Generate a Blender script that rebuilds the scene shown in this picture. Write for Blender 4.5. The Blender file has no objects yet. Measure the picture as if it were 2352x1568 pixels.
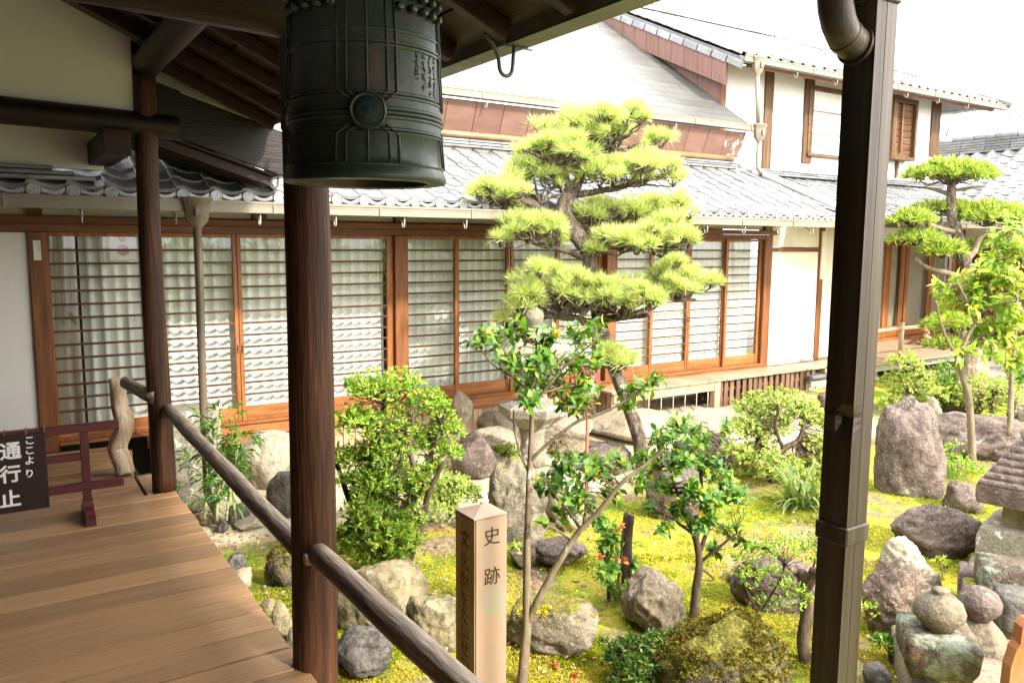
import bpy, bmesh, math, random
import numpy as np
from mathutils import Vector, Matrix, Quaternion, noise

random.seed(7)
rng = np.random.default_rng(7)
R = math.radians
sc = bpy.context.scene
COL = sc.collection

# ------------------------------------------------------------------ camera
# X runs along the hall front, Y along the covered walkway, Z up; walkway deck at Z = 0
PW, PH, FPX, EYE = 2352.0, 1568.0, 1840.0, 1.7
_p, _y, _r = R(7.0), R(33.0), R(0.35)
FW = Vector((math.sin(_y)*math.cos(_p), math.cos(_y)*math.cos(_p), -math.sin(_p)))
_rt = Vector((math.cos(_y), -math.sin(_y), 0.0))
_up = _rt.cross(FW)
RT = _rt*math.cos(_r) + _up*math.sin(_r)
UP = -_rt*math.sin(_r) + _up*math.cos(_r)
cam_d = bpy.data.cameras.new('camera')
cam = bpy.data.objects.new('camera', cam_d)
COL.objects.link(cam)
cam.matrix_world = Matrix(((RT.x, UP.x, -FW.x, 0), (RT.y, UP.y, -FW.y, 0), (RT.z, UP.z, -FW.z, EYE), (0, 0, 0, 1)))
cam_d.sensor_width = 36.0
cam_d.lens = FPX/PW*36.0
cam_d.clip_start = 0.05
cam_d.clip_end = 600.0
sc.camera = cam

# ------------------------------------------------------------------ sky, sun, exposure
SUN_AZ, SUN_EL = R(17.0), R(37.5)       # azimuth measured from -Y towards +X
sun_dir = Vector((math.sin(SUN_AZ)*math.cos(SUN_EL), -math.cos(SUN_AZ)*math.cos(SUN_EL), math.sin(SUN_EL)))
world = bpy.data.worlds.new('World')
sc.world = world
world.use_nodes = True
wn = world.node_tree.nodes
wn.clear()
w_out = wn.new('ShaderNodeOutputWorld')
w_bg = wn.new('ShaderNodeBackground')
w_sky = wn.new('ShaderNodeTexSky')
w_sky.sky_type = 'NISHITA'
w_sky.sun_disc = False
w_sky.sun_elevation = SUN_EL
w_sky.sun_rotation = math.atan2(sun_dir.x, sun_dir.y)
w_sky.air_density = 1.6
w_sky.dust_density = 7.0
w_sky.ozone_density = 0.6
w_bg.inputs['Strength'].default_value = 0.15
# thin bright cloud over most of the sky
w_tc = wn.new('ShaderNodeTexCoord')
w_nz = wn.new('ShaderNodeTexNoise')
w_nz.inputs['Scale'].default_value = 2.2
w_nz.inputs['Detail'].default_value = 6
w_mr = wn.new('ShaderNodeMapRange')
w_mr.inputs[1].default_value = 0.25
w_mr.inputs[2].default_value = 0.6
w_mr.inputs[3].default_value = 0.6
w_mr.inputs[4].default_value = 0.95
w_mx = wn.new('ShaderNodeMixRGB')
w_mx.inputs[2].default_value = (10.2, 10.2, 10.2, 1)
wl = world.node_tree.links
wl.new(w_tc.outputs['Generated'], w_nz.inputs['Vector'])
wl.new(w_nz.outputs[0], w_mr.inputs[0])
wl.new(w_mr.outputs[0], w_mx.inputs[0])
wl.new(w_sky.outputs[0], w_mx.inputs[1])
wl.new(w_mx.outputs[0], w_bg.inputs[0])
world.node_tree.links.new(w_bg.outputs[0], w_out.inputs[0])
sun_d = bpy.data.lights.new('sun', 'SUN')
sun_d.energy = 2.3
sun_d.angle = R(5.0)
sun_d.color = (1.0, 0.95, 0.86)
sun = bpy.data.objects.new('sun', sun_d)
COL.objects.link(sun)
sun.location = (4, -6, 12)
sun.rotation_euler = (-sun_dir).to_track_quat('-Z', 'Y').to_euler()
sc.view_settings.view_transform = 'Standard'
sc.view_settings.look = 'None'
sc.view_settings.gamma = 1.0
sc.view_settings.use_curve_mapping = False
sc.view_settings.exposure = 2.0
sc.render.engine = 'CYCLES'
sc.cycles.use_denoising = True
sc.cycles.max_bounces = 9
sc.cycles.diffuse_bounces = 5
sc.cycles.glossy_bounces = 3
sc.cycles.transmission_bounces = 4
sc.cycles.transparent_max_bounces = 12
sc.cycles.caustics_reflective = False
sc.cycles.caustics_refractive = False


# ------------------------------------------------------------------ measuring helpers
def ray(px, py):
    return FW + RT*((px-PW/2)/FPX) - UP*((py-PH/2)/FPX)


def spot(px, py, depth):
    """a point of the place seen in that direction, at that distance along the view axis"""
    return Vector((0, 0, EYE)) + ray(px, py)*depth


def on(px, py, axis, val):
    d = ray(px, py)
    o = Vector((0, 0, EYE))
    return o + d*((val-o[axis])/d[axis])


def smooth(a, b, x):
    t = min(1.0, max(0.0, (x-a)/(b-a)))
    return t*t*(3-2*t)


def gz(x, y):
    """height of the garden ground"""
    h = -0.52 + 0.15*smooth(5.2, 6.9, y)*smooth(0.5, 2.0, x) + 0.06*smooth(7, 11, x)
    h += 0.035*noise.noise(Vector((x*0.55, y*0.55, 3.1))) + 0.016*noise.noise(Vector((x*2.1, y*2.1, 7.7)))
    return h


def ground(px, py):
    z = -0.5
    for _ in range(5):
        p = on(px, py, 2, z)
        z = gz(p.x, p.y)
    return on(px, py, 2, z)


def depth_of(p):
    return (Vector(p)-Vector((0, 0, EYE))).dot(FW)


# ------------------------------------------------------------------ materials
def _nodes(name):
    m = bpy.data.materials.new(name)
    m.use_nodes = True
    nt = m.node_tree
    nt.nodes.clear()
    return m, nt, nt.nodes, nt.links


def ramp(n, cols, pos=None):
    r = n.new('ShaderNodeValToRGB')
    k = len(cols)
    pos = pos or [0.3+0.42*i/max(1, k-1) for i in range(k)]
    while len(r.color_ramp.elements) < k:
        r.color_ramp.elements.new(0.5)
    for e, c, p in zip(r.color_ramp.elements, cols, pos):
        e.position = p
        e.color = (c[0], c[1], c[2], 1)
    return r


def mat(name, cols, scale=6, stretch=(1, 1, 1), rough=0.6, bump=0.25, bscale=30, spec=0.35, rnd=0.12,
        metal=0.0, spots=None, top=None, pos=None, bdist=0.01, coat=0.0, world_co=False, crack=0.0):
    """general procedural surface: noise between colours, a finer relief, optional patches and a growth or paler tone on upward faces"""
    m, nt, n, l = _nodes(name)
    out = n.new('ShaderNodeOutputMaterial')
    b = n.new('ShaderNodeBsdfPrincipled')
    l.new(b.outputs[0], out.inputs[0])
    tc = n.new('ShaderNodeTexCoord')
    oi = n.new('ShaderNodeObjectInfo')
    va = n.new('ShaderNodeVectorMath')
    va.operation = 'ADD'
    mul = n.new('ShaderNodeMath')
    mul.operation = 'MULTIPLY'
    mul.inputs[1].default_value = 0.0 if world_co else 37.0
    l.new(oi.outputs['Random'], mul.inputs[0])
    l.new(tc.outputs['Object'], va.inputs[0])
    l.new(mul.outputs[0], va.inputs[1])
    mp = n.new('ShaderNodeMapping')
    mp.inputs['Scale'].default_value = stretch
    l.new(va.outputs[0], mp.inputs[0])
    nz = n.new('ShaderNodeTexNoise')
    nz.inputs['Scale'].default_value = scale
    nz.inputs['Detail'].default_value = 7
    nz.inputs['Roughness'].default_value = 0.62
    l.new(mp.outputs[0], nz.inputs['Vector'])
    rp = ramp(n, cols, pos)
    l.new(nz.outputs[0], rp.inputs[0])
    col = rp.outputs[0]
    fine = n.new('ShaderNodeTexNoise')
    fine.inputs['Scale'].default_value = bscale
    fine.inputs['Detail'].default_value = 5
    l.new(mp.outputs[0], fine.inputs['Vector'])
    if spots:
        for (sc_, ss, lo, hi) in spots:
            s = n.new('ShaderNodeTexNoise')
            s.inputs['Scale'].default_value = ss
            s.inputs['Detail'].default_value = 6
            s.inputs['Roughness'].default_value = 0.65
            va2 = n.new('ShaderNodeVectorMath')
            va2.operation = 'ADD'
            va2.inputs[1].default_value = (ss*1.7, 3.3, ss)
            l.new(va.outputs[0], va2.inputs[0])
            l.new(va2.outputs[0], s.inputs['Vector'])
            mr = n.new('ShaderNodeMapRange')
            mr.inputs[1].default_value = lo
            mr.inputs[2].default_value = hi
            l.new(s.outputs[0], mr.inputs[0])
            mx = n.new('ShaderNodeMixRGB')
            l.new(mr.outputs[0], mx.inputs[0])
            l.new(col, mx.inputs[1])
            mx.inputs[2].default_value = (*sc_, 1)
            col = mx.outputs[0]
    if top:
        tcol, lo, hi = top
        ge = n.new('ShaderNodeNewGeometry')
        sx = n.new('ShaderNodeSeparateXYZ')
        l.new(ge.outputs['Normal'], sx.inputs[0])
        ad = n.new('ShaderNodeMath')
        ad.operation = 'MULTIPLY_ADD'
        ad.inputs[1].default_value = 1.6
        l.new(nz.outputs[0], ad.inputs[0])
        l.new(sx.outputs[2], ad.inputs[2])
        mr = n.new('ShaderNodeMapRange')
        mr.inputs[1].default_value = lo
        mr.inputs[2].default_value = hi
        l.new(ad.outputs[0], mr.inputs[0])
        tr = ramp(n, [tuple(c*0.55 for c in tcol), tcol, tuple(min(1, c*1.5) for c in tcol)])
        l.new(fine.outputs[0], tr.inputs[0])
        mx = n.new('ShaderNodeMixRGB')
        l.new(mr.outputs[0], mx.inputs[0])
        l.new(col, mx.inputs[1])
        l.new(tr.outputs[0], mx.inputs[2])
        col = mx.outputs[0]
    crk = None
    if crack:
        vd = n.new('ShaderNodeVectorMath')
        vd.operation = 'MULTIPLY_ADD'
        vd.inputs[1].default_value = (0.5, 0.5, 0.5)
        l.new(nz.outputs['Color'], vd.inputs[0])
        l.new(va.outputs[0], vd.inputs[2])
        vo = n.new('ShaderNodeTexVoronoi')
        vo.feature = 'DISTANCE_TO_EDGE'
        vo.inputs['Scale'].default_value = crack
        l.new(vd.outputs[0], vo.inputs['Vector'])
        cr = n.new('ShaderNodeMapRange')
        cr.inputs[1].default_value = 0.0
        cr.inputs[2].default_value = 0.045
        cr.inputs[3].default_value = 0.5
        cr.inputs[4].default_value = 1.0
        l.new(vo.outputs['Distance'], cr.inputs[0])
        crk = cr.outputs[0]
        mx = n.new('ShaderNodeMixRGB')
        mx.blend_type = 'MULTIPLY'
        mx.inputs[0].default_value = 0.7
        l.new(col, mx.inputs[1])
        l.new(crk, mx.inputs[2])
        col = mx.outputs[0]
    if rnd:
        hv = n.new('ShaderNodeHueSaturation')
        m2 = n.new('ShaderNodeMath')
        m2.operation = 'MULTIPLY_ADD'
        m2.inputs[1].default_value = 2*rnd
        m2.inputs[2].default_value = 1-rnd
        l.new(oi.outputs['Random'], m2.inputs[0])
        l.new(m2.outputs[0], hv.inputs['Value'])
        l.new(col, hv.inputs['Color'])
        col = hv.outputs[0]
    l.new(col, b.inputs['Base Color'])
    rr = n.new('ShaderNodeMapRange')
    rr.inputs[3].default_value = max(0.05, rough-0.12)
    rr.inputs[4].default_value = min(1, rough+0.12)
    l.new(fine.outputs[0], rr.inputs[0])
    l.new(rr.outputs[0], b.inputs['Roughness'])
    b.inputs['Specular IOR Level'].default_value = spec
    b.inputs['Metallic'].default_value = metal
    if coat:
        b.inputs['Coat Weight'].default_value = coat
        b.inputs['Coat Roughness'].default_value = 0.25
    if bump:
        ad2 = n.new('ShaderNodeMath')
        ad2.operation = 'ADD'
        l.new(nz.outputs[0], ad2.inputs[0])
        l.new(fine.outputs[0], ad2.inputs[1])
        if crk is not None:
            ad3 = n.new('ShaderNodeMath')
            ad3.operation = 'ADD'
            l.new(ad2.outputs[0], ad3.inputs[0])
            l.new(crk, ad3.inputs[1])
            ad2 = ad3
        bp = n.new('ShaderNodeBump')
        bp.inputs['Strength'].default_value = bump
        bp.inputs['Distance'].default_value = bdist
        l.new(ad2.outputs[0], bp.inputs['Height'])
        l.new(bp.outputs[0], b.inputs['Normal'])
    return m


def leafmat(name, cols, rough=0.4, trans=0.35, tcol=None, spec=0.4, pos=None):
    m, nt, n, l = _nodes(name)
    out = n.new('ShaderNodeOutputMaterial')
    b = n.new('ShaderNodeBsdfPrincipled')
    t = n.new('ShaderNodeBsdfTranslucent')
    mx = n.new('ShaderNodeMixShader')
    mx.inputs[0].default_value = trans
    ge = n.new('ShaderNodeNewGeometry')
    oi = n.new('ShaderNodeObjectInfo')
    ad = n.new('ShaderNodeMath')
    ad.operation = 'ADD'
    fr = n.new('ShaderNodeMath')
    fr.operation = 'FRACT'
    l.new(ge.outputs['Random Per Island'], ad.inputs[0])
    l.new(oi.outputs['Random'], ad.inputs[1])
    l.new(ad.outputs[0], fr.inputs[0])
    k = len(cols)
    rp = ramp(n, cols, pos or [i/max(1, k-1) for i in range(k)])
    l.new(fr.outputs[0], rp.inputs[0])
    l.new(rp.outputs[0], b.inputs['Base Color'])
    b.inputs['Roughness'].default_value = rough
    b.inputs['Specular IOR Level'].default_value = spec
    g = n.new('ShaderNodeMixRGB')
    g.blend_type = 'MULTIPLY'
    g.inputs[0].default_value = 1
    l.new(rp.outputs[0], g.inputs[1])
    g.inputs[2].default_value = (*(tcol or (1.5, 1.5, 0.8)), 1)
    l.new(g.outputs[0], t.inputs['Color'])
    l.new(b.outputs[0], mx.inputs[1])
    l.new(t.outputs[0], mx.inputs[2])
    l.new(mx.outputs[0], out.inputs[0])
    return m


def glassmat(name, tint=(0.93, 0.95, 0.94)):
    m, nt, n, l = _nodes(name)
    out = n.new('ShaderNodeOutputMaterial')
    t = n.new('ShaderNodeBsdfTransparent')
    t.inputs[0].default_value = (*tint, 1)
    g = n.new('ShaderNodeBsdfGlossy')
    g.inputs['Roughness'].default_value = 0.015
    f = n.new('ShaderNodeFresnel')
    f.inputs[0].default_value = 1.5
    nz = n.new('ShaderNodeTexNoise')
    nz.inputs['Scale'].default_value = 2.5
    tc = n.new('ShaderNodeTexCoord')
    l.new(tc.outputs['Object'], nz.inputs['Vector'])
    bp = n.new('ShaderNodeBump')
    bp.inputs['Strength'].default_value = 0.04
    bp.inputs['Distance'].default_value = 0.02
    l.new(nz.outputs[0], bp.inputs['Height'])
    l.new(bp.outputs[0], g.inputs['Normal'])
    ad = n.new('ShaderNodeMath')
    ad.operation = 'MULTIPLY_ADD'
    ad.inputs[1].default_value = 1.3
    ad.inputs[2].default_value = 0.01
    mx = n.new('ShaderNodeMixShader')
    # the inner face of the pane only transmits
    ge = n.new('ShaderNodeNewGeometry')
    iv = n.new('ShaderNodeMath')
    iv.operation = 'SUBTRACT'
    iv.inputs[0].default_value = 1.0
    l.new(ge.outputs['Backfacing'], iv.inputs[1])
    fm = n.new('ShaderNodeMath')
    fm.operation = 'MULTIPLY'
    l.new(f.outputs[0], ad.inputs[0])
    l.new(ad.outputs[0], fm.inputs[0])
    l.new(iv.outputs[0], fm.inputs[1])
    l.new(fm.outputs[0], mx.inputs[0])
    l.new(t.outputs[0], mx.inputs[1])
    l.new(g.outputs[0], mx.inputs[2])
    l.new(mx.outputs[0], out.inputs[0])
    return m


WX = (1, 14, 14)
WY = (14, 1, 14)
WZ = (14, 14, 1)
M = {}
M['deck'] = mat('deck_wood', [(0.2569, 0.1402, 0.0652), (0.3387, 0.1927, 0.0925), (0.4104, 0.2441, 0.1264)], 1.3, (1, 26, 26), 0.42, 0.25, 5, 0.4, 0.22)
M['deck2'] = mat('hall_deck_wood', [(0.24, 0.16, 0.09), (0.36, 0.26, 0.17), (0.47, 0.36, 0.25)], 2.6, WY, 0.5, 0.25, 9, 0.4, 0.16)
M['post'] = mat('dark_post_wood', [(0.0137, 0.0072, 0.0044), (0.0438, 0.0180, 0.0099), (0.0938, 0.0360, 0.0165), (0.2750, 0.1440, 0.0715)], 1.6, (11, 11, 0.8), 0.62, 0.8, 5, 0.25, 0.1,
                pos=[0.28, 0.46, 0.62, 0.76])
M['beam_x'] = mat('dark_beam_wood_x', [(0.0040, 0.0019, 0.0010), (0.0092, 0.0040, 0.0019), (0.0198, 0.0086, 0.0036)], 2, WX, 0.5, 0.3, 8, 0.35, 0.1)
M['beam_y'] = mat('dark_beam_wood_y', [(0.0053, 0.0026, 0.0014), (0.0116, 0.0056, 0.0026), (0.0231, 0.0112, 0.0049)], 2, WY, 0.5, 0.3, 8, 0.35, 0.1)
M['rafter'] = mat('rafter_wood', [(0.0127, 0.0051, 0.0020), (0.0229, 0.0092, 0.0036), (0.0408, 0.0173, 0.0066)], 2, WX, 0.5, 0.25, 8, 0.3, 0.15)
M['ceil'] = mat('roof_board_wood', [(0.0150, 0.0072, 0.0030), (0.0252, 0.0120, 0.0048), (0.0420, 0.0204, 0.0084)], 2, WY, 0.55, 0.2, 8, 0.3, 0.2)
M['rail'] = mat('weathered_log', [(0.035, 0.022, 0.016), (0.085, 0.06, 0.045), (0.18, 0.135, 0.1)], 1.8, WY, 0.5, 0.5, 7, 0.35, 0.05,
                top=((0.34, 0.265, 0.2), 1.0, 1.5))  # upward side paler: worn wood and overhead light put into the colour
M['drift'] = mat('driftwood', [(0.2, 0.13, 0.07), (0.42, 0.3, 0.19), (0.62, 0.5, 0.36)], 2.6, (5, 5, 1.6), 0.6, 0.6, 10, 0.3, 0.05, bdist=0.02)
M['orange_x'] = mat('door_wood_x', [(0.15, 0.05, 0.014), (0.27, 0.098, 0.028), (0.4, 0.17, 0.055)], 2, WX, 0.45, 0.15, 8, 0.35, 0.12)
M['orange_z'] = mat('door_wood_z', [(0.14, 0.048, 0.013), (0.25, 0.09, 0.025), (0.37, 0.155, 0.05)], 2, WZ, 0.45, 0.15, 8, 0.35, 0.12)
M['brown_z'] = mat('frame_wood_z', [(0.1, 0.036, 0.012), (0.17, 0.062, 0.02), (0.27, 0.11, 0.04)], 2, WZ, 0.5, 0.15, 8, 0.35, 0.1)
M['brown_x'] = mat('frame_wood_x', [(0.1, 0.036, 0.012), (0.17, 0.062, 0.02), (0.27, 0.11, 0.04)], 2, WX, 0.5, 0.15, 8, 0.35, 0.1)
M['pale_z'] = mat('weathered_board_z', [(0.2, 0.13, 0.075), (0.33, 0.23, 0.145), (0.45, 0.34, 0.23)], 2, WZ, 0.6, 0.25, 8, 0.3, 0.2)
M['pale_x'] = mat('weathered_board_x', [(0.24, 0.15, 0.085), (0.38, 0.26, 0.16), (0.5, 0.37, 0.25)], 2, WX, 0.6, 0.25, 8, 0.3, 0.15)
M['vent'] = mat('vent_slat_wood', [(0.09, 0.05, 0.028), (0.15, 0.088, 0.052), (0.22, 0.14, 0.09)], 2, WZ, 0.6, 0.2, 8, 0.3, 0.2)
M['shaded_pipe'] = mat('shaded_round_pipe', [(0.1, 0.075, 0.05), (0.13, 0.1, 0.068), (0.16, 0.125, 0.088)], 3, (1, 1, 1), 0.45, 0.04, 30, 0.4, 0.05)  # gutter colour darkened; the shade on the left downpipe is painted in
M['slat'] = mat('dark_slat_wood', [(0.05, 0.018, 0.008), (0.085, 0.032, 0.013), (0.13, 0.055, 0.024)], 2, WX, 0.5, 0.1, 8, 0.35, 0.1)
M['old_x'] = mat('old_shutter_wood', [(0.0588, 0.0246, 0.0090), (0.1170, 0.0564, 0.0228), (0.1890, 0.1038, 0.0450)], 2, WX, 0.6, 0.3, 8, 0.3, 0.25)
M['old_z'] = mat('old_post_wood', [(0.0425, 0.0180, 0.0065), (0.0975, 0.0490, 0.0195), (0.1625, 0.0945, 0.0425)], 2, WZ, 0.6, 0.3, 8, 0.3, 0.15)
M['grey_x'] = mat('grey_timber', [(0.26, 0.24, 0.21), (0.4, 0.37, 0.33), (0.52, 0.49, 0.45)], 2, WX, 0.65, 0.25, 8, 0.3, 0.12)
M['plaster'] = mat('cream_plaster', [(0.67, 0.62, 0.5), (0.77, 0.73, 0.62), (0.8, 0.77, 0.67)], 1.1, (5, 5, 0.6), 0.85, 0.06, 60, 0.2, 0.02, spots=[((0.6, 0.55, 0.44), 1.6, 0.54, 0.78)])
M['plaster_w'] = mat('white_plaster', [(0.72, 0.705, 0.68), (0.8, 0.785, 0.76)], 1.2, (1, 1, 1), 0.85, 0.06, 60, 0.2, 0.02)
M['tile'] = mat('smoked_grey_roof_tile', [(0.2340, 0.2340, 0.2399), (0.3159, 0.3159, 0.3217), (0.4095, 0.4095, 0.4154)], 5, (1, 1, 1), 0.46, 0.12, 40, 0.5, 0.25, metal=0.6,
                spots=[((0.4, 0.4, 0.38), 14, 0.6, 0.72)])
M['tile_d'] = mat('smoked_ridge_tile', [(0.15, 0.15, 0.155), (0.2, 0.2, 0.205), (0.26, 0.26, 0.265)], 5, (1, 1, 1), 0.5, 0.12, 40, 0.5, 0.25, metal=0.5)
M['mortar'] = mat('roof_mortar', [(0.6, 0.55, 0.42), (0.72, 0.67, 0.54)], 6, (1, 1, 1), 0.9, 0.2, 40, 0.2, 0.05)
M['shingle'] = mat('metal_shingle', [(0.0695, 0.0695, 0.0632), (0.0885, 0.0885, 0.0821), (0.1074, 0.1074, 0.0976)], 2, (1, 1, 1), 0.4, 0.05, 30, 0.5, 0.1)
M['copper'] = mat('brown_copper_panel', [(0.145, 0.075, 0.055), (0.183, 0.098, 0.075), (0.221, 0.125, 0.100)], 3, (1, 6, 1), 0.5, 0.08, 14, 0.4, 0.06)
M['copper_g'] = mat('verdigris_copper_panel', [(0.145, 0.075, 0.055), (0.183, 0.098, 0.075), (0.221, 0.125, 0.100)], 3, (1, 6, 1), 0.5, 0.08, 14, 0.4, 0.06,
                    spots=[((0.36, 0.6, 0.56), 11, 0.56, 0.6)])
M['band'] = mat('bronze_band', [(0.14, 0.085, 0.035), (0.22, 0.14, 0.06), (0.28, 0.19, 0.09)], 4, (1, 1, 1), 0.4, 0.1, 30, 0.5, 0.05)
M['gutter'] = mat('beige_gutter', [(0.1674, 0.1426, 0.1054), (0.2046, 0.1767, 0.1333), (0.2418, 0.2139, 0.1674)], 3, (1, 1, 1), 0.4, 0.04, 30, 0.45, 0.06)
M['gut_dark'] = mat('dark_gutter', [(0.05, 0.055, 0.04), (0.09, 0.095, 0.06), (0.15, 0.15, 0.09)], 3, (1, 1, 1), 0.4, 0.05, 30, 0.45, 0.06)
M['iron'] = mat('iron_hook', [(0.06, 0.065, 0.06), (0.1, 0.11, 0.1)], 20, (1, 1, 1), 0.5, 0.2, 60, 0.4, 0.1)
M['hook'] = mat('painted_hook', [(0.3, 0.31, 0.25), (0.4, 0.41, 0.34)], 20, (1, 1, 1), 0.5, 0.2, 60, 0.4, 0.1)
M['bronze'] = mat('bell_bronze', [(0.0160, 0.0246, 0.0173), (0.0350, 0.0493, 0.0346), (0.0700, 0.0806, 0.0557)], 4, (1, 1, 0.6), 0.42, 0.2, 26, 0.5, 0.0,
                  metal=0.35, spots=[((0.05, 0.11, 0.085), 9, 0.62, 0.76), ((0.1, 0.062, 0.046), 3, 0.56, 0.68)])
M['verd'] = mat('bell_verdigris', [(0.0060, 0.0156, 0.0132), (0.0108, 0.0300, 0.0252), (0.0084, 0.0120, 0.0108)], 24, (1, 1, 1), 0.7, 0.5, 60, 0.3, 0.0)
M['pipe'] = mat('bronze_rain_pipe', [(0.0225, 0.0156, 0.0110), (0.0450, 0.0324, 0.0231), (0.0750, 0.0600, 0.0440), (0.1500, 0.1800, 0.1540)], 1.3, (16, 16, 0.35), 0.42, 0.12, 12, 0.45, 0.0,
                metal=0.25, pos=[0.3, 0.46, 0.63, 0.78], spots=[((0.05, 0.08, 0.07), 6, 0.62, 0.78)])
M['lacquer'] = mat('maroon_paint', [(0.0630, 0.0108, 0.0120), (0.0810, 0.0150, 0.0162)], 4, (1, 1, 1), 0.38, 0.04, 50, 0.45, 0.06)
M['board'] = mat('black_brown_board', [(0.014, 0.006, 0.005), (0.024, 0.010, 0.009)], 4, WZ, 0.45, 0.1, 20, 0.35, 0.0)
M['white'] = mat('white_paint', [(0.74, 0.74, 0.72), (0.82, 0.82, 0.8)], 30, (1, 1, 1), 0.6, 0.0, 50, 0.3, 0.0)
M['engrave'] = mat('engraved_dark_brown', [(0.0390, 0.0270, 0.0135), (0.0600, 0.0420, 0.0210)], 20, (1, 1, 1), 0.8, 0.2, 60, 0.2, 0.0)  # dark brown lettering colour
M['engrave_l'] = mat('worn_engraving_brown', [(0.13, 0.08, 0.035), (0.2, 0.13, 0.06)], 20, (1, 1, 1), 0.8, 0.2, 60, 0.2, 0.0)
M['marker_s'] = mat('stained_marker_face', [(0.22, 0.105, 0.03), (0.36, 0.22, 0.1), (0.45, 0.33, 0.2)], 2.6, (7, 7, 0.8), 0.55, 0.1, 20, 0.35, 0.0)
M['marker'] = mat('marker_post_face', [(0.3240, 0.2027, 0.1290), (0.3629, 0.2444, 0.1682), (0.3370, 0.2504, 0.1795)], 2.0, (1, 1, 0.7), 0.5, 0.06, 30, 0.4, 0.0,
                  spots=[((0.3, 0.265, 0.195), 5, 0.5, 0.64), ((0.4, 0.25, 0.15), 11, 0.56, 0.7), ((0.33, 0.13, 0.04), 3.2, 0.68, 0.74)])
M['stake'] = mat('salmon_stake_paint', [(0.34, 0.105, 0.07), (0.42, 0.15, 0.1)], 6, WZ, 0.6, 0.1, 30, 0.3, 0.0)
M['signred'] = mat('red_brown_sign_paint', [(0.17, 0.045, 0.03), (0.22, 0.065, 0.045)], 6, (1, 1, 1), 0.55, 0.05, 30, 0.3, 0.0)
M['curtain'] = mat('white_curtain', [(0.7560, 0.7434, 0.7056), (0.8442, 0.8316, 0.7938)], 3, (1, 1, 1), 0.9, 0.1, 300, 0.1, 0.0)
M['curtain_t'] = mat('taupe_curtain', [(0.34, 0.29, 0.22), (0.42, 0.37, 0.29)], 3, (1, 1, 1), 0.9, 0.1, 300, 0.1, 0.0)
M['dark'] = mat('dark_shade_fill', [(0.03, 0.025, 0.02), (0.05, 0.04, 0.03)], 3, (1, 1, 1), 0.9, 0.0, 30, 0.1, 0.0)  # near-black, stands in for shade in rooms, gaps and hollows
M['paper'] = mat('paper_sheet', [(0.7, 0.69, 0.63), (0.78, 0.77, 0.72)], 3, (1, 1, 1), 0.9, 0.0, 30, 0.1, 0.0)
M['redink'] = mat('red_ink', [(0.5, 0.08, 0.07), (0.58, 0.12, 0.1)], 30, (1, 1, 1), 0.8, 0.0, 30, 0.1, 0.0)
M['glass'] = glassmat('window_glass')
M['brick'] = mat('grey_brick', [(0.3, 0.29, 0.23), (0.4, 0.39, 0.31), (0.48, 0.47, 0.39)], 6, (1, 1, 1), 0.8, 0.3, 40, 0.2, 0.2)
M['concrete'] = mat('weathered_concrete', [(0.32, 0.29, 0.23), (0.45, 0.42, 0.35), (0.55, 0.52, 0.45)], 4, (1, 1, 1), 0.85, 0.3, 40, 0.2, 0.05)
M['chain'] = mat('rain_chain_metal', [(0.42, 0.38, 0.3), (0.55, 0.5, 0.42)], 10, (1, 1, 1), 0.5, 0.1, 30, 0.4, 0.0)
M['white_pipe'] = mat('white_plastic_pipe', [(0.68, 0.68, 0.64), (0.76, 0.76, 0.73)], 4, (1, 1, 1), 0.4, 0.02, 30, 0.4, 0.0)
M['tank'] = mat('brushed_metal_tank', [(0.5, 0.5, 0.5), (0.58, 0.58, 0.58)], 4, (1, 1, 1), 0.4, 0.02, 30, 0.4, 0.0)
M['tank_d'] = mat('grey_tank_cap', [(0.3, 0.31, 0.32), (0.36, 0.37, 0.38)], 4, (1, 1, 1), 0.5, 0.02, 30, 0.4, 0.0)
M['blue'] = mat('blue_plastic', [(0.06, 0.2, 0.55), (0.09, 0.26, 0.65)], 4, (1, 1, 1), 0.4, 0.02, 30, 0.4, 0.0)
M['clay'] = mat('orange_clay', [(0.2280, 0.0780, 0.0240), (0.3000, 0.1260, 0.0420), (0.2760, 0.1620, 0.0840)], 5, (1, 1, 1), 0.75, 0.4, 40, 0.3, 0.0,
                spots=[((0.32, 0.28, 0.2), 8, 0.6, 0.7)])
M['tanuki'] = mat('glazed_brown_ceramic', [(0.12, 0.05, 0.02), (0.3, 0.15, 0.07), (0.45, 0.27, 0.14)], 14, (1, 1, 1), 0.35, 0.2, 60, 0.5, 0.0)
M['tan_belly'] = mat('glazed_cream_ceramic', [(0.6, 0.5, 0.38), (0.72, 0.63, 0.5)], 10, (1, 1, 1), 0.35, 0.1, 60, 0.5, 0.0)
LICH = ((0.45, 0.45, 0.4), 55, 0.62, 0.68)
MOSSC = (0.15, 0.135, 0.02)
M['r_granite'] = mat('granite_rock', [(0.1172, 0.0964, 0.0646), (0.1937, 0.1568, 0.1057), (0.2693, 0.2231, 0.1532)], 34, (1, 1, 1), 0.8, 0.5, 60, 0.25, 0.1,
                     spots=[((0.13, 0.115, 0.1), 3.5, 0.55, 0.72)], bdist=0.02, crack=2.2)
M['r_pale'] = mat('pale_rock', [(0.2517, 0.2107, 0.1505), (0.3285, 0.2786, 0.2023), (0.3985, 0.3406, 0.2542)], 20, (1, 1, 1), 0.8, 0.4, 40, 0.25, 0.12, bdist=0.02, crack=2.2)
M['r_beige'] = mat('beige_rock', [(0.1656, 0.1308, 0.0711), (0.2448, 0.2009, 0.1167), (0.3060, 0.2591, 0.1630)], 12, (1, 1, 1), 0.82, 0.5, 40, 0.25, 0.12,
                   spots=[((0.14, 0.12, 0.07), 30, 0.62, 0.7), ((0.52, 0.53, 0.46), 5, 0.6, 0.66)], bdist=0.02, crack=2.2)
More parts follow.
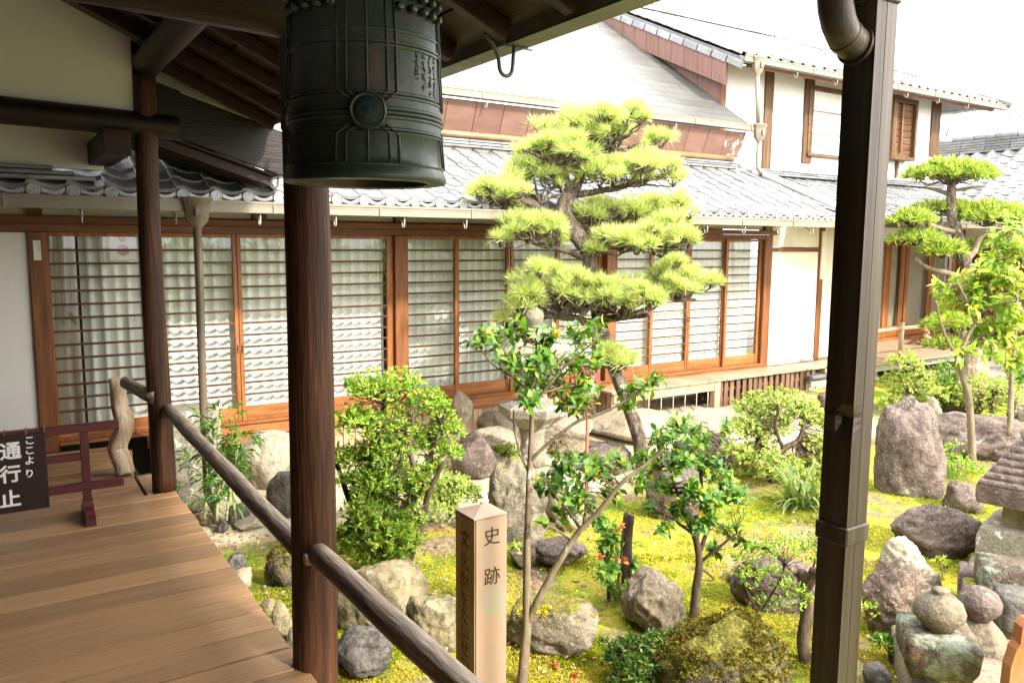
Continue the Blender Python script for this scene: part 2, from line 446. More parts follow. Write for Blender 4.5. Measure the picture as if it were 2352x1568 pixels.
M['r_brown'] = mat('purple_brown_rock', [(0.0715, 0.0490, 0.0396), (0.1361, 0.0990, 0.0828), (0.2077, 0.1627, 0.1389)], 14, (1, 1, 1), 0.75, 0.6, 40, 0.3, 0.12,
                   spots=[LICH, ((0.36, 0.38, 0.31), 6, 0.64, 0.7)], bdist=0.025, crack=2.6)
M['r_wet'] = mat('wet_brown_rock', [(0.056, 0.034, 0.019), (0.105, 0.064, 0.038), (0.165, 0.105, 0.064)], 10, (1, 1, 1), 0.42, 0.6, 40, 0.5, 0.1,
                 spots=[((0.5, 0.47, 0.43), 40, 0.63, 0.68)], bdist=0.025, crack=4.0)
M['r_lichen'] = mat('lichened_dark_rock', [(0.06, 0.045, 0.03), (0.11, 0.085, 0.06), (0.17, 0.135, 0.1)], 12, (1, 1, 1), 0.85, 0.6, 50, 0.2, 0.1,
                    spots=[((0.24, 0.27, 0.2), 9, 0.5, 0.62), ((0.2, 0.1, 0.035), 6, 0.58, 0.7)], bdist=0.025, crack=2.2)
M['r_dark'] = mat('dark_rock', [(0.063, 0.054, 0.045), (0.108, 0.095, 0.081), (0.171, 0.153, 0.131)], 12, (1, 1, 1), 0.7, 0.6, 40, 0.3, 0.1, bdist=0.025, crack=3.5)
M['r_moss'] = mat('moss_topped_rock', [(0.052, 0.042, 0.025), (0.105, 0.084, 0.052), (0.182, 0.147, 0.098)], 14, (1, 1, 1), 0.85, 0.7, 70, 0.2, 0.1,
                  top=(MOSSC, 1.2, 1.5), bdist=0.03, crack=2.2)
M['r_mossy'] = mat('half_mossy_rock', [(0.1140, 0.0918, 0.0612), (0.1881, 0.1566, 0.1122), (0.2565, 0.2214, 0.1683)], 12, (1, 1, 1), 0.85, 0.6, 50, 0.2, 0.1,
                   top=(MOSSC, 1.55, 1.75), spots=[((0.09, 0.075, 0.05), 4, 0.55, 0.7)], bdist=0.025, crack=2.2)
M['r_lant'] = mat('lantern_granite', [(0.1487, 0.1309, 0.0892), (0.2261, 0.2023, 0.1487), (0.2975, 0.2737, 0.2142)], 30, (1, 1, 1), 0.82, 0.5, 60, 0.25, 0.08,
                  spots=[((0.6, 0.59, 0.53), 9, 0.58, 0.66), ((0.17, 0.15, 0.06), 5, 0.6, 0.72)], bdist=0.02)
M['bark'] = mat('pine_bark', [(0.0432, 0.0302, 0.0216), (0.1152, 0.0864, 0.0648), (0.2592, 0.2160, 0.1728)], 16, (1.5, 1.5, 0.7), 0.85, 1.0, 40, 0.2, 0.0,
                spots=[((0.42, 0.44, 0.36), 9, 0.6, 0.68)], bdist=0.03)
M['bark_s'] = mat('smooth_bark', [(0.0975, 0.0675, 0.0375), (0.1650, 0.1237, 0.0750), (0.2325, 0.1875, 0.1275)], 9, (2, 2, 0.8), 0.7, 0.3, 30, 0.3, 0.0,
                  spots=[((0.4, 0.4, 0.34), 14, 0.62, 0.7)])
M['bark_d'] = mat('dark_bark', [(0.04, 0.028, 0.018), (0.09, 0.062, 0.04), (0.15, 0.11, 0.075)], 12, (2, 2, 0.8), 0.8, 0.5, 30, 0.2, 0.0)
M['bark_old'] = mat('old_stump_bark', [(0.13, 0.1, 0.06), (0.36, 0.29, 0.2), (0.58, 0.5, 0.38)], 5, (6, 6, 1), 0.85, 0.9, 20, 0.2, 0.0,
                    spots=[((0.2, 0.21, 0.06), 6, 0.56, 0.68)], bdist=0.03)
M['bamboo'] = mat('green_cane', [(0.2, 0.26, 0.07), (0.3, 0.36, 0.12)], 8, (2, 2, 0.5), 0.5, 0.1, 30, 0.4, 0.0)
M['needle'] = leafmat('pine_needle', [(0.2, 0.3, 0.08), (0.4, 0.5, 0.14), (0.56, 0.63, 0.23), (0.68, 0.69, 0.34), (0.45, 0.3, 0.15)], 0.45, 0.35, (1.4, 1.4, 0.8), pos=[0, 0.3, 0.6, 0.9, 1.0])
M['podo'] = leafmat('podocarpus_leaf', [(0.1, 0.19, 0.025), (0.22, 0.32, 0.05), (0.38, 0.46, 0.09), (0.52, 0.56, 0.16)], 0.42, 0.35)
M['azalea_d'] = leafmat('dark_azalea_leaf', [(0.025, 0.06, 0.012), (0.05, 0.11, 0.016), (0.085, 0.16, 0.022), (0.14, 0.2, 0.03)], 0.45, 0.25)
M['azalea'] = leafmat('azalea_leaf', [(0.0549, 0.1573, 0.0186), (0.1235, 0.2860, 0.0257), (0.2332, 0.4290, 0.0358), (0.4389, 0.5720, 0.0572), (0.4664, 0.3146, 0.1001)], 0.42, 0.32)
M['azalea2'] = leafmat('pale_azalea_leaf', [(0.1150, 0.2300, 0.0403), (0.2300, 0.3680, 0.0633), (0.3795, 0.4945, 0.1035), (0.5750, 0.6325, 0.1610), (0.3450, 0.2300, 0.0805)], 0.4, 0.3)
M['camellia'] = leafmat('camellia_leaf', [(0.0432, 0.1242, 0.0162), (0.0774, 0.1987, 0.0216), (0.1332, 0.2732, 0.0278), (0.2430, 0.3312, 0.0298), (0.8262, 0.4968, 0.0298)], 0.36, 0.28, spec=0.45, pos=[0, 0.35, 0.65, 0.95, 1.0])
M['lime'] = leafmat('lime_leaf', [(0.0935, 0.1932, 0.0198), (0.1870, 0.3192, 0.0297), (0.2805, 0.4158, 0.0495), (0.4213, 0.4830, 0.0891), (0.4675, 0.3675, 0.0495)], 0.3, 0.4)
M['bladeleaf'] = leafmat('strap_leaf', [(0.07, 0.13, 0.03), (0.14, 0.21, 0.05), (0.3, 0.34, 0.14)], 0.4, 0.3)
M['bambooleaf'] = leafmat('bamboo_leaf', [(0.04, 0.13, 0.02), (0.08, 0.2, 0.025), (0.13, 0.27, 0.035)], 0.4, 0.35)
M['litter'] = leafmat('fallen_leaf', [(0.3, 0.12, 0.03), (0.42, 0.25, 0.1), (0.5, 0.4, 0.22), (0.22, 0.1, 0.04)], 0.7, 0.1, (1, 1, 1))
M['flower'] = leafmat('orange_red_petal', [(0.5, 0.11, 0.03), (0.6, 0.2, 0.06), (0.65, 0.4, 0.25)], 0.5, 0.3, (1.2, 1, 1))
M['mosstuft'] = leafmat('moss_frond', [(0.2310, 0.2525, 0.0242), (0.4004, 0.3861, 0.0424), (0.5852, 0.5049, 0.0605), (0.6776, 0.5049, 0.0968)], 0.8, 0.3, (1.2, 1.2, 0.8), spec=0.1)
M['mossgreen'] = leafmat('green_moss_frond', [(0.0938, 0.1610, 0.0096), (0.2063, 0.2737, 0.0144), (0.3750, 0.4025, 0.0216), (0.5625, 0.4830, 0.0360)], 0.8, 0.3, (1.2, 1.2, 0.8), spec=0.1)
M['mossolive'] = leafmat('olive_moss_frond', [(0.05, 0.055, 0.008), (0.1, 0.095, 0.012), (0.17, 0.14, 0.02), (0.2, 0.12, 0.03)], 0.8, 0.25, (1.2, 1.2, 0.8), spec=0.1)
M['grassblade'] = leafmat('grass_blade', [(0.07, 0.17, 0.015), (0.13, 0.25, 0.02), (0.22, 0.31, 0.04)], 0.5, 0.3)


# ------------------------------------------------------------------ mesh builder
class MB:
    def __init__(s):
        s.v, s.f = [], []

    def add(s, vs, fs):
        k = len(s.v)
        s.v.extend([tuple(x) for x in vs])
        s.f.extend([tuple(i+k for i in f) for f in fs])
        return s

    def box(s, c, d, rot=None, ch=0.0):
        hx, hy, hz = d[0]/2, d[1]/2, d[2]/2
        if ch <= 0:
            vs = [Vector((x, y, z)) for x in (-hx, hx) for y in (-hy, hy) for z in (-hz, hz)]
            fs = [(0, 1, 3, 2), (4, 6, 7, 5), (0, 4, 5, 1), (2, 3, 7, 6), (0, 2, 6, 4), (1, 5, 7, 3)]
        else:
            ch = min(ch, hx*0.45, hy*0.45, hz*0.45)
            vs, idx = [], {}
            for sx in (-1, 1):
                for sy in (-1, 1):
                    for sz in (-1, 1):
                        for ax in range(3):
                            p = [sx*(hx-ch), sy*(hy-ch), sz*(hz-ch)]
                            p[ax] = (sx*hx, sy*hy, sz*hz)[ax]
                            idx[(sx, sy, sz, ax)] = len(vs)
                            vs.append(Vector(p))
            fs = []
            for ax in range(3):
                o = [(1, 2), (2, 0), (0, 1)][ax]
                for sg in (-1, 1):
                    q = []
                    for a, b2 in ((-1, -1), (1, -1), (1, 1), (-1, 1)):
                        k = [0, 0, 0]
                        k[ax] = sg
                        k[o[0]] = a
                        k[o[1]] = b2
                        q.append(idx[(*k, ax)])
                    fs.append(tuple(q if sg > 0 else q[::-1]))
            for ax in range(3):
                o = [(1, 2), (2, 0), (0, 1)][ax]
                for a in (-1, 1):
                    for b2 in (-1, 1):
                        k0, k1 = [0, 0, 0], [0, 0, 0]
                        k0[ax], k1[ax] = -1, 1
                        for k in (k0, k1):
                            k[o[0]] = a
                            k[o[1]] = b2
                        fs.append((idx[(*k0, o[0])], idx[(*k1, o[0])], idx[(*k1, o[1])], idx[(*k0, o[1])]))
            for sx in (-1, 1):
                for sy in (-1, 1):
                    for sz in (-1, 1):
                        fs.append(tuple(idx[(sx, sy, sz, a)] for a in range(3)))
        c = Vector(c)
        if rot is not None:
            vs = [rot @ v for v in vs]
        return s.add([v+c for v in vs], fs)

    def tube(s, pts, rad, n=8, cap=True, wob=0.0, seed=0, flat=None):
        pts = [Vector(p) for p in pts]
        if not isinstance(rad, (list, tuple)):
            rad = [rad]*len(pts)
        ref = Vector((0.31, 0.17, 0.93))
        vs, fs = [], []
        prev = None
        for i, p in enumerate(pts):
            t = (pts[min(i+1, len(pts)-1)]-pts[max(i-1, 0)])
            t = t.normalized() if t.length > 1e-9 else Vector((0, 0, 1))
            if prev is None:
                u = t.cross(ref)
                if u.length < 0.05:
                    u = t.cross(Vector((1, 0, 0)))
            else:
                u = prev - t*prev.dot(t)
            u.normalize()
            prev = u
            w = t.cross(u)
            for k in range(n):
                a = 2*math.pi*k/n
                r = rad[i]
                if wob:
                    r *= 1+wob*noise.noise(Vector((math.cos(a)*1.3+seed, math.sin(a)*1.3, p.length*2.2+seed)))
                vs.append(p+(u*math.cos(a)+w*math.sin(a))*r)
        for i in range(len(pts)-1):
            for k in range(n):
                a, b2 = i*n+k, i*n+(k+1) % n
                fs.append((a, b2, b2+n, a+n))
        if cap:
            fs.append(tuple(range(n))[::-1])
            fs.append(tuple(range((len(pts)-1)*n, len(pts)*n)))
        return s.add(vs, fs)

    def lathe(s, prof, n=24, c=(0, 0, 0), cap=True, sq=None):
        vs, fs = [], []
        for r, z in prof:
            for k in range(n):
                a = 2*math.pi*k/n
                vs.append((c[0]+r*math.cos(a), c[1]+r*math.sin(a), c[2]+z))
        m = len(prof)
        for i in range(m-1):
            for k in range(n):
                a, b2 = i*n+k, i*n+(k+1) % n
                fs.append((a, b2, b2+n, a+n))
        if cap:
            fs.append(tuple(range(n))[::-1])
            fs.append(tuple(range((m-1)*n, m*n)))
        return s.add(vs, fs)

    def quad(s, a, b, c, d):
        return s.add([a, b, c, d], [(0, 1, 2, 3)])

    def prism(s, poly, axis, lo, hi):
        """a polygon in the two axes other than `axis`, extruded from lo to hi"""
        o = [(1, 2), (0, 2), (0, 1)][axis]
        vs = []
        for t in (lo, hi):
            for a, b in poly:
                p = [0, 0, 0]
                p[axis] = t
                p[o[0]], p[o[1]] = a, b
                vs.append(p)
        n = len(poly)
        fs = [tuple(range(n))[::-1], tuple(range(n, 2*n))]
        fs += [(i, (i+1) % n, n+(i+1) % n, n+i) for i in range(n)]
        return s.add(vs, fs)


WPOS = {}


def mesh_of(name, mb, smooth_=False, fixn=True):
    me = bpy.data.meshes.new(name)
    me.from_pydata([tuple(v) for v in mb.v], [], mb.f)
    if fixn:
        bm = bmesh.new()
        bm.from_mesh(me)
        bmesh.ops.recalc_face_normals(bm, faces=bm.faces)
        bm.to_mesh(me)
        bm.free()
    if smooth_:
        me.polygons.foreach_set('use_smooth', [True]*len(me.polygons))
        if smooth_ == 'auto':
            try:
                me.set_sharp_from_angle(angle=R(40))
            except Exception:
                pass
    me.update()
    return me


def link(o, parent, wp):
    COL.objects.link(o)
    wp = Vector(wp)
    if parent is not None:
        o.parent = parent
        o.location = wp-WPOS[parent.name]
    else:
        o.location = wp
    WPOS[o.name] = wp
    return o


def obj(name, mb, m, parent=None, smooth_=False, fixn=True, base=False, **props):
    """one mesh object; its origin goes to the middle (or the foot) of its shape"""
    a = np.array([tuple(v) for v in mb.v])
    c = (a.min(0)+a.max(0))/2
    if base:
        c[2] = a[:, 2].min()
    t = MB()
    t.v = [tuple(v) for v in (a-c)]
    t.f = mb.f
    me = mesh_of(name, t, smooth_, fixn)
    me.materials.append(M[m] if isinstance(m, str) else m)
    o = bpy.data.objects.new(name, me)
    link(o, parent, c)
    for k, v in props.items():
        o[k] = v
    return o


def inst(name, me, parent, loc, rot=None, scale=None):
    o = bpy.data.objects.new(name, me)
    link(o, parent, loc)
    if rot is not None:
        o.rotation_euler = rot
    if scale is not None:
        o.scale = scale if not isinstance(scale, (int, float)) else (scale,)*3
    return o


def thing(name, label, cat, loc=(0, 0, 0), group=None):
    o = bpy.data.objects.new(name, None)
    o.empty_display_size = 0.1
    link(o, None, loc)
    return tag(o, label, cat, group)


def tag(o, label, cat, group=None):
    o['label'] = label
    o['category'] = cat
    if group:
        o['group'] = group
    return o


def text_mesh(name, s, size, m, parent, origin, right, up, depth=0.002, offset=0.0):
    """flat lettering as a mesh; `origin` is the middle of the glyph"""
    cu = bpy.data.curves.new(name, 'FONT')
    cu.body = s
    cu.size = size
    cu.align_x = 'CENTER'
    cu.align_y = 'CENTER'
    cu.extrude = depth
    cu.offset = offset
    cu.resolution_u = 2
    o = bpy.data.objects.new('tmp', cu)
    COL.objects.link(o)
    dg = bpy.context.evaluated_depsgraph_get()
    me = bpy.data.meshes.new_from_object(o.evaluated_get(dg))
    bpy.data.objects.remove(o)
    me.name = name
    me.materials.clear()
    me.materials.append(M[m])
    r = Vector(right).normalized()
    u = Vector(up).normalized()
    n = r.cross(u)
    o2 = bpy.data.objects.new(name, me)
    link(o2, parent, origin)
    o2.rotation_euler = Matrix((r, u, n)).transposed().to_euler()
    return o2


# ================================================================== SETTING: ground
def ground_material():
    m, nt, n, l = _nodes('garden_ground')
    out = n.new('ShaderNodeOutputMaterial')
    b = n.new('ShaderNodeBsdfPrincipled')
    l.new(b.outputs[0], out.inputs[0])
    ge = n.new('ShaderNodeNewGeometry')

    def nz(scale, det=6, off=0.0):
        t = n.new('ShaderNodeTexNoise')
        t.inputs['Scale'].default_value = scale
        t.inputs['Detail'].default_value = det
        t.inputs['Roughness'].default_value = 0.62
        a = n.new('ShaderNodeVectorMath')
        a.operation = 'ADD'
        a.inputs[1].default_value = (off, off*0.7, 0)
        l.new(ge.outputs['Position'], a.inputs[0])
        l.new(a.outputs[0], t.inputs['Vector'])
        return t.outputs[0]
    moss = ramp(n, [(0.07, 0.115, 0.012), (0.16, 0.2, 0.022), (0.33, 0.31, 0.035), (0.36, 0.235, 0.06)], [0.33, 0.44, 0.54, 0.66])
    l.new(nz(2.4, 9), moss.inputs[0])
    mfine = ramp(n, [(0.45, 0.5, 0.4), (1, 1, 1), (1.25, 1.2, 1.1)], [0.3, 0.5, 0.7])
    l.new(nz(38, 6, 5), mfine.inputs[0])
    mm = n.new('ShaderNodeMixRGB')
    mm.blend_type = 'MULTIPLY'
    mm.inputs[0].default_value = 0.85
    l.new(moss.outputs[0], mm.inputs[1])
    l.new(mfine.outputs[0], mm.inputs[2])
    soil = ramp(n, [(0.11, 0.07, 0.035), (0.22, 0.16, 0.09), (0.36, 0.29, 0.19)])
    l.new(nz(22, 7, 9), soil.inputs[0])
    sand = ramp(n, [(0.36, 0.29, 0.18), (0.48, 0.41, 0.28), (0.56, 0.5, 0.37)])
    l.new(nz(30, 7, 2), sand.inputs[0])
    sm = n.new('ShaderNodeMapRange')
    sm.inputs[1].default_value = 0.5
    sm.inputs[2].default_value = 0.6
    l.new(nz(1.5, 8, 14), sm.inputs[0])
    mx = n.new('ShaderNodeMixRGB')
    l.new(sm.outputs[0], mx.inputs[0])
    l.new(mm.outputs[0], mx.inputs[1])
    l.new(soil.outputs[0], mx.inputs[2])
    sx = n.new('ShaderNodeSeparateXYZ')
    l.new(ge.outputs['Position'], sx.inputs[0])
    ad = n.new('ShaderNodeMath')
    ad.operation = 'MULTIPLY_ADD'
    ad.inputs[1].default_value = 1.5
    l.new(nz(1.2, 7, 21), ad.inputs[0])
    xo = n.new('ShaderNodeMapRange')
    xo.inputs[1].default_value = 1.0
    xo.inputs[2].default_value = 3.4
    xo.inputs[3].default_value = -0.75
    xo.inputs[4].default_value = 0.0
    l.new(sx.outputs[0], xo.inputs[0])
    yo = n.new('ShaderNodeMath')
    yo.operation = 'ADD'
    l.new(sx.outputs[1], yo.inputs[0])
    l.new(xo.outputs[0], yo.inputs[1])
    l.new(yo.outputs[0], ad.inputs[2])
    # the swept sand runs in front of the hall, up to the mossy bed
    s2 = n.new('ShaderNodeMapRange')
    s2.inputs[1].default_value = 5.95
    s2.inputs[2].default_value = 6.2
    l.new(ad.outputs[0], s2.inputs[0])
    s3 = n.new('ShaderNodeMapRange')
    s3.inputs[1].default_value = 9.8
    s3.inputs[2].default_value = 8.6
    l.new(sx.outputs[0], s3.inputs[0])
    mu = n.new('ShaderNodeMath')
    mu.operation = 'MULTIPLY'
    l.new(s2.outputs[0], mu.inputs[0])
    l.new(s3.outputs[0], mu.inputs[1])
    # beyond the bed a neutral gravel tone, added to cut green bounce light
    yd = None
    for (o, lo, hi) in ((sx.outputs[0], 0.4, 0.9), (sx.outputs[0], 12.5, 11.8), (sx.outputs[1], -1.5, -0.8)):
        t = n.new('ShaderNodeMapRange')
        t.inputs[1].default_value = lo
        t.inputs[2].default_value = hi
        l.new(o, t.inputs[0])
        if yd is None:
            yd = t.outputs[0]
        else:
            m3 = n.new('ShaderNodeMath')
            m3.operation = 'MULTIPLY'
            l.new(yd, m3.inputs[0])
            l.new(t.outputs[0], m3.inputs[1])
            yd = m3.outputs[0]
    grav = ramp(n, [(0.2, 0.18, 0.15), (0.3, 0.28, 0.24), (0.38, 0.36, 0.32)])
    l.new(nz(40, 6, 31), grav.inputs[0])
    mg = n.new('ShaderNodeMixRGB')
    l.new(yd, mg.inputs[0])
    l.new(grav.outputs[0], mg.inputs[1])
    l.new(mx.outputs[0], mg.inputs[2])
    mx2 = n.new('ShaderNodeMixRGB')
    l.new(mu.outputs[0], mx2.inputs[0])
    l.new(mg.outputs[0], mx2.inputs[1])
    l.new(sand.outputs[0], mx2.inputs[2])
    l.new(mx2.outputs[0], b.inputs['Base Color'])
    b.inputs['Roughness'].default_value = 0.95
    b.inputs['Specular IOR Level'].default_value = 0.1
    bp = n.new('ShaderNodeBump')
    bp.inputs['Strength'].default_value = 0.8
    bp.inputs['Distance'].default_value = 0.03
    l.new(nz(34, 7, 5), bp.inputs['Height'])
    l.new(bp.outputs[0], b.inputs['Normal'])
    return m


def build_ground():
    xs = [-200, -80, -30, -12, -5, -2] + list(np.arange(-1, 12.01, 0.07)) + [12.5, 13, 14, 15, 16, 18, 22, 30, 50, 100, 200]
    ys = [-200, -80, -30, -12, -6, -3, -1.5] + list(np.arange(-0.5, 8.3, 0.07)) + [8.6, 9, 10, 12, 16, 24, 40, 90, 200]
    mb = MB()
    nx = len(xs)
    for y in ys:
        for x in xs:
            mb.v.append((x, y, gz(x, y)))
    for j in range(len(ys)-1):
        for i in range(nx-1):
            k = j*nx+i
            mb.f.append((k, k+1, k+1+nx, k+nx))
    me = mesh_of('ground', mb, True)
    me.materials.append(ground_material())
    o = bpy.data.objects.new('ground', me)
    link(o, None, (0, 0, 0))
    o['kind'] = 'structure'


build_ground()

# ================================================================== COVERED WALKWAY (its right edge at X = 0.97)
walk = thing('covered_walkway', 'dark timber covered walkway with plank deck, round posts and raftered roof', 'walkway', (0, 3, -0.5))
for i in range(12):  # unseen side boards, added to keep light out of the walkway
    obj('unseen_wall_board', MB().box((-1.58, 6.9-1.0*i, 1.15), (0.03, 0.992, 2.6), ch=0.003), 'beam_y', walk)
for i in range(3):  # unseen back boards, added so the walkway stays dark
    obj('unseen_wall_board', MB().box((-1.05+0.85*i, -4.45, 1.15), (0.84, 0.03, 3.4), ch=0.003), 'beam_x', walk)
y = -3.4
k = 0
while y < 5.72:
    w = 0.2+0.012*math.sin(k*2.3)
    y1 = min(y+w, 5.73)
    end = 0.972+random.uniform(-0.006, 0.006)
    obj('plank', MB().box(((end-1.5)/2, (y+y1)/2, -0.02), (end+1.5, y1-y-0.010, 0.04), ch=0.004), 'deck', walk)
    y = y1
    k += 1
while y < 7.30:
    y1 = min(y+0.17+0.015*math.sin(k*1.7), 7.31)
    obj('plank', MB().box((-0.36, (y+y1)/2, -0.024), (2.28, y1-y-0.013, 0.04), ch=0.005), 'deck', walk)
    y = y1
    k += 1
obj('gap_shade_sheet', MB().box((-0.3, 2.0, -0.06), (2.3, 10.6, 0.02)), 'dark', walk)  # dark sheet that paints the shade into the plank gaps
# the low end boards between the twisted post and the round post
obj('end_board', MB().box((0.855, 6.02, -0.022), (0.11, 0.5, 0.036), ch=0.003), 'deck', walk)
obj('skirt_board', MB().box((0.83, 6.75, -0.1), (0.03, 1.0, 0.12), Matrix.Rotation(R(-7), 3, 'Z'), ch=0.003), 'deck', walk)
obj('skirt_board', MB().box((0.94, 5.99, -0.22), (0.02, 0.36, 0.3), ch=0.003), 'deck', walk)
obj('skirt_board', MB().box((0.85, 6.3, -0.25), (0.2, 0.02, 0.36), ch=0.003), 'deck', walk)
obj('edge_beam', MB().box((0.88, 1.1, -0.12), (0.1, 9.0, 0.15), ch=0.006), 'beam_y', walk)
for yy in (1.6, 4.3):
    obj('deck_strut', MB().box((0.88, yy, -0.36), (0.1, 0.1, 0.32), ch=0.006), 'beam_y', walk)


def round_post(x, y, z0, z1, r, seed):
    pts, rad = [], []
    for i in range(30):
        t = i/29
        pts.append((x+0.008*math.sin(t*5+seed), y+0.006*math.cos(t*4+seed), z0+(z1-z0)*t))
        rad.append(r*(1.06-0.13*t)*(1+0.02*noise.noise(Vector((seed, t*9, 0)))))
    return MB().tube(pts, rad, 20, True, 0.06, seed)


obj('post', round_post(0.905, 5.79, 0.0, 2.76, 0.074, 2.0), 'post', walk, True)
obj('post', round_post(1.02, 3.02, -0.62, 2.66, 0.088, 5.0), 'post', walk, True)
obj('post', round_post(0.95, -0.3, -0.62, 2.66, 0.088, 9.0), 'post', walk, True)
for yy in (5.79, 3.02, -0.3):
    obj('post', round_post(-1.45, yy, -0.62, 2.7, 0.085, 12+yy), 'post', walk, True)
for (x, y) in ((1.02, 3.02), (0.95, -0.3)):
    obj('foot_stone', MB().lathe([(0.17, 0), (0.19, 0.05), (0.15, 0.1)], 14, (x, y, gz(x, y)-0.05)), 'r_granite', walk, 'auto')


def log(p0, p1, r0, r1, seed, bow=0.0, n=18, k=16, wob=0.05, sq=1.0):
    p0, p1 = Vector(p0), Vector(p1)
    pts, rad = [], []
    for i in range(n):
        t = i/(n-1)
        p = p0.lerp(p1, t)
        p.z += bow*math.sin(t*math.pi)
        pts.append(p)
        rad.append((r0+(r1-r0)*t)*(1+0.03*noise.noise(Vector((seed, t*6, 2)))))
    return MB().tube(pts, rad, k, True, wob, seed)


# cross beams, eave purlin
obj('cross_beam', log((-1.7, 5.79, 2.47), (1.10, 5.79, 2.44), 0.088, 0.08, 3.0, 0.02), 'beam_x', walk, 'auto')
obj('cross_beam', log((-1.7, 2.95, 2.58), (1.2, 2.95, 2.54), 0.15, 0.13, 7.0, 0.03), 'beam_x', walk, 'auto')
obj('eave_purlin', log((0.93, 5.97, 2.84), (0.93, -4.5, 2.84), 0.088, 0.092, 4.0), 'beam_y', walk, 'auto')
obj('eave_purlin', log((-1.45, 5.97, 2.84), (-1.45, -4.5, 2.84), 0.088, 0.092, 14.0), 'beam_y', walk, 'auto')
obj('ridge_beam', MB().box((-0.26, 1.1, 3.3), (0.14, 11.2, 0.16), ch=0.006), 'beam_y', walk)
# rafters and roof boards, pitch 0.45
SL = math.atan(0.45)
ROT = Matrix.Rotation(SL, 3, 'Y')
rl = 2.02/math.cos(SL)
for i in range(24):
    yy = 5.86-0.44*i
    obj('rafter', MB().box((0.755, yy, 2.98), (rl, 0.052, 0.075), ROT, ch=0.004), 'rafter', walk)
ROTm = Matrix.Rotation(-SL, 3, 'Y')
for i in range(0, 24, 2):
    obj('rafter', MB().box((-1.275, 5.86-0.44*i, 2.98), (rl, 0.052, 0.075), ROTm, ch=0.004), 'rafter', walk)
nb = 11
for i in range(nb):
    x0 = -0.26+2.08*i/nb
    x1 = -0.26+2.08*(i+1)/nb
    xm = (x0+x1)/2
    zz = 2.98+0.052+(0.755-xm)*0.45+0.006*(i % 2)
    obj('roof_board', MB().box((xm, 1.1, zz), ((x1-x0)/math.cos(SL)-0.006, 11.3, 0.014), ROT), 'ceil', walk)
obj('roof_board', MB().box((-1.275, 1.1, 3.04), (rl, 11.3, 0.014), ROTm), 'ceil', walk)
# the tiled cover on top, seen only from below at the eave
for i in range(41):
    yy = 6.65-0.275*i
    mb = MB()
    prof = [(-0.14+0.028*j, 0.022*math.sin(j/10*2*math.pi)) for j in range(11)]
    pts_t = []
    for xx in (-0.28, 1.86):
        for (a, b2) in prof:
            pts_t.append((xx, yy+a, 2.98+0.105+(0.755-xx)*0.45+b2))
    m_ = len(prof)
    fs = [(j, j+1, m_+j+1, m_+j) for j in range(m_-1)]
    mb.add(pts_t, fs)
    mb.add([(p[0], p[1], p[2]+0.018) for p in pts_t], fs)
    obj('roof_cover', mb, 'tile_d', walk, True)
obj('roof_cover', MB().box((-1.275, 1.1, 3.09), (rl+0.1, 11.3, 0.05), ROTm), 'tile_d', walk)
# gutter of the walkway
GX, GZ = 1.86, 2.50
mb = MB()
mb.box((GX-0.05, 0.7, GZ+0.045), (0.006, 10.3, 0.09))
mb.box((GX, 0.7, GZ), (0.106, 10.3, 0.006))
mb.box((GX+0.05, 0.7, GZ+0.05), (0.006, 10.3, 0.1))
obj('gutter', mb, 'gut_dark', walk)
for i in (3, 7, 12):
    yy = 5.86-0.44*i + 0.06
    zt = 2.98+(0.755-1.72)*0.45-0.02
    pts = [Vector((1.70, yy, zt))]
    pts += [Vector((1.74, yy, zt-0.03)), Vector((1.77, yy, zt-0.08)), Vector((1.775, yy, zt-0.115))]
    for a in range(1, 8):
        t = math.pi*a/8
        pts.append(Vector((1.807-0.032*math.cos(t), yy, zt-0.115-0.038*math.sin(t))))
    pts += [Vector((1.84, yy, zt-0.105)), Vector((1.845, yy, GZ-0.004))]
    pts2 = [Vector((GX-0.06, yy, GZ+0.09)), Vector((GX-0.062, yy, GZ-0.006)), Vector((GX+0.075, yy, GZ-0.008))]
    obj('gutter_hook', MB().tube(pts, 0.008, 8).tube(pts2, 0.005, 6), 'iron', walk, True)
# gable plaster over the far cross beam
mb = MB()
poly = [(-1.55, 2.5), (0.84, 2.5), (0.84, 2.985), (-0.26, 3.475), (-1.55, 2.9)]
mb.prism(poly, 1, 5.80, 5.86)
obj('gable_plaster', mb, 'plaster_w', walk)
# bolts: wood pegs of the rails
# handrails: three logs between the posts
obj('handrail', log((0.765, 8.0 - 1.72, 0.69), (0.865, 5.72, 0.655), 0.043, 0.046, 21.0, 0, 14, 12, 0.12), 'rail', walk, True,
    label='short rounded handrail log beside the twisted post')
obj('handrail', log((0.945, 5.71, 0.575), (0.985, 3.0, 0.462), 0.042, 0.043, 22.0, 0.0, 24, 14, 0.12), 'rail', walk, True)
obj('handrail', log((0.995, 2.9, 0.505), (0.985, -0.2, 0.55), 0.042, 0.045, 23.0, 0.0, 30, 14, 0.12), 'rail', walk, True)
obj('rail_peg', MB().box((0.925, 5.70, 0.56), (0.045, 0.03, 0.035), ch=0.003), 'drift', walk)
obj('rail_peg', MB().box((0.965, 2.90, 0.49), (0.05, 0.03, 0.04), ch=0.003), 'drift', walk)
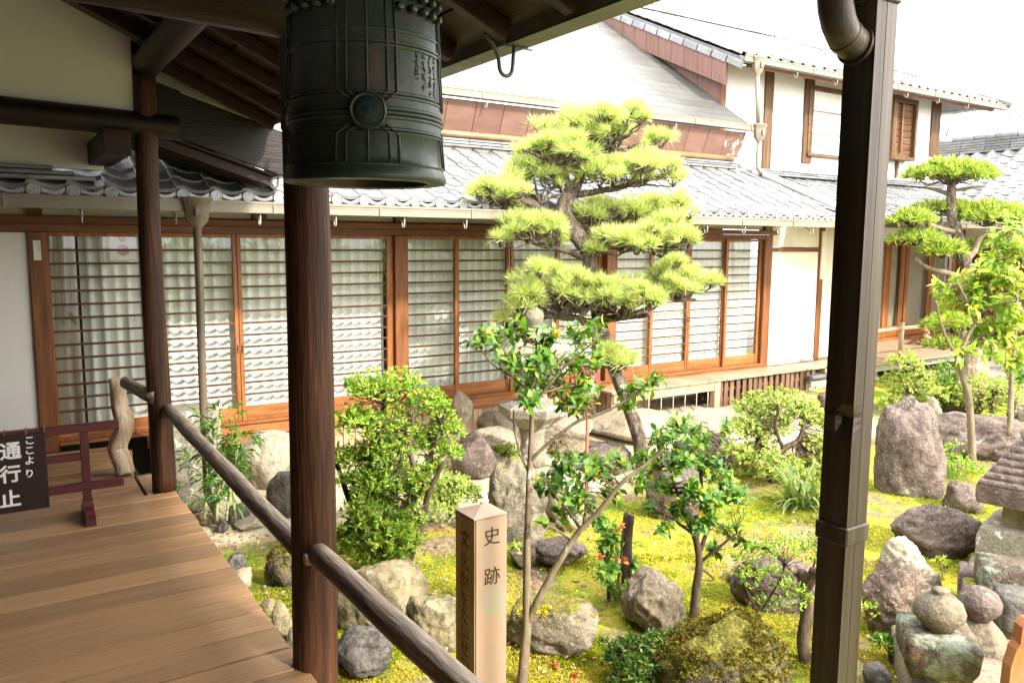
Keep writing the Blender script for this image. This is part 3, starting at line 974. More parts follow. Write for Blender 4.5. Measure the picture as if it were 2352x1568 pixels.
# twisted driftwood post
tw = [(262, 868, 30), (268, 905, 36), (272, 935, 38), (282, 958, 44), (283, 985, 40), (272, 1010, 40), (266, 1030, 42), (275, 1050, 42), (283, 1070, 40), (288, 1094, 42)]
pts, rad = [], []
for (px, py, w) in tw:
    pts.append(spot(px, py, 5.86))
    rad.append(w/314/2*0.98)
fine_p, fine_r = [], []
for i in range(len(pts)-1):
    for t in (0, 0.25, 0.5, 0.75):
        fine_p.append(pts[i].lerp(pts[i+1], t))
        fine_r.append(rad[i]*(1-t)+rad[i+1]*t)
obj('twisted_post', MB().tube(fine_p, fine_r, 18, True, 0.5, 3.3), 'drift', walk, True)

# ---- the lower roof that joins walkway and hall
low = thing('link_roof', 'lower dark roof with rafters linking the walkway to the hall eave', 'roof', (1, 7, 2.3))
S2 = math.atan(0.31)
R2 = Matrix.Rotation(S2, 3, 'Y')
l2 = 2.0/math.cos(S2)


def lowz(x):
    return 2.56-0.31*(x-1.87)


obj('bargeboard', MB().box((0.97, 6.2, lowz(0.97)-0.185), (l2+0.1, 0.035, 0.31), R2, ch=0.004), 'beam_x', low)
for i in range(4):
    yy = 6.29+0.19*i
    obj('rafter', MB().box((0.85, yy, lowz(0.85)-0.41), (l2, 0.05, 0.07), R2, ch=0.004), 'rafter', low)
obj('roof_board', MB().box((0.85, 6.62, lowz(0.85)-0.362), (l2, 0.8, 0.014), R2), 'ceil', low)
obj('roof_cover', MB().box((0.95, 6.98, lowz(0.95)-0.03), (l2+0.08, 1.5, 0.09), R2), 'tile_d', low)
for i in range(7):
    xx = 0.2+0.29*i
    obj('verge_tile', MB().box((xx, 6.19, lowz(xx)+0.02+0.006*(i % 2)), (0.31, 0.03, 0.085), Matrix.Rotation(S2-0.03, 3, 'Y'), ch=0.004), 'tile', low)
obj('eave_beam', MB().box((0.72, 6.2, 2.32), (0.16, 1.0, 0.16), ch=0.006), 'rafter', low)
obj('roof_cover', MB().box((-1.05, 6.98, lowz(-0.03)-0.03), (2.1, 1.6, 0.06)), 'tile_d', low)
obj('gable_plaster', MB().box((-0.63, 6.66, 2.56), (2.74, 0.05, 0.7)), 'plaster_w', low)
for j in range(3):
    for i in range(6):
        obj('ridge_tile', MB().box((-1.8+0.4*i+0.13*j, 6.61-0.025*j, 2.205-0.036*j), (0.415, 0.12, 0.03), None, 0.004), 'tile_d', low)
mb = MB()
mb.box((1.90, 6.95, 2.235), (0.006, 1.5, 0.07))
mb.box((1.94, 6.95, 2.2), (0.09, 1.5, 0.006))
mb.box((1.985, 6.95, 2.235), (0.006, 1.5, 0.075))
obj('gutter', mb, 'gutter', low)
obj('rain_hopper', MB().lathe([(0.02, -0.12), (0.045, -0.1), (0.055, -0.04), (0.06, 0.04)], 12, (1.93, 7.55, 2.2)), 'gutter', low, 'auto')
for yy in (6.36, 7.0):
    pts = [Vector((1.80, yy, 2.33)), Vector((1.86, yy, 2.26)), Vector((1.865, yy, 2.17))]
    for a in range(1, 8):
        t = math.pi*a/8
        pts.append(Vector((1.9-0.035*math.cos(t), yy, 2.16-0.045*math.sin(t))))
    pts.append(Vector((1.935, yy, 2.2)))
    obj('gutter_hook', MB().tube(pts, 0.007, 8), 'hook', low, True)

# ================================================================== MAIN HALL (front at Y = 7.42)
YW = 7.42
hall = thing('temple_hall', 'long low temple hall with slatted glass doors and grey tiled eave', 'building', (4, 7.6, -0.4))


def bx(name, c, d, m, parent=None, ch=0.004, rot=None, **k):
    return obj(name, MB().box(c, d, rot, ch), m, parent if parent is not None else hall, **k)


def span(name, x0, x1, y0, y1, z0, z1, m, parent=None, ch=0.004, **k):
    return bx(name, ((x0+x1)/2, (y0+y1)/2, (z0+z1)/2), (x1-x0, y1-y0, z1-z0), m, parent, ch, **k)


span('plaster_panel', -2.2, 0.255, YW+0.01, YW+0.06, -0.02, 1.76, 'plaster_w')
for (x0, x1, zt, m) in ((0.257, 0.385, 1.765, 'brown_z'), (3.405, 3.548, 1.765, 'brown_z'), (6.15, 6.31, 1.765, 'brown_z'), (8.95, 9.10, 1.83, 'brown_z'),
                        (10.13, 10.24, 1.95, 'brown_z')):
    span('post', x0, x1, YW-0.02, YW+0.12, -0.02, zt, m)
for (x0, x1) in ((3.42, 3.535), (6.16, 6.30), (8.96, 9.09), (2.02, 2.14), (0.27, 0.37)):
    span('short_post', x0, x1, YW+0.0, YW+0.12, 1.893, 2.14, 'brown_z')
span('lintel', 0.0, 9.16, YW-0.045, YW+0.05, 1.832, 1.89, 'brown_x')
span('door_head', -2.0, 8.948, YW-0.012, YW+0.12, 1.766, 1.83, 'brown_x')
span('plaster_strip', -2.0, 9.2, YW+0.05, YW+0.1, 1.9, 2.4, 'plaster')
# sill board and skirting under it
span('sill_track', 0.386, 8.948, YW-0.05, YW+0.14, 0.03, 0.052, 'orange_x')
for (x0, x1) in ((1.05, 3.4), (3.404, 6.2)):
    span('sill_board', x0, x1, YW-0.03, YW+0.03, -0.085, 0.027, 'orange_x')
span('sill_board', 6.204, 8.948, YW-0.03, YW+0.03, -0.01, 0.027, 'orange_x')
x = 1.1
while x < 6.9:
    span('skirting_board', x, x+0.118, YW+0.0, YW+0.02, -0.52, -0.088+(0.05 if x > 6.2 else 0), 'pale_z', ch=0.003)
    x += 0.124
obj('step_shelf', MB().box((1.72, 7.2, -0.045), (0.55, 0.32, 0.03), ch=0.003), 'orange_x', hall)
obj('step_shelf', MB().box((1.92, 7.24, -0.13), (0.1, 0.24, 0.14), ch=0.003), 'orange_x', hall)
span('under_floor', -2, 9.2, 8.0, 8.05, -0.6, 0.0, 'dark')
span('inner_floor', -2.0, 9.1, YW+0.15, 9.0, -0.04, -0.01, 'dark')
span('inner_wall', -2.2, 9.3, 8.5, 8.55, -0.6, 2.8, 'dark')




def door(x0, x1, y0, ls, rs, z0=0.053, z1=1.764, kick=0.115, nsl=13, handle=None):
    """a sliding door: stiles, rails, slats, glass, kick panel"""
    fr = MB()
    t = 0.03
    if ls:
        fr.box((x0+ls/2, y0, (z0+z1)/2), (ls, t, z1-z0), None, 0.003)
    if rs:
        fr.box((x1-rs/2, y0, (z0+z1)/2), (rs, t, z1-z0), None, 0.003)
    a, b2 = x0+ls, x1-rs
    fr.box(((a+b2)/2, y0, z1-0.016), (b2-a-0.001, t-0.004, 0.032), None, 0.003)
    fr.box(((a+b2)/2, y0, z0+0.009), (b2-a-0.001, t-0.004, 0.018), None, 0.003)
    d = obj('sliding_door', fr, 'orange_z', hall)
    gb, gt = z0+0.018+kick, z1-0.032
    obj('kick_panel', MB().box(((a+b2)/2, y0, z0+0.018+kick/2), (b2-a-0.002, t-0.012, kick-0.002), None, 0.003), 'orange_x', d)
    obj('glass', MB().box(((a+b2)/2, y0+0.004, (gb+gt)/2), (b2-a-0.002, 0.003, gt-gb-0.002)), 'glass', d)
    if 'slat' not in SHARE:
        SHARE['slat'] = {}
    w = round(b2-a, 3)
    if w not in SHARE['slat']:
        me = mesh_of('slat', MB().box((0, 0, 0), (w, 0.022, 0.018), None, 0.002))
        me.materials.append(M['slat'])
        SHARE['slat'][w] = me
    for i in range(nsl):
        z = gb+(gt-gb)*(i+1)/(nsl+1)
        inst('slat', SHARE['slat'][w], d, ((a+b2)/2, y0-0.006, z))
    if handle is not None:
        obj('finger_pull', MB().box((handle, y0-t/2-0.0005, 0.72), (0.014, 0.003, 0.075), None, 0.001), 'dark', d)
    return d


SHARE = {}
yd = YW+0.045
door(0.387, 1.868, yd, 0.012, 0.036, handle=1.85)
door(1.872, 3.403, yd, 0.036, 0.07, handle=1.89)
for (a, b2, ls, rs, off, hd) in ((3.55, 4.165, 0.02, 0.05, 0.0, None), (4.13, 4.815, 0.045, 0.03, 0.036, None), (4.818, 5.49, 0.03, 0.05, 0.0, None),
                                 (5.455, 6.148, 0.045, 0.06, 0.036, None), (6.312, 6.95, 0.02, 0.05, 0.0, None), (6.915, 7.6, 0.045, 0.034, 0.036, 7.583),
                                 (7.604, 8.275, 0.034, 0.05, 0.036, 7.62), (8.24, 8.946, 0.045, 0.05, 0.0, None)):
    door(a, b2, yd+off, ls, rs, handle=hd)


def curtain(name, x0, x1, y0, z0, z1, m, label, grp, amp=0.022, waves=None, seed=0):
    nx = max(24, int((x1-x0)/0.0125))
    nz_ = 10
    mb = MB()
    waves = waves or (x1-x0)/0.1
    for j in range(nz_+1):
        z = z0+(z1-z0)*j/nz_
        for i in range(nx+1):
            u = i/nx
            ph = 2*math.pi*waves*u+1.4*noise.noise(Vector((u*6+seed, 0.3*j/nz_, 1)))+seed
            s = math.sin(ph)
            yy = y0+amp*(s+0.28*math.sin(2*ph+0.6))*(0.8+0.25*noise.noise(Vector((u*5, seed, j*0.15))))
            mb.v.append((x0+(x1-x0)*u, yy, z))
    for j in range(nz_):
        for i in range(nx):
            k = j*(nx+1)+i
            mb.f.append((k, k+1, k+nx+2, k+nx+1))
    o = obj(name, mb, m, None, True, fixn=False)
    tag(o, label, 'curtain', grp)
    return o


CG = 'white curtains hung behind the hall doors'
curtain('curtain', 0.62, 1.12, YW+0.15, 0.04, 1.77, 'curtain', 'white pleated curtain behind the slatted glass beside the red-dot paper', CG, seed=1)
curtain('curtain', 1.14, 3.34, YW+0.135, 0.04, 1.77, 'curtain', 'wide white pleated curtain behind the glass doors left of the thick brown hall post', CG, seed=2)
curtain('curtain', 3.58, 4.8, YW+0.135, 0.04, 1.77, 'curtain', 'white pleated curtain behind the two doors just right of the thick hall post', CG, seed=3)
curtain('curtain', 4.82, 6.05, YW+0.135, 0.04, 1.77, 'curtain', 'white pleated curtain behind the doors crossed by the pine trunk', CG, seed=4)
curtain('curtain', 6.35, 7.6, YW+0.135, 0.04, 1.77, 'curtain', 'white curtain behind the doors above the hall veranda, under the pine right pads', CG, amp=0.012, seed=5)
curtain('curtain', 7.62, 8.84, YW+0.135, 0.04, 1.77, 'curtain', 'white curtain behind the last two doors beside the blank plaster panel', CG, amp=0.012, seed=6)
curtain('curtain', 0.41, 0.60, YW+0.165, 0.04, 1.77, 'curtain_t', 'narrow taupe curtain tied at the door edge by the paper slip post', CG, seed=7)

# paper notices
pp = thing('paper_notice', 'small paper notice with two red round seals behind the door glass', 'notice', (0.95, YW+0.09, 1.6))
obj('paper', MB().box((0.945, YW+0.085, 1.665), (0.2, 0.002, 0.25)), 'paper', pp)
for (z, r) in ((1.715, 0.03), (1.62, 0.046)):
    obj('red_seal', MB().lathe([(r, 0), (r, 0.001)], 20, (0, 0, 0)), 'redink', pp)
    o = bpy.data.objects[[q.name for q in pp.children if q.name.startswith('red_seal')][-1]]
    o.rotation_euler = (R(90), 0, 0)
    o.location = Vector((0.95, YW+0.082, z))-WPOS[pp.name]
obj('paper_edge', MB().box((0.945, YW+0.083, 1.535), (0.2, 0.003, 0.012)), 'tan_belly', pp)
sl = thing('paper_slip', 'white paper slip with red characters pinned to the left hall post', 'notice', (0.32, YW-0.023, 1.6))
obj('slip', MB().box((0.318, YW-0.0225, 1.62), (0.052, 0.002, 0.155)), 'paper', sl)
for i, chs in enumerate('火の用心'):
    text_mesh('character', chs, 0.02, 'redink', sl, (0.329, YW-0.0245, 1.675-0.021*i), (1, 0, 0), (0, 0, 1), 0.0003)

# white panel and the end bay
span('plaster_panel', 9.101, 10.129, YW+0.0, YW+0.05, 0.035, 1.60, 'plaster')
span('plaster_panel', 9.101, 10.129, YW+0.0, YW+0.05, 1.665, 2.05, 'plaster')
span('transom', 9.101, 10.129, YW-0.015, YW+0.06, 1.602, 1.662, 'brown_x')
span('ground_rail', 9.101, 10.129, YW-0.02, YW+0.06, 0.0, 0.033, 'grey_x')
span('plaster_panel', 10.242, 11.3, YW+0.0, YW+0.05, 0.035, 2.0, 'plaster')
span('meter_box', 10.15, 10.24, YW-0.05, YW-0.022, 1.2, 1.9, 'plaster')
span('side_wall', 11.25, 11.3, YW+0.052, 8.5, 0.0, 2.0, 'plaster')

# ---- veranda of the hall, boards run outwards
ver = thing('hall_veranda', 'weathered plank veranda before the hall doors with slatted vent underneath', 'veranda', (8, 7.2, -0.35))
x = 5.9
k = 0
while x < 9.98:
    w = 0.112+0.004*math.sin(k*1.3)
    yf = 6.965+0.004*math.sin(k*2.1)
    obj('plank', MB().box((x+w/2, (yf+YW-0.055)/2, -0.012+0.0015*math.sin(k*5.1)), (w-0.004, YW-0.055-yf, 0.026), ch=0.003), 'deck2', ver)
    x += w
    k += 1
obj('front_beam', MB().box((6.78, 7.02, -0.085), (1.66, 0.05, 0.115), ch=0.004), 'pale_x', ver)
obj('corner_post', MB().box((7.66, 7.03, -0.22), (0.1, 0.09, 0.37), ch=0.004), 'pale_z', ver)
obj('leg', MB().box((5.98, 7.06, -0.2), (0.09, 0.09, 0.4), ch=0.004), 'pale_z', ver)
for i in range(18):
    xx = 7.745+0.1085*i
    obj('vent_slat', MB().box((xx, 7.02+0.012*math.sin(i), -0.21), (0.07, 0.02, 0.36), ch=0.003), 'vent', ver)
for z in (-0.15, -0.28):
    obj('vent_rail', MB().box((8.68, 7.045, z), (2.0, 0.024, 0.04), ch=0.003), 'brown_x', ver)
obj('vent_back', MB().box((8.68, 7.3, -0.21), (2.1, 0.02, 0.4)), 'dark', ver)
for i in range(8):
    xx = 6.1+0.2*i
    zz = gz(xx, 7.2)
    pts = [Vector((xx, 7.0, -0.1)), Vector((xx, 7.0, zz+0.03)), Vector((xx+0.02, 7.05, zz+0.012)), Vector((xx+0.25, 7.38, zz+0.014))]
    obj('rain_chain', MB().tube(pts, 0.005, 5), 'chain', ver, True)

# ---- eave: tiles, end tiles, gutter, rafter tails
roofp = 0.45
EY, EZ = 6.50, 2.035


def tile_mesh(w=0.243, ln=0.25, th=0.026, h=0.032, name='roof_tile', m='tile'):
    """a pantile: raised roll at the left, a dished pan at the right; origin at the middle of its lower edge"""
    prof = [(-0.5, 0.0), (-0.495, h*0.8), (-0.45, h), (-0.33, h*1.02), (-0.24, h*0.8), (-0.16, h*0.4), (-0.04, 0.006), (0.14, -0.004), (0.32, -0.001), (0.46, 0.008), (0.53, 0.014)]
    vs, fs = [], []
    for (yy, lift) in ((0, 0), (ln, -0.002)):
        for (u, z) in prof:
            vs.append((u*w, yy, z+lift+th))
    for (u, z) in prof:
        vs.append((u*w, 0, z))
    m_ = len(prof)
    for i in range(m_-1):
        fs.append((i, i+1, m_+i+1, m_+i))
        fs.append((2*m_+i, 2*m_+i+1, i+1, i))
    fs.append((0, m_, m_+0, 2*m_))
    fs = fs[:-1]
    fs.append((2*m_, 0, m_))
    mb = MB()
    mb.add(vs, fs)
    me = mesh_of(name, mb, 'auto', fixn=False)
    me.materials.append(M[m])
    return me


def tile_roof(parent, fn, cols, rows, expo, pitch_ang, yaw, me, lim, key, skip=None, stag=0.0):
    """lay tiles; the `lim` closest to the garden are parts, the rest one joined part"""
    cells = []
    for r in range(rows):
        for c in range(cols):
            p = fn(c, r)
            if skip and skip(p, c, r):
                continue
            cells.append((key(p), p))
    cells.sort(key=lambda t: t[0])
    rest = MB()
    for i, (_, p) in enumerate(cells):
        jit = random.uniform(-0.012, 0.012)
        rot = (pitch_ang-0.06+random.uniform(-0.014, 0.014), jit*0.6, yaw+jit)
        if i < lim:
            inst('roof_tile', me, parent, p, rot)
        else:
            mw = Matrix.Translation(p) @ Matrix.Rotation(yaw, 4, 'Z') @ Matrix.Rotation(rot[0], 4, 'X')
            rest.add([mw @ v.co for v in me.vertices], [tuple(f.vertices) for f in me.polygons])
    if rest.v:
        o = obj('roof_tile_rows', rest, me.materials[0], parent, True, fixn=False)
        o['kind'] = 'stuff'


PA = math.atan(roofp)
T1 = tile_mesh()
expo = 0.2
rows1 = 8
X0r = 2.49-0.2425*15


def fn1(c, r):
    d = 0.03+expo*r*math.cos(PA)
    return Vector((X0r+0.2425*c+0.05, EY-0.02+d, EZ+0.012+d*roofp))


NC1 = 43
tile_roof(hall, fn1, NC1, rows1, expo, PA, 0.0, T1, 290, lambda p: (p-Vector((2.6, 0, 2))).length+(6 if p.x < 0.9 else 0),
          skip=lambda p, c, r: (p.x < -0.9) or (p.x < 1.2 and r > 2))
# bed under the tiles
mb = MB()
mb.prism([(EY+0.02, EZ-0.015), (8.05, EZ-0.015+(8.05-EY-0.02)*roofp), (8.05, EZ-0.075+(8.05-EY-0.02)*roofp), (EY+0.02, EZ-0.065)], 0, -1.2, 9.36)
obj('roof_bed', mb, 'tile_d', hall)


def disc_tile():
    """round eave end tile with three comma marks in relief"""
    mb = MB()
    prof = [(0.047, 0.05), (0.047, 0.0), (0.044, -0.006), (0.038, -0.007), (0.035, -0.001)]
    n = 18
    vs, fs = [], []
    for r, z in prof:
        for k in range(n):
            a = 2*math.pi*k/n
            vs.append((r*math.cos(a), z, r*math.sin(a)))
    for i in range(len(prof)-1):
        for k in range(n):
            a, b2 = i*n+k, i*n+(k+1) % n
            fs.append((a, a+n, b2+n, b2))
    fs.append(tuple(range(4*n, 5*n)))
    mb.add(vs, fs)
    for q in range(3):
        a0 = q*2*math.pi/3
        vs = []
        for i in range(6):
            t = i/5
            a = a0+t*1.7
            r = 0.013+0.013*t
            w = 0.0085*(1-t)+0.0015
            for (dr, yy) in ((-w, -0.001), (w, -0.001), (-w*0.6, -0.006), (w*0.6, -0.006)):
                vs.append(((r+dr)*math.cos(a), yy, (r+dr)*math.sin(a)))
        fs = []
        for i in range(5):
            k = i*4
            fs += [(k, k+4, k+6, k+2), (k+2, k+6, k+7, k+3), (k+3, k+7, k+5, k+1)]
        fs.append((0, 2, 3, 1))
        mb.add(vs, fs)
    # the hanging crescent to the right of the disc
    vs, m_ = [], 7
    for i in range(m_):
        t = i/(m_-1)
        xx = 0.05+0.142*t
        top = 0.022-0.03*math.sin(t*math.pi)
        vs += [(xx, 0.0, top), (xx, -0.0, -0.012-0.018*math.sin(t*math.pi)), (xx, 0.02, top), (xx, 0.02, -0.012-0.018*math.sin(t*math.pi))]
    fs = []
    for i in range(m_-1):
        k = i*4
        fs += [(k, k+1, k+5, k+4), (k+1, k+3, k+7, k+5), (k+2, k, k+4, k+6)]
    mb.add(vs, fs)
    me = mesh_of('eave_tile', mb, 'auto')
    me.materials.append(M['tile'])
    return me


DT = disc_tile()
for c in range(NC1):
    xx = X0r+0.2425*c
    if xx < -0.8 or xx > 9.3:
        continue
    inst('eave_tile', DT, hall, (xx-0.03, EY-0.012, EZ+0.012), (0, 0, 0))


def gutter(parent, x0, x1, y0, z0, w=0.1, h=0.085, seams=1.8, m='gutter', hook=None, hm='hook'):
    """box gutter along X: front lip, front, bottom, back, seams and bent hooks"""
    mb = MB()
    xm, L = (x0+x1)/2, x1-x0
    mb.box((xm, y0, z0+h/2), (L, 0.006, h), None)
    mb.box((xm, y0-0.006, z0+h-0.008), (L, 0.008, 0.016), None)
    mb.box((xm, y0-0.003, z0+h-0.03), (L, 0.006, 0.01), None)
    mb.box((xm, y0+w/2, z0), (L-0.002, w-0.008, 0.006), None)
    mb.box((xm, y0+w, z0+h*0.55), (L, 0.006, h*1.1), None)
    g = obj('gutter', mb, m, parent)
    if seams:
        x = x0+0.4
        while x < x1:
            obj('gutter_strap', MB().box((x, y0-0.009, z0+h/2), (0.014, 0.008, h+0.012), None, 0.002), m, g)
            x += seams
    if hook:
        x = x0+hook[0]
        while x < x1:
            pts = [Vector((x-0.03, y0+w+0.05, z0-0.005)), Vector((x-0.03, y0+w-0.01, z0-0.03)), Vector((x-0.03, y0+w-0.03, z0-0.06))]
            for a in range(1, 7):
                t = math.pi*a/7
                pts.append(Vector((x-0.03, y0+w-0.052+0.022*math.cos(t), z0-0.068-0.024*math.sin(t))))
            pts.append(Vector((x-0.03, y0+w-0.076, z0-0.004)))
            obj('gutter_hook', MB().tube(pts, 0.0055, 6), hm, g, True)
            x += hook[1]
    return g


gutter(hall, -1.2, 9.42, EY-0.12, EZ-0.115, 0.1, 0.085, 0.9, hook=(0.55, 0.62))
x = -0.9
while x < 9.3:
    bx('rafter_tail', (x, 6.98, EZ-0.02+0.12), (0.06, 0.95, 0.06), 'brown_z', rot=Matrix.Rotation(PA*0.8, 3, 'X'))
    x += 0.303
obj('eave_board', MB().box((4.1, 6.98, EZ+0.15), (10.5, 1.0, 0.012), Matrix.Rotation(PA*0.8, 3, 'X')), 'pale_x', hall)

# ---- downpipe at the left, with its hopper
dp = thing('rain_downpipe', 'beige round downpipe with flared hopper standing between walkway post and hall doors', 'downpipe', ground(488, 1192))


def hopper(parent, c, s=1.0, m='gutter'):
    mb = MB()
    prof = [(0.03, -0.2), (0.034, -0.17), (0.07, -0.12), (0.08, -0.03), (0.088, 0.02), (0.1, 0.035), (0.1, 0.055)]
    vs, fs = [], []
    n = 4
    for r, z in prof:
        for k in range(8):
            a = R(22.5)+2*math.pi*k/8
            f = 1.0 if k in (0, 3, 4, 7) else 0.92
            q = 1.18 if z > -0.15 else 1.0
            vs.append((c[0]+q*r*s*math.cos(a)*f, c[1]+r*s*math.sin(a)*f*0.9, c[2]+z*s))
    for i in range(len(prof)-1):
        for k in range(8):
            a, b2 = i*8+k, i*8+(k+1) % 8
            fs.append((a, b2, b2+8, a+8))
    fs.append(tuple(range(8))[::-1])
    mb.add(vs, fs)
    h = obj('hopper', mb, m, parent, 'auto')
    obj('hopper_crest', MB().box((c[0], c[1]-0.078*s, c[2]-0.05*s), (0.05*s, 0.006, 0.07*s), None, 0.002), m, h)
    return h


hc = on(452, 478, 1, 6.36)
hopper(dp, (hc.x, 6.37, 1.97), 1.0, 'shaded_pipe')
foot = ground(492, 1200)
pts = [Vector((hc.x, 6.37, 1.8))]
for (px, py) in ((458, 640), (466, 900), (477, 1130)):
    pts.append(on(px, py, 1, 6.33))
ft = pts[-1]
pts += [ft+Vector((0.02, -0.02, -0.08)), ft+Vector((0.05, -0.06, -0.16)), ft+Vector((0.09, -0.12, -0.2))]
obj('pipe', MB().tube(pts, 0.031, 14), 'shaded_pipe', dp, True)

# ---- top of the lower roof: mortar, ridge courses, bronze band
YT, ZT = 7.93, EZ+(7.93-EY)*roofp
mb = MB()
mb.box((5.3, YT+0.05, ZT+0.03), (8.1, 0.1, 0.1))
obj('mortar_bed', mb, 'mortar', hall)
for j in range(3):
    x = 1.2
    k = 0
    while x < 8.88:
        w = min(0.42 if j else 0.5, 8.9-x)
        obj('ridge_tile', MB().box((x+w/2, YT+0.035+0.02*j, ZT+0.085+0.034*j), (w-0.004, 0.16, 0.026), None, 0.004), 'tile_d', hall)
        x += w
        k += 1
obj('bronze_band', MB().tube([(1.2, YT+0.1, ZT+0.22), (8.93, YT+0.1, ZT+0.22)], 0.042, 12), 'band', hall, True)
# ---- sloping copper skirt below the upper eave
ztop = 3.27
nsk = 22
for i in range(nsk):
    x0 = 1.0+8.1*i/nsk
    x1 = 1.0+8.1*(i+1)/nsk-0.008
    mb = MB()
    off = 0.002*(i % 2)
    mb.add([(x0, YT+0.15, ZT+0.255), (x1, YT+0.15, ZT+0.255), (x1, 8.0-0.06+off+0.0, ztop), (x0, 8.0-0.06, ztop),
            (x0, YT+0.17, ZT+0.255), (x1, YT+0.17, ZT+0.255), (x1, 8.0-0.03, ztop), (x0, 8.0-0.03, ztop)],
           [(0, 1, 2, 3), (4, 7, 6, 5), (0, 4, 5, 1), (3, 2, 6, 7), (0, 3, 7, 4), (1, 5, 6, 2)])
    obj('skirt_panel', mb, 'copper_g' if i == nsk-1 else 'copper', hall)
# ---- upper eave of the hall and its metal roof
gutter(hall, 1.0, 9.19, 7.86, 3.29, 0.1, 0.085, 1.1, hook=(0.9, 1.45))
UP_S = 0.66
UA = math.atan(UP_S)
uy, uz = 7.94, 3.385
RO = Matrix.Rotation(UA, 3, 'X')
XV = 9.13                                  # right verge of the metal roof
for r in range(22):
    x = 1.0+(0.45 if r % 2 else 0.0)
    d = 0.195*r
    yy, zz = uy+(d+0.1)*math.cos(UA), uz+(d+0.1)*math.sin(UA)
    k = 0
    while x < XV-0.02:
        w = min(0.9, XV-x)
        if x+w > 3.4:
            key = ('sh', round(w, 2))
            if key not in SHARE:
                me = mesh_of('shingle', MB().box((0, 0, 0), (w-0.005, 0.172, 0.012), None, 0.0))
                me.materials.append(M['shingle'])
                SHARE[key] = me
            inst('shingle', SHARE[key], hall, (x+w/2, yy, zz+0.005), (UA+0.035+random.uniform(-0.006, 0.006), random.uniform(-0.003, 0.003), 0))
        x += w
        k += 1
mb = MB()
mb.prism([(uy, uz-0.03), (uy+3.8, uz-0.03+3.8*UP_S), (uy+3.8, uz-0.1+3.8*UP_S), (uy, uz-0.1)], 0, 1.0, XV-0.01)
obj('roof_deck', mb, 'copper', hall)
# the recessed wall behind the skirt
span('upper_wall', 1.0, 9.0, 8.2, 8.25, 2.6, 3.3, 'dark')

# ================================================================== TWO-STOREY HOUSE behind, at the right
YH = 8.55
house = thing('two_storey_house', 'white two-storey plaster house with tiled roof rising behind the hall', 'building', (12, 9, 2.7))
SL2 = 0.46
HX0, HX1 = 9.18, 15.02
span('plaster_wall', HX0+0.12, HX1, YH, YH+0.06, 2.4, 4.36, 'plaster_w', house)
# gable side clad in copper panels above the metal roof
npn = 6
for i in range(npn):
    y0 = YH+0.02+2.75*i/npn
    y1 = YH+0.02+2.75*(i+1)/npn-0.01
    mb = MB()
    mb.add([(HX0, y0, 3.3), (HX0, y1, 3.3), (HX0, y1, 4.3+(y1-8.3)*SL2), (HX0, y0, 4.3+(y0-8.3)*SL2)], [(0, 1, 2, 3)])
    mb.add([(HX0+0.03, y0, 3.3), (HX0+0.03, y1, 3.3), (HX0+0.03, y1, 4.3+(y1-8.3)*SL2), (HX0+0.03, y0, 4.3+(y0-8.3)*SL2)], [(3, 2, 1, 0)])
    obj('gable_panel', mb, 'copper', house)
span('corner_post', HX0+0.0, HX0+0.115, YH-0.02, YH+0.05, 3.3, 4.3, 'brown_z', house)
hp = lambda px, py: on(px, py, 1, YH)
for (px0, px1, py0, py1) in ((1757, 1766, 175, 405), (1848, 1860, 195, 375), (2140, 2152, 240, 360)):
    a, b2 = hp(px0, py0), hp(px1, py1)
    span('house_post', a.x, b2.x, YH-0.03, YH+0.03, hp(px0, py1).z, 4.36, 'old_z', house)
# eave fascia, gutter, roof
span('eave_fascia', 9.2, 16.0, 8.06, 8.10, 4.2, 4.27, 'brown_x', house)
obj('soffit', MB().box((12.5, 8.33, 4.33), (7.0, 0.6, 0.02), Matrix.Rotation(math.atan(SL2)*0.8, 3, 'X')), 'brown_x', house)
gutter(house, 9.0, 16.35, 7.94, 4.24, 0.1, 0.085, 1.1, hook=(0.25, 0.95), hm='hook')
HPA = math.atan(SL2)
T2 = tile_mesh(0.262, 0.3, 0.026, 0.036)
hy, hz = 8.0, 4.34


def fnh(c, r):
    d = 0.245*r*math.cos(HPA)
    return Vector((9.13+0.255*c, hy+d, hz+d*SL2))


def skiph(p, c, r):
    return p.x > 16.2-(p.y-hy)*0.95


tile_roof(house, fnh, 29, 13, 0.245, HPA, 0.0, T2, 270, lambda p: (p-Vector((10.5, 7, 4))).length, skip=skiph)
mb = MB()
mb.prism([(hy+0.02, hz-0.03), (11.15, hz-0.03+(11.13-hy)*SL2), (11.15, hz-0.1+(11.13-hy)*SL2), (hy+0.02, hz-0.09)], 0, 9.0, 13.2)
obj('roof_bed', mb, 'tile_d', house)
zr = hz+(11.15-hy)*SL2
mb = MB()
mb.add([(13.2, hy+0.02, hz-0.03), (16.2, hy+0.02, hz-0.03), (13.2, 11.15, zr-0.04), (13.2, hy+0.02, hz-0.1), (16.2, hy+0.02, hz-0.1), (13.2, 11.15, zr-0.12)],
       [(0, 1, 2), (3, 5, 4), (0, 3, 4, 1), (1, 4, 5, 2)])
obj('roof_bed', mb, 'tile_d', house)
mb = MB()
mb.add([(16.25, hy-0.05, hz), (13.2, 11.15, zr), (16.25, 14.3, hz), (16.25, hy-0.05, hz-0.05), (16.25, 14.3, hz-0.05)], [(0, 2, 1), (0, 3, 4, 2)])
obj('hip_roof', mb, 'tile', house)
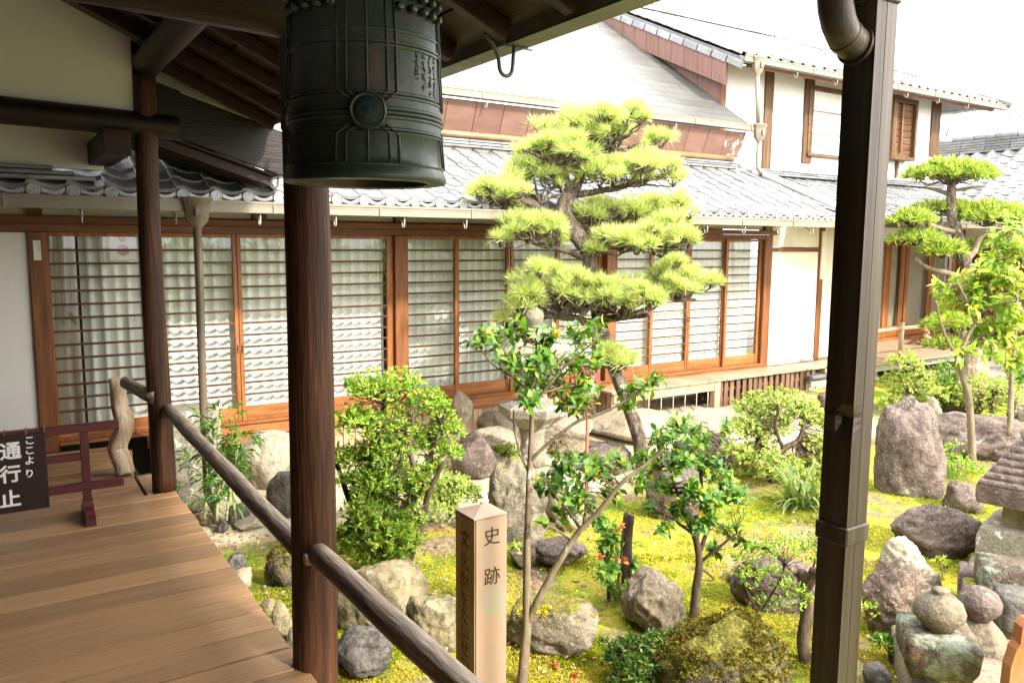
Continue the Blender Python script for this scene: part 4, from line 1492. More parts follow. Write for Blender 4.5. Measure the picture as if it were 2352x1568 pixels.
for i in range(14):
    t = i/13
    p = Vector((16.2, hy, hz+0.06)).lerp(Vector((13.2, 11.15, zr+0.06)), t)
    obj('hip_tile', MB().lathe([(0.075, -0.15), (0.085, 0.15)], 8, (0, 0, 0)), 'tile', house, 'auto')
    o = bpy.data.objects[[q.name for q in house.children if q.name.startswith('hip_tile')][-1]]
    o.rotation_euler = Vector((-3.0, 3.15, zr-hz)).to_track_quat('Z', 'Y').to_euler()
    o.location = p-WPOS[house.name]
# bargeboard of the gable, in plates, and the pale verge tiles over it
nb = 10
for i in range(nb):
    y0 = 8.28+2.85*i/nb
    y1 = 8.28+2.85*(i+1)/nb-0.008
    dz = 0.34
    mb = MB()
    for xx in (9.0, 9.035):
        mb.add([(xx, y0, 4.3+(y0-8.28)*SL2-dz), (xx, y1, 4.3+(y1-8.28)*SL2-dz), (xx, y1, 4.28+(y1-8.28)*SL2), (xx, y0, 4.28+(y0-8.28)*SL2)], [(0, 1, 2, 3)])
    mb.f += [(0, 4, 5, 1), (3, 2, 6, 7), (0, 3, 7, 4), (1, 5, 6, 2)]
    obj('barge_plate', mb, 'copper', house)
for i in range(11):
    yy = 8.12+0.29*i
    obj('verge_tile', MB().box((9.0, yy, 4.33+(yy-8.28)*SL2), (0.05, 0.3, 0.1), Matrix.Rotation(HPA+0.03, 3, 'X'), 0.006), 'tile', house)
# ridge: stacked flat tiles with a round cap
for j in range(6):
    x = 9.0
    while x < 13.3:
        w = min(0.33 if j % 2 else 0.36, 13.32-x)
        obj('ridge_tile', MB().box((x+w/2, 11.15, zr+0.02+0.052*j), (w-0.005, 0.3-0.02*j, 0.045), None, 0.006), 'tile', house)
        x += w
obj('ridge_cap', MB().tube([(9.0, 11.15, zr+0.36), (13.3, 11.15, zr+0.36)], 0.08, 10), 'tile', house, True)
span('chimney_flue', 13.45, 13.6, 11.0, 11.15, 4.9, 5.85, 'copper', house)
# window with sliding sashes
a, b2 = hp(1860, 215), hp(1990, 358)
wt, wb = hp(1862, 207).z, hp(1862, 352).z
w = obj('window', MB().box(((a.x+b2.x)/2, YH-0.02, wt+0.035), (b2.x-a.x+0.1, 0.05, 0.07), None, 0.004)
        .box(((a.x+b2.x)/2, YH-0.03, wb-0.03), (b2.x-a.x+0.1, 0.07, 0.05), None, 0.004)
        .box((a.x-0.02, YH-0.02, (wt+wb)/2), (0.05, 0.05, wt-wb-0.01), None, 0.004).box((b2.x+0.02, YH-0.02, (wt+wb)/2), (0.05, 0.05, wt-wb-0.01), None, 0.004), 'old_x', house)
obj('pane', MB().box(((a.x+b2.x)/2, YH-0.005, (wt+wb)/2), (b2.x-a.x-0.002, 0.004, wt-wb-0.01)), 'paper', w)
for f in (0.33, 0.68):
    obj('glazing_bar', MB().box(((a.x+b2.x)/2, YH-0.016, wb+(wt-wb)*f), (b2.x-a.x-0.004, 0.014, 0.022), None, 0.002), 'pale_x', w)
# shutter box of boards with two tapered bars
a, b2 = hp(2030, 250), hp(2078, 372)
zt, zb = hp(2070, 232).z, hp(2070, 372).z
s = obj('shutter_box', MB().box((b2.x-0.03, YH-0.1, (zt+zb)/2), (0.06, 0.2, zt-zb), None, 0.004)
        .box((a.x+0.03, YH-0.1, (zt+zb)/2), (0.06, 0.2, zt-zb), None, 0.004)
        .box(((a.x+b2.x)/2, YH-0.1, zb+0.03), (b2.x-a.x-0.122, 0.2, 0.06), None, 0.004)
        .box(((a.x+b2.x)/2, YH-0.1, zt-0.04), (b2.x-a.x-0.122, 0.2, 0.08), None, 0.004), 'old_z', house)
nbd = 8
for i in range(nbd):
    z0 = zb+0.065+(zt-zb-0.15)*i/nbd
    obj('shutter_board', MB().box(((a.x+b2.x)/2, YH-0.12, z0+(zt-zb-0.15)/nbd/2), (b2.x-a.x-0.124, 0.02, (zt-zb-0.15)/nbd-0.008), Matrix.Rotation(R(5), 3, 'X'), 0.003), 'old_x', s)
for xx in (b2.x-0.42, b2.x-0.62):
    obj('shutter_bar', MB().box((xx, YH-0.165, (zt+zb)/2+0.02), (0.035, 0.03, zt-zb-0.2), None, 0.004), 'brown_z', s)
span('shutter_post', b2.x-0.3, b2.x-0.24, YH-0.04, YH-0.002, 2.9, zb-0.004, 'old_z', house)

# downpipe joining the two upper gutters and running down over the lower roof
rp = thing('roof_downpipe', 'grey-beige downpipe dropping from the house gutter over the hall roof tiles', 'downpipe', (9.25, 7.9, 2.7))
hopper(rp, (9.28, 7.95, 4.27), 1.1)
hopper(rp, (9.26, 7.86, 3.33), 1.1)
pA, pB = Vector((9.28, 7.95, 4.06)), Vector((9.26, 7.88, 3.40))
obj('pipe', MB().tube([pA, pB], 0.034, 12), 'gutter', rp, True)
pC = Vector((9.22, 7.82, 2.72))
obj('pipe', MB().tube([(9.26, 7.86, 3.12), (9.245, 7.85, 2.9), pC+Vector((0, 0, 0.06)), pC+Vector((0.0, -0.05, 0.0)), pC+Vector((0.02, -0.12, -0.045))], 0.034, 12), 'gutter', rp, True)
obj('pipe', MB().tube([Vector((9.235, 7.72, 2.685)), Vector((9.40, 6.9, 2.315)), Vector((9.46, 6.55, 2.155)), Vector((9.47, 6.43, 2.08))], 0.047, 14), 'white_pipe', rp, True)
obj('pipe', MB().tube([(9.0, 8.2, 2.83), (9.18, 7.9, 2.74)], 0.06, 12), 'tile_d', rp, True)
# downpipe at the hall's right corner
rp2 = thing('corner_downpipe', 'tall beige downpipe with hopper at the right corner of the hall', 'downpipe', (9.55, 6.6, -0.4))
hopper(rp2, (9.50, 6.43, 1.995), 1.15)
f2 = ground(1882, 915)
obj('pipe', MB().tube([(9.50, 6.43, 1.78), (9.52, 6.55, 0.6), (9.50, 6.62, -0.44)], 0.036, 14), 'gutter', rp2, True)
obj('pipe_arm', MB().tube([(9.51, 6.45, 1.5), (9.62, 6.47, 1.58), (10.3, 6.9, 1.62)], 0.018, 8), 'white_pipe', rp2, True)
obj('drain_stub', MB().tube([(9.40, 6.6, -0.02), (9.41, 6.6, -0.45)], 0.03, 10), 'white_pipe', rp2, True)

# ================================================================== WING to the right
wing = thing('side_wing', 'low side wing with tiled roof, orange framed doors and its own veranda', 'building', (13, 8, -0.4))
WS = 0.36
WA = math.atan(WS)
wy0, wz0 = 6.72, 2.10


def fnw(c, r):
    d = 0.215*r*math.cos(WA)
    return Vector((9.62+0.25*c, wy0+d, wz0+d*WS))


tile_roof(wing, fnw, 22, 8, 0.215, WA, 0.0, T1, 150, lambda p: (p-Vector((9.6, 7, 2))).length)
mb = MB()
mb.prism([(wy0+0.02, wz0-0.03), (8.7, wz0-0.03+(8.68-wy0)*WS), (8.7, wz0-0.1+(8.68-wy0)*WS), (wy0+0.02, wz0-0.09)], 0, 9.5, 15.4)
obj('roof_bed', mb, 'tile_d', wing)
for c in range(22):
    inst('eave_tile', DT, wing, (9.6+0.25*c, wy0-0.006, wz0-0.015), (0, 0, 0))
for j in range(3):
    x = 9.2
    while x < 14.9:
        obj('ridge_tile', MB().box((x+0.21, 8.42+0.02*j, wz0+1.7*WS+0.06+0.034*j), (0.415, 0.14, 0.027), None, 0.004), 'tile_d', wing)
        x += 0.42
gutter(wing, 9.75, 15.2, wy0-0.12, wz0-0.13, 0.1, 0.085, 1.2, 'gutter', hook=(0.8, 0.9))
obj('eave_board', MB().box((12.4, 7.4, wz0-0.02+0.13), (5.6, 1.5, 0.02), Matrix.Rotation(WA, 3, 'X')), 'pale_x', wing)
span('front_plaster', 11.3, 16.4, 8.38, 8.42, 1.78, 2.5, 'plaster_w', wing)
span('floor_beam', 10.0, 16.0, 6.82, 6.9, -0.14, -0.03, 'grey_x', wing)
span('door_head', 11.3, 16.4, 8.33, 8.42, 1.7, 1.775, 'brown_x', wing)
span('sill', 11.3, 16.4, 8.33, 8.44, 0.0, 0.05, 'orange_x', wing)
x = 9.995
k = 0
while x < 16.0:
    w = 0.118
    if x < 14.4:
        obj('plank', MB().box((x+w/2, 7.52, -0.012+0.001*(k % 3)), (w-0.004, 1.62+0.008*math.sin(k*3), 0.026), ch=0.003), 'deck2', wing)
    else:
        obj('plank', MB().box((x+0.78, 7.52, -0.012), (1.56, 1.62, 0.026), ch=0.003), 'deck2', wing)
        break
    x += w
    k += 1
# doors of the wing, each with a frame and a plain pane
for i, (px0, px1) in enumerate(((1960, 2033), (2036, 2072), (2074, 2132), (2134, 2180), (2182, 2230), (2232, 2290))):
    a, b2 = on(px0, 700, 1, 8.36).x, on(px1, 700, 1, 8.36).x
    y = 8.36+0.03*(i % 2)
    mb = MB()
    for xx in (a+0.045, b2-0.045):
        mb.box((xx, y, 0.875), (0.09, 0.035, 1.64), None, 0.003)
    d = obj('sliding_door', mb, 'orange_z', wing)
    obj('kick_panel', MB().box(((a+b2)/2, y, 0.15), (b2-a-0.182, 0.02, 0.18), None, 0.003), 'orange_x', d)
    obj('pane', MB().box(((a+b2)/2, y, 0.96), (b2-a-0.182, 0.004, 1.42)), 'glass', d)
curtain('curtain', 11.35, 13.6, 8.47, 0.05, 1.75, 'curtain', 'white lace curtain behind the side wing doors', 'side wing curtains', seed=11)
curtain('curtain', 13.62, 16.3, 8.47, 0.05, 1.75, 'curtain_t', 'taupe curtain behind the side wing doors beside the ceramic animal', 'side wing curtains', seed=12)
span('inner_wall', 11.3, 16.4, 9.0, 9.05, -0.5, 2.6, 'dark', wing)
# brick plinth under the corner
for r in range(5):
    for c in range(6):
        xx = 9.62+0.235*c+(0.115 if r % 2 else 0)
        if 'brick' not in SHARE:
            me = mesh_of('brick', MB().box((0, 0, 0), (0.227, 0.1, 0.085), None, 0.004))
            me.materials.append(M['brick'])
            SHARE['brick'] = me
        inst('brick', SHARE['brick'], wing, (xx, 7.02+random.uniform(-0.003, 0.003), -0.60+0.093*r))
obj('plinth_mortar', MB().box((10.3, 7.035, -0.4), (1.6, 0.09, 0.5)), 'concrete', wing)
obj('plinth_cap', MB().box((10.25, 7.0, -0.125), (1.65, 0.2, 0.05), None, 0.012), 'tile_d', wing)
obj('prop_block', MB().box((9.9, 7.05, -0.07), (0.2, 0.18, 0.06), None, 0.006), 'pale_x', wing)
obj('under_dark', MB().box((13.5, 7.6, -0.3), (5.0, 0.05, 0.5)), 'dark', wing)
# veranda rail
p0 = on(2093, 828, 2, 0.0)
rl2 = thing('veranda_rail', 'pale slender wooden rail on posts along the side wing veranda', 'railing', (p0.x, p0.y+0.16, 0))
yr = p0.y+0.18
zz = on(2093, 752, 1, yr).z
obj('rail', MB().tube([(9.95, yr, zz-0.02), (11.3, yr, zz), (13.4, yr, zz+0.01)], 0.03, 10, True, 0.1, 2), 'pale_x', rl2, True)
for xx in (10.02, p0.x, 13.2):
    obj('post', MB().tube([(xx, yr, 0.003), (xx, yr, zz+0.09)], 0.034, 10, True, 0.1, 4), 'pale_z', rl2, True)

# ---- roof of the building that closes the garden on the right; it slopes towards the garden
east = thing('east_house', 'house with large wavy grey tile roof at the far right', 'building', (16, 8, -0.4))
ex, ez = 14.85, 2.33
ES = 0.62
EA = math.atan(ES)
T3 = tile_mesh(0.3, 0.3, 0.024, 0.055)
cells = []


def fne(c, r):
    d = 0.25*r*math.cos(EA)
    return Vector((ex+d, 10.6-0.29*c, ez+d*ES))


def skipe(p, c, r):
    return p.z < wz0+(p.y-wy0)*WS-0.25 and p.y < 8.6 and p.y > wy0


tile_roof(east, fne, 27, 9, 0.25, EA, -math.pi/2, T3, 200, lambda p: (p-Vector((14, 7.5, 3))).length)
for c in range(27):
    inst('eave_tile', DT, east, (ex-0.02, 10.62-0.29*c, ez-0.01), (0, 0, -math.pi/2), 1.25)
xr, zr2 = ex+1.92, ez+1.92*ES
mb = MB()
mb.prism([(ex+0.03, ez-0.03), (xr+0.1, zr2-0.03), (xr+0.1, zr2-0.1), (ex+0.03, ez-0.1)], 1, 2.6, 10.8)
obj('roof_bed', mb, 'tile_d', east)
for j in range(5):
    y = 2.8
    while y < 10.6:
        obj('ridge_tile', MB().box((xr+0.12, y+0.24, zr2+0.05+0.052*j), (0.34-0.02*j, 0.475, 0.044), None, 0.006), 'tile_d', east)
        y += 0.48
for i in range(19):
    y = 2.95+0.42*i
    obj('ridge_cap', MB().tube([(xr+0.12, y, zr2+0.33), (xr+0.12, y+0.4, zr2+0.345)], [0.085, 0.1], 10), 'tile', east, 'auto')
span('front_wall', ex+0.55, ex+0.6, 2.6, 8.3, -0.5, 2.4, 'plaster_w', east)
for yy in (2.8, 4.6, 6.4, 8.1):
    span('post', ex+0.5, ex+0.62, yy, yy+0.12, -0.5, 2.4, 'orange_z', east)
for yy in (3.0, 4.8, 6.6):
    d = span('sliding_door', ex+0.48, ex+0.53, yy, yy+1.4, 0.0, 1.8, 'brown_z', east)
    obj('pane', MB().box((ex+0.475, yy+0.7, 1.0), (0.006, 1.2, 1.4)), 'glass', d)
mb = MB()
mb.box((ex-0.06, 6.6, ez-0.07), (0.1, 8.0, 0.08))
obj('gutter', mb, 'gutter', east)
obj('floor_beam', MB().box((ex+0.1, 5.4, -0.1), (0.12, 5.5, 0.14)), 'grey_x', east)
obj('veranda_floor', MB().box((ex+0.3, 5.4, -0.015), (0.5, 5.5, 0.03)), 'deck2', east)

# water heater tank on that roof
tk = thing('water_heater', 'pale metal water heater drum lying tilted on the far right roof ridge', 'water heater', (17.6, 8.4, 3.8))
pa, pb = spot(2196, 300, 19.6), spot(2372, 318, 18.2)
dv = (pb-pa).normalized()


def ring(p, r, ax, n=20, sqz=1.0):
    u = ax.cross(Vector((0, 0, 1))).normalized()
    w_ = ax.cross(u)
    out = []
    for k in range(n):
        a = 2*math.pi*k/n
        ca, sa = math.cos(a), math.sin(a)
        e = 0.75
        out.append(p+u*r*math.copysign(abs(ca)**e, ca)+w_*r*sqz*math.copysign(abs(sa)**e, sa))
    return out


mb = MB()
rs = [(0.0, 0.40), (0.1, 0.42), (1.2, 0.42), (2.2, 0.42)]
vs, fs = [], []
for t, r in rs:
    vs += ring(pa+dv*t, r, dv)
for i in range(len(rs)-1):
    for k in range(20):
        fs.append((i*20+k, i*20+(k+1) % 20, (i+1)*20+(k+1) % 20, (i+1)*20+k))
fs.append(tuple(range(60, 80)))
mb.add(vs, fs)
obj('drum', mb, 'tank', tk, 'auto')
mb = MB()
mb.add(ring(pa-dv*0.03, 0.43, dv)+ring(pa+dv*0.03, 0.43, dv), [(k, (k+1) % 20, 20+(k+1) % 20, 20+k) for k in range(20)]+[tuple(range(20))[::-1]])
cp = obj('end_cap', mb, 'tank_d', tk, 'auto')
obj('cap_plate', MB().box(pa-dv*0.045+Vector((0, 0, -0.12)), (0.03, 0.34, 0.34), Matrix.Rotation(math.atan2(dv.y, dv.x), 3, 'Z'), 0.01), 'tank', cp)
q = (pa+pb)/2
obj('maker_plate', MB().box(q+Vector((-0.25, -0.36, -0.2)), (0.55, 0.02, 0.16), Matrix.Rotation(math.atan2(dv.y, dv.x), 3, 'Z'), 0.004), 'white', tk)
obj('stand', MB().tube([pa+Vector((0.1, 0, -0.3)), pa+Vector((0.1, 0, -1.1))], 0.03, 8).tube([pb+Vector((-0.2, 0, -0.3)), pb+Vector((-0.2, 0, -1.2))], 0.03, 8)
    .tube([pa+Vector((-0.4, 0, 0.0)), pa+Vector((0.5, 0, -0.6))], 0.025, 6), 'iron', tk)
# low wall, blue tub at the far right
lw = thing('low_wall', 'weathered low concrete wall behind the old stump', 'wall', (13.2, 4.7, -0.4))
p = ground(2290, 848)
obj('wall_block', MB().box((p.x+0.6, p.y+0.1, p.z+0.17), (2.2, 0.14, 0.36), Matrix.Rotation(R(-18), 3, 'Z'), 0.012), 'concrete', lw)
p2 = ground(2335, 838)
bt = obj('blue_tub', MB().lathe([(0.17, 0), (0.2, 0.36), (0.215, 0.38), (0.2, 0.385), (0.18, 0.1)], 20, (p2.x+0.9, p2.y+0.7, p2.z)), 'blue', None, 'auto')
tag(bt, 'blue plastic tub behind the low concrete wall at the right edge', 'tub')

# ================================================================== TEMPLE BELL hung from the eave purlin
BP = Vector((0.935, 2.225, 1.868))
bell = thing('temple_bell', 'large dark bronze temple bell hanging from the walkway eave beam', 'bell', BP)
k_ = 0.232
prof = [(0.178, 0.0), (0.205, -0.004), (0.229, 0.0), (0.232, 0.006), (0.232, 0.022), (0.2245, 0.05), (0.2265, 0.058), (0.2235, 0.066), (0.222, 0.08),
        (0.2195, 0.165), (0.222, 0.17), (0.222, 0.176), (0.2195, 0.18), (0.222, 0.184), (0.222, 0.19), (0.219, 0.194), (0.2188, 0.222),
        (0.222, 0.227), (0.222, 0.234), (0.219, 0.238), (0.2235, 0.244), (0.2235, 0.25), (0.219, 0.255), (0.222, 0.26), (0.222, 0.267), (0.218, 0.271),
        (0.2178, 0.3), (0.2205, 0.304), (0.2205, 0.31), (0.2175, 0.314), (0.2205, 0.318), (0.2205, 0.324), (0.217, 0.328),
        (0.2155, 0.43), (0.2145, 0.485), (0.2175, 0.49), (0.2175, 0.497), (0.2145, 0.501), (0.2175, 0.505), (0.2175, 0.511), (0.2135, 0.515),
        (0.213, 0.545), (0.2155, 0.549), (0.2155, 0.556), (0.2125, 0.56), (0.209, 0.66), (0.203, 0.74), (0.206, 0.745), (0.206, 0.755), (0.198, 0.76), (0.17, 0.815), (0.11, 0.845), (0.0, 0.855)]
prof = [(r, z*0.70) for r, z in prof]
mb = MB()
mb.lathe(prof, 72, BP, cap=False)
ins = [(0.178, 0.0), (0.174, 0.05), (0.172, 0.3), (0.165, 0.48), (0.1, 0.55), (0.0, 0.56)]
mb.lathe(ins, 48, BP, cap=False)
obj('body', mb, 'bronze', bell, 'auto')
va = math.atan2(-BP.y+0.0, -BP.x)      # bearing of the walkway side
A0 = math.atan2(-0.93, -0.36)


def on_bell(a, z, off=0.0):
    z = z*0.70
    r = np.interp(z, [p[1] for p in prof[3:46]], [p[0] for p in prof[3:46]])+off
    return Vector((BP.x+r*math.cos(a), BP.y+r*math.sin(a), BP.z+z))


# vertical bands that meet at the striking boss
for q in range(4):
    ac = A0+q*math.pi/2
    for da, kink in ((-0.36, -0.24), (-0.245, -0.13), (0.0, 0.0), (0.245, 0.13), (0.36, 0.24)):
        up = [on_bell(ac+kink*0.9, 0.292, 0.003), on_bell(ac+da, 0.325, 0.003), on_bell(ac+da, 0.43, 0.003), on_bell(ac+da, 0.53, 0.003), on_bell(ac+da*0.97, 0.66, 0.003), on_bell(ac+da*0.97, 0.735, 0.003)]
        lo = [on_bell(ac+kink*0.9, 0.2, 0.003), on_bell(ac+da*1.05, 0.165, 0.003), on_bell(ac+da*1.05, 0.06, 0.003)]
        if da == 0:
            up[0] = on_bell(ac, 0.31, 0.003)
            lo[0] = on_bell(ac, 0.185, 0.003)
        obj('band', MB().tube(up, 0.0028, 6).tube(lo, 0.0026, 6), 'bronze', bell, True)
    if q in (0, 2):
        c0 = on_bell(ac, 0.247, -0.006)
        nrm = Vector((math.cos(ac), math.sin(ac), 0))
        mb = MB()
        mb.lathe([(0.049, 0), (0.049, 0.013), (0.045, 0.018), (0.041, 0.014)], 30)
        o = obj('boss_rim', mb, 'bronze', bell, 'auto')
        o.rotation_euler = nrm.to_track_quat('Z', 'Y').to_euler()
        o.location = c0+nrm*0.01-WPOS[bell.name]
        mb = MB()
        mb.lathe([(0.0412, 0.0), (0.038, 0.010), (0.022, 0.014), (0.0, 0.016)], 26, cap=False)
        o = obj('striking_boss', mb, 'verd', bell, True)
        o.rotation_euler = nrm.to_track_quat('Z', 'Y').to_euler()
        o.location = c0+nrm*0.014-WPOS[bell.name]
# rows of studs
mst = mesh_of('stud', MB().lathe([(0.008, 0), (0.008, 0.007), (0.0125, 0.009), (0.013, 0.015), (0.009, 0.022), (0.0, 0.024)], 10), 'auto')
mst.materials.append(M['bronze'])
for q in range(4):
    for rr in range(4):
        for cc in range(5):
            a = A0+q*math.pi/2+math.pi/4+(cc-2)*0.185
            p = on_bell(a, 0.64+0.046*rr, -0.002)
            nrm = Vector((math.cos(a), math.sin(a), 0))
            inst('stud', mst, bell, p, nrm.to_track_quat('Z', 'Y').to_euler())
# cast inscription columns, raised a little
rg = random.Random(3)
for da in (0.66, 0.80, 0.93, 1.05):
    a = A0+da
    nrm = Vector((math.cos(a), math.sin(a), 0))
    tg = Vector((-nrm.y, nrm.x, 0))
    for i in range(rg.randint(4, 6)):
        mb = MB()
        c = on_bell(a, 0.475-0.027*i, 0.0)
        for _ in range(6):
            if rg.random() < 0.55:
                dx, dz = rg.uniform(0.008, 0.016), 0.002
            else:
                dx, dz = 0.002, rg.uniform(0.008, 0.017)
            mb.box(c+tg*rg.uniform(-0.005, 0.005)+Vector((0, 0, rg.uniform(-0.009, 0.009))), (0.0016, dx, dz), Matrix.Rotation(a, 3, 'Z') @ Matrix.Rotation(rg.uniform(-0.25, 0.25), 3, 'X'))
        obj('worn_character', mb, 'engrave', bell)
obj('crown_loop', MB().tube([BP+Vector((0.06*math.cos(t), 0, 0.6+0.09*math.sin(t))) for t in np.linspace(0, math.pi, 12)], 0.02, 10)
    .tube([BP+Vector((0, 0, 0.68)), BP+Vector((0, 0, 0.9))], 0.012, 8), 'bronze', bell, True)

# ================================================================== COPPER RAIN PIPE in the right foreground
CP = Vector((1.968, 1.318, 0))
pipe = thing('square_rain_pipe', 'dark bronze square rain pipe with a round elbow spout in the right foreground', 'rain pipe', (CP.x, CP.y, -0.6))
s_ = 0.089
mb = MB()
levels = [(-0.6, 0, 0), (0.3, 0, 0), (0.9, 0, 0), (1.17, 0, 0), (1.19, 0.004, 0), (1.215, 0.012, -0.004), (1.235, 0.017, -0.005), (1.25, 0.006, 0.0), (1.27, -0.002, 0.0), (1.4, 0, 0), (2.0, 0, 0), (2.34, 0, 0)]
vs, fs = [], []
seg = [(-1, 1), (-1, 0.15), (-1, -0.2), (-1, -1), (-0.1, -1), (-0.06, -0.965), (-0.02, -1), (1, -1), (1, 1)]
for (z, dn, d2) in levels:
    for i, (a, b2) in enumerate(seg):
        xx = CP.x+a*s_/2
        yy = CP.y+b2*s_/2
        if i in (2, 3):
            xx += dn*0.9
            yy += dn*0.5
        if i == 1:
            xx += d2
        vs.append((xx, yy, z))
m_ = len(seg)
for i in range(len(levels)-1):
    for k in range(m_):
        a, b2 = i*m_+k, i*m_+(k+1) % m_
        fs.append((a, b2, b2+m_, a+m_))
mb.add(vs, fs)
obj('pipe_shaft', mb, 'pipe', pipe, False)
for z in (0.905, 2.345):
    mb = MB()
    mb.box((CP.x, CP.y, z), (s_+0.014, s_+0.014, 0.052), None, 0.004)
    obj('collar', mb, 'pipe', pipe)
obj('pipe_shaft', MB().box((CP.x, CP.y, 2.6), (s_-0.004, s_-0.004, 0.455), None, 0.002), 'pipe', pipe)
ze = spot(1950, 132, 2.24).z
xe = CP.x-0.145
pts = [(xe, CP.y+0.01, 3.0), (xe, CP.y+0.01, 2.6), (xe, CP.y+0.01, ze+0.11), (xe+0.006, CP.y+0.01, ze+0.075), (xe+0.022, CP.y+0.01, ze+0.04), (xe+0.046, CP.y+0.01, ze+0.014), (xe+0.075, CP.y+0.01, ze), (CP.x-0.03, CP.y+0.01, ze-0.008)]
obj('elbow', MB().tube(pts, 0.0435, 20), 'pipe', pipe, True)
obj('elbow_ring', MB().tube([(xe+0.05, CP.y+0.01, ze+0.012), (xe+0.058, CP.y+0.01, ze+0.008)], 0.0455, 20), 'pipe', pipe, 'auto')
obj('inlet_flange', MB().tube([(CP.x-s_/2-0.008, CP.y+0.01, ze-0.004), (CP.x-s_/2+0.004, CP.y+0.01, ze-0.006)], 0.052, 20), 'pipe', pipe, 'auto')

# ================================================================== BARRIER with hanging notice board
SY = 5.42
st = thing('barrier_stand', 'low maroon painted wooden barrier on curved feet across the deck', 'barrier', (0.0, SY, 0.0))
zt_ = on(250, 966, 1, SY).z
xr_ = on(272, 966, 1, SY).x
obj('top_rail', MB().box(((xr_-1.0)/2, SY, zt_-0.025), (xr_+1.0, 0.055, 0.048), None, 0.004), 'lacquer', st)
xp = on(196, 1060, 1, SY).x
zl = on(280, 1104, 1, SY).z
zm = on(150, 1052, 1, SY).z
obj('upright', MB().box((xp, SY, (zt_-0.05+0.06)/2), (0.048, 0.04, zt_-0.05-0.06), None, 0.003), 'lacquer', st)
obj('upright', MB().box((-0.85, SY, (zt_-0.05+0.06)/2), (0.048, 0.04, zt_-0.05-0.06), None, 0.003), 'lacquer', st)
obj('lower_rail', MB().box(((xr_-0.95)/2, SY+0.001, zl), (xr_+0.97, 0.05, 0.048), None, 0.004), 'lacquer', st)
obj('middle_rail', MB().box(((xp-0.024-0.826)/2, SY+0.001, zm), (xp-0.024+0.826, 0.035, 0.046), None, 0.003), 'lacquer', st)
for xx in (xp, -0.85):
    poly = [(SY-0.17, 0.001), (SY-0.168, 0.04), (SY-0.13, 0.062), (SY-0.115, 0.058), (SY-0.1, 0.075), (SY-0.05, 0.09), (SY-0.03, 0.125), (SY+0.03, 0.125), (SY+0.05, 0.09),
            (SY+0.1, 0.075), (SY+0.115, 0.058), (SY+0.13, 0.062), (SY+0.168, 0.04), (SY+0.17, 0.001), (SY+0.06, 0.001), (SY+0.04, 0.018), (SY-0.04, 0.018), (SY-0.06, 0.001)]
    obj('foot', MB().prism(poly, 0, xx-0.027, xx+0.027), 'lacquer', st)
nb_ = thing('notice_board', 'black notice board with white brushed characters hung on the maroon barrier', 'sign', (-0.0, SY-0.04, 0.1))
yb = SY-0.044
c1, c2 = on(103, 992, 1, yb), on(103, 1165, 1, yb)
wb_ = 0.4
obj('board', MB().box((c1.x-wb_/2, yb, (c1.z+c2.z)/2), (wb_, 0.016, c1.z-c2.z), None, 0.002), 'board', nb_)



def glyphs(s, px, pys, size, m, parent, y, off=0.0):
    for ch, py in zip(s, pys):
        p = on(px, py, 1, y)
        text_mesh('character', ch, size, m, parent, (p.x, y, p.z), (1, 0, 0), (0, 0, 1), 0.0005, off)


glyphs('ここより', 68, (1012, 1035, 1058, 1088), 0.056, 'white', nb_, yb-0.0095, 0.0012)
glyphs('通行止', 24, (1038, 1091, 1148), 0.108, 'white', nb_, yb-0.0095, 0.0028)
for px in (8, 58, 100):
    a = on(px, 985, 1, SY-0.03)
    obj('cord', MB().tube([(a.x, SY-0.05, zt_-0.06), (a.x, SY-0.032, zt_+0.003), (a.x+0.004, SY+0.03, zt_+0.003)], 0.004, 6), 'bark_s', nb_)

# ================================================================== MARKER POST 史跡
MP = spot(1105, 1160, 3.2)
mk = thing('marker_post', 'tan square marker post with engraved characters and a low pyramid cap', 'marker post', (MP.x, MP.y, gz(MP.x, MP.y)))
ms = 0.15
zt_ = MP.z-0.028
zb_ = gz(MP.x, MP.y)-0.03
# two differently weathered faces are built as facing slabs on one core
obj('shaft', MB().box((MP.x+0.004, MP.y+0.004, (zt_+zb_)/2), (ms-0.008, ms-0.008, zt_-zb_), None, 0.003), 'marker', mk)
obj('front_face', MB().box((MP.x+0.004, MP.y-ms/2+0.002, (zt_+zb_)/2-0.001), (ms-0.008, 0.004, zt_-zb_-0.004), None, 0.0015), 'marker', mk)
obj('side_face', MB().box((MP.x-ms/2+0.002, MP.y, (zt_+zb_)/2-0.001), (0.004, ms, zt_-zb_-0.004), None, 0.0015), 'marker_s', mk, label='rust stained side face with white outlined characters')
mb = MB()
h2 = ms/2+0.002
mb.add([(MP.x-h2, MP.y-h2, zt_), (MP.x+h2, MP.y-h2, zt_), (MP.x+h2, MP.y+h2, zt_), (MP.x-h2, MP.y+h2, zt_),
        (MP.x-h2, MP.y-h2, zt_+0.006), (MP.x+h2, MP.y-h2, zt_+0.006), (MP.x+h2, MP.y+h2, zt_+0.006), (MP.x-h2, MP.y+h2, zt_+0.006), (MP.x, MP.y, zt_+0.03)],
       [(3, 2, 1, 0), (0, 1, 5, 4), (1, 2, 6, 5), (2, 3, 7, 6), (3, 0, 4, 7), (4, 5, 8), (5, 6, 8), (6, 7, 8), (7, 4, 8)])
obj('cap', mb, 'marker', mk)
for ch, py in zip('史跡', (1233, 1325)):
    p = on(1130, py, 1, MP.y-ms/2)
    text_mesh('character', ch, 0.078, 'engrave', mk, (p.x, MP.y-ms/2-0.0012, p.z), (1, 0, 0), (0, 0, 1), 0.0004)
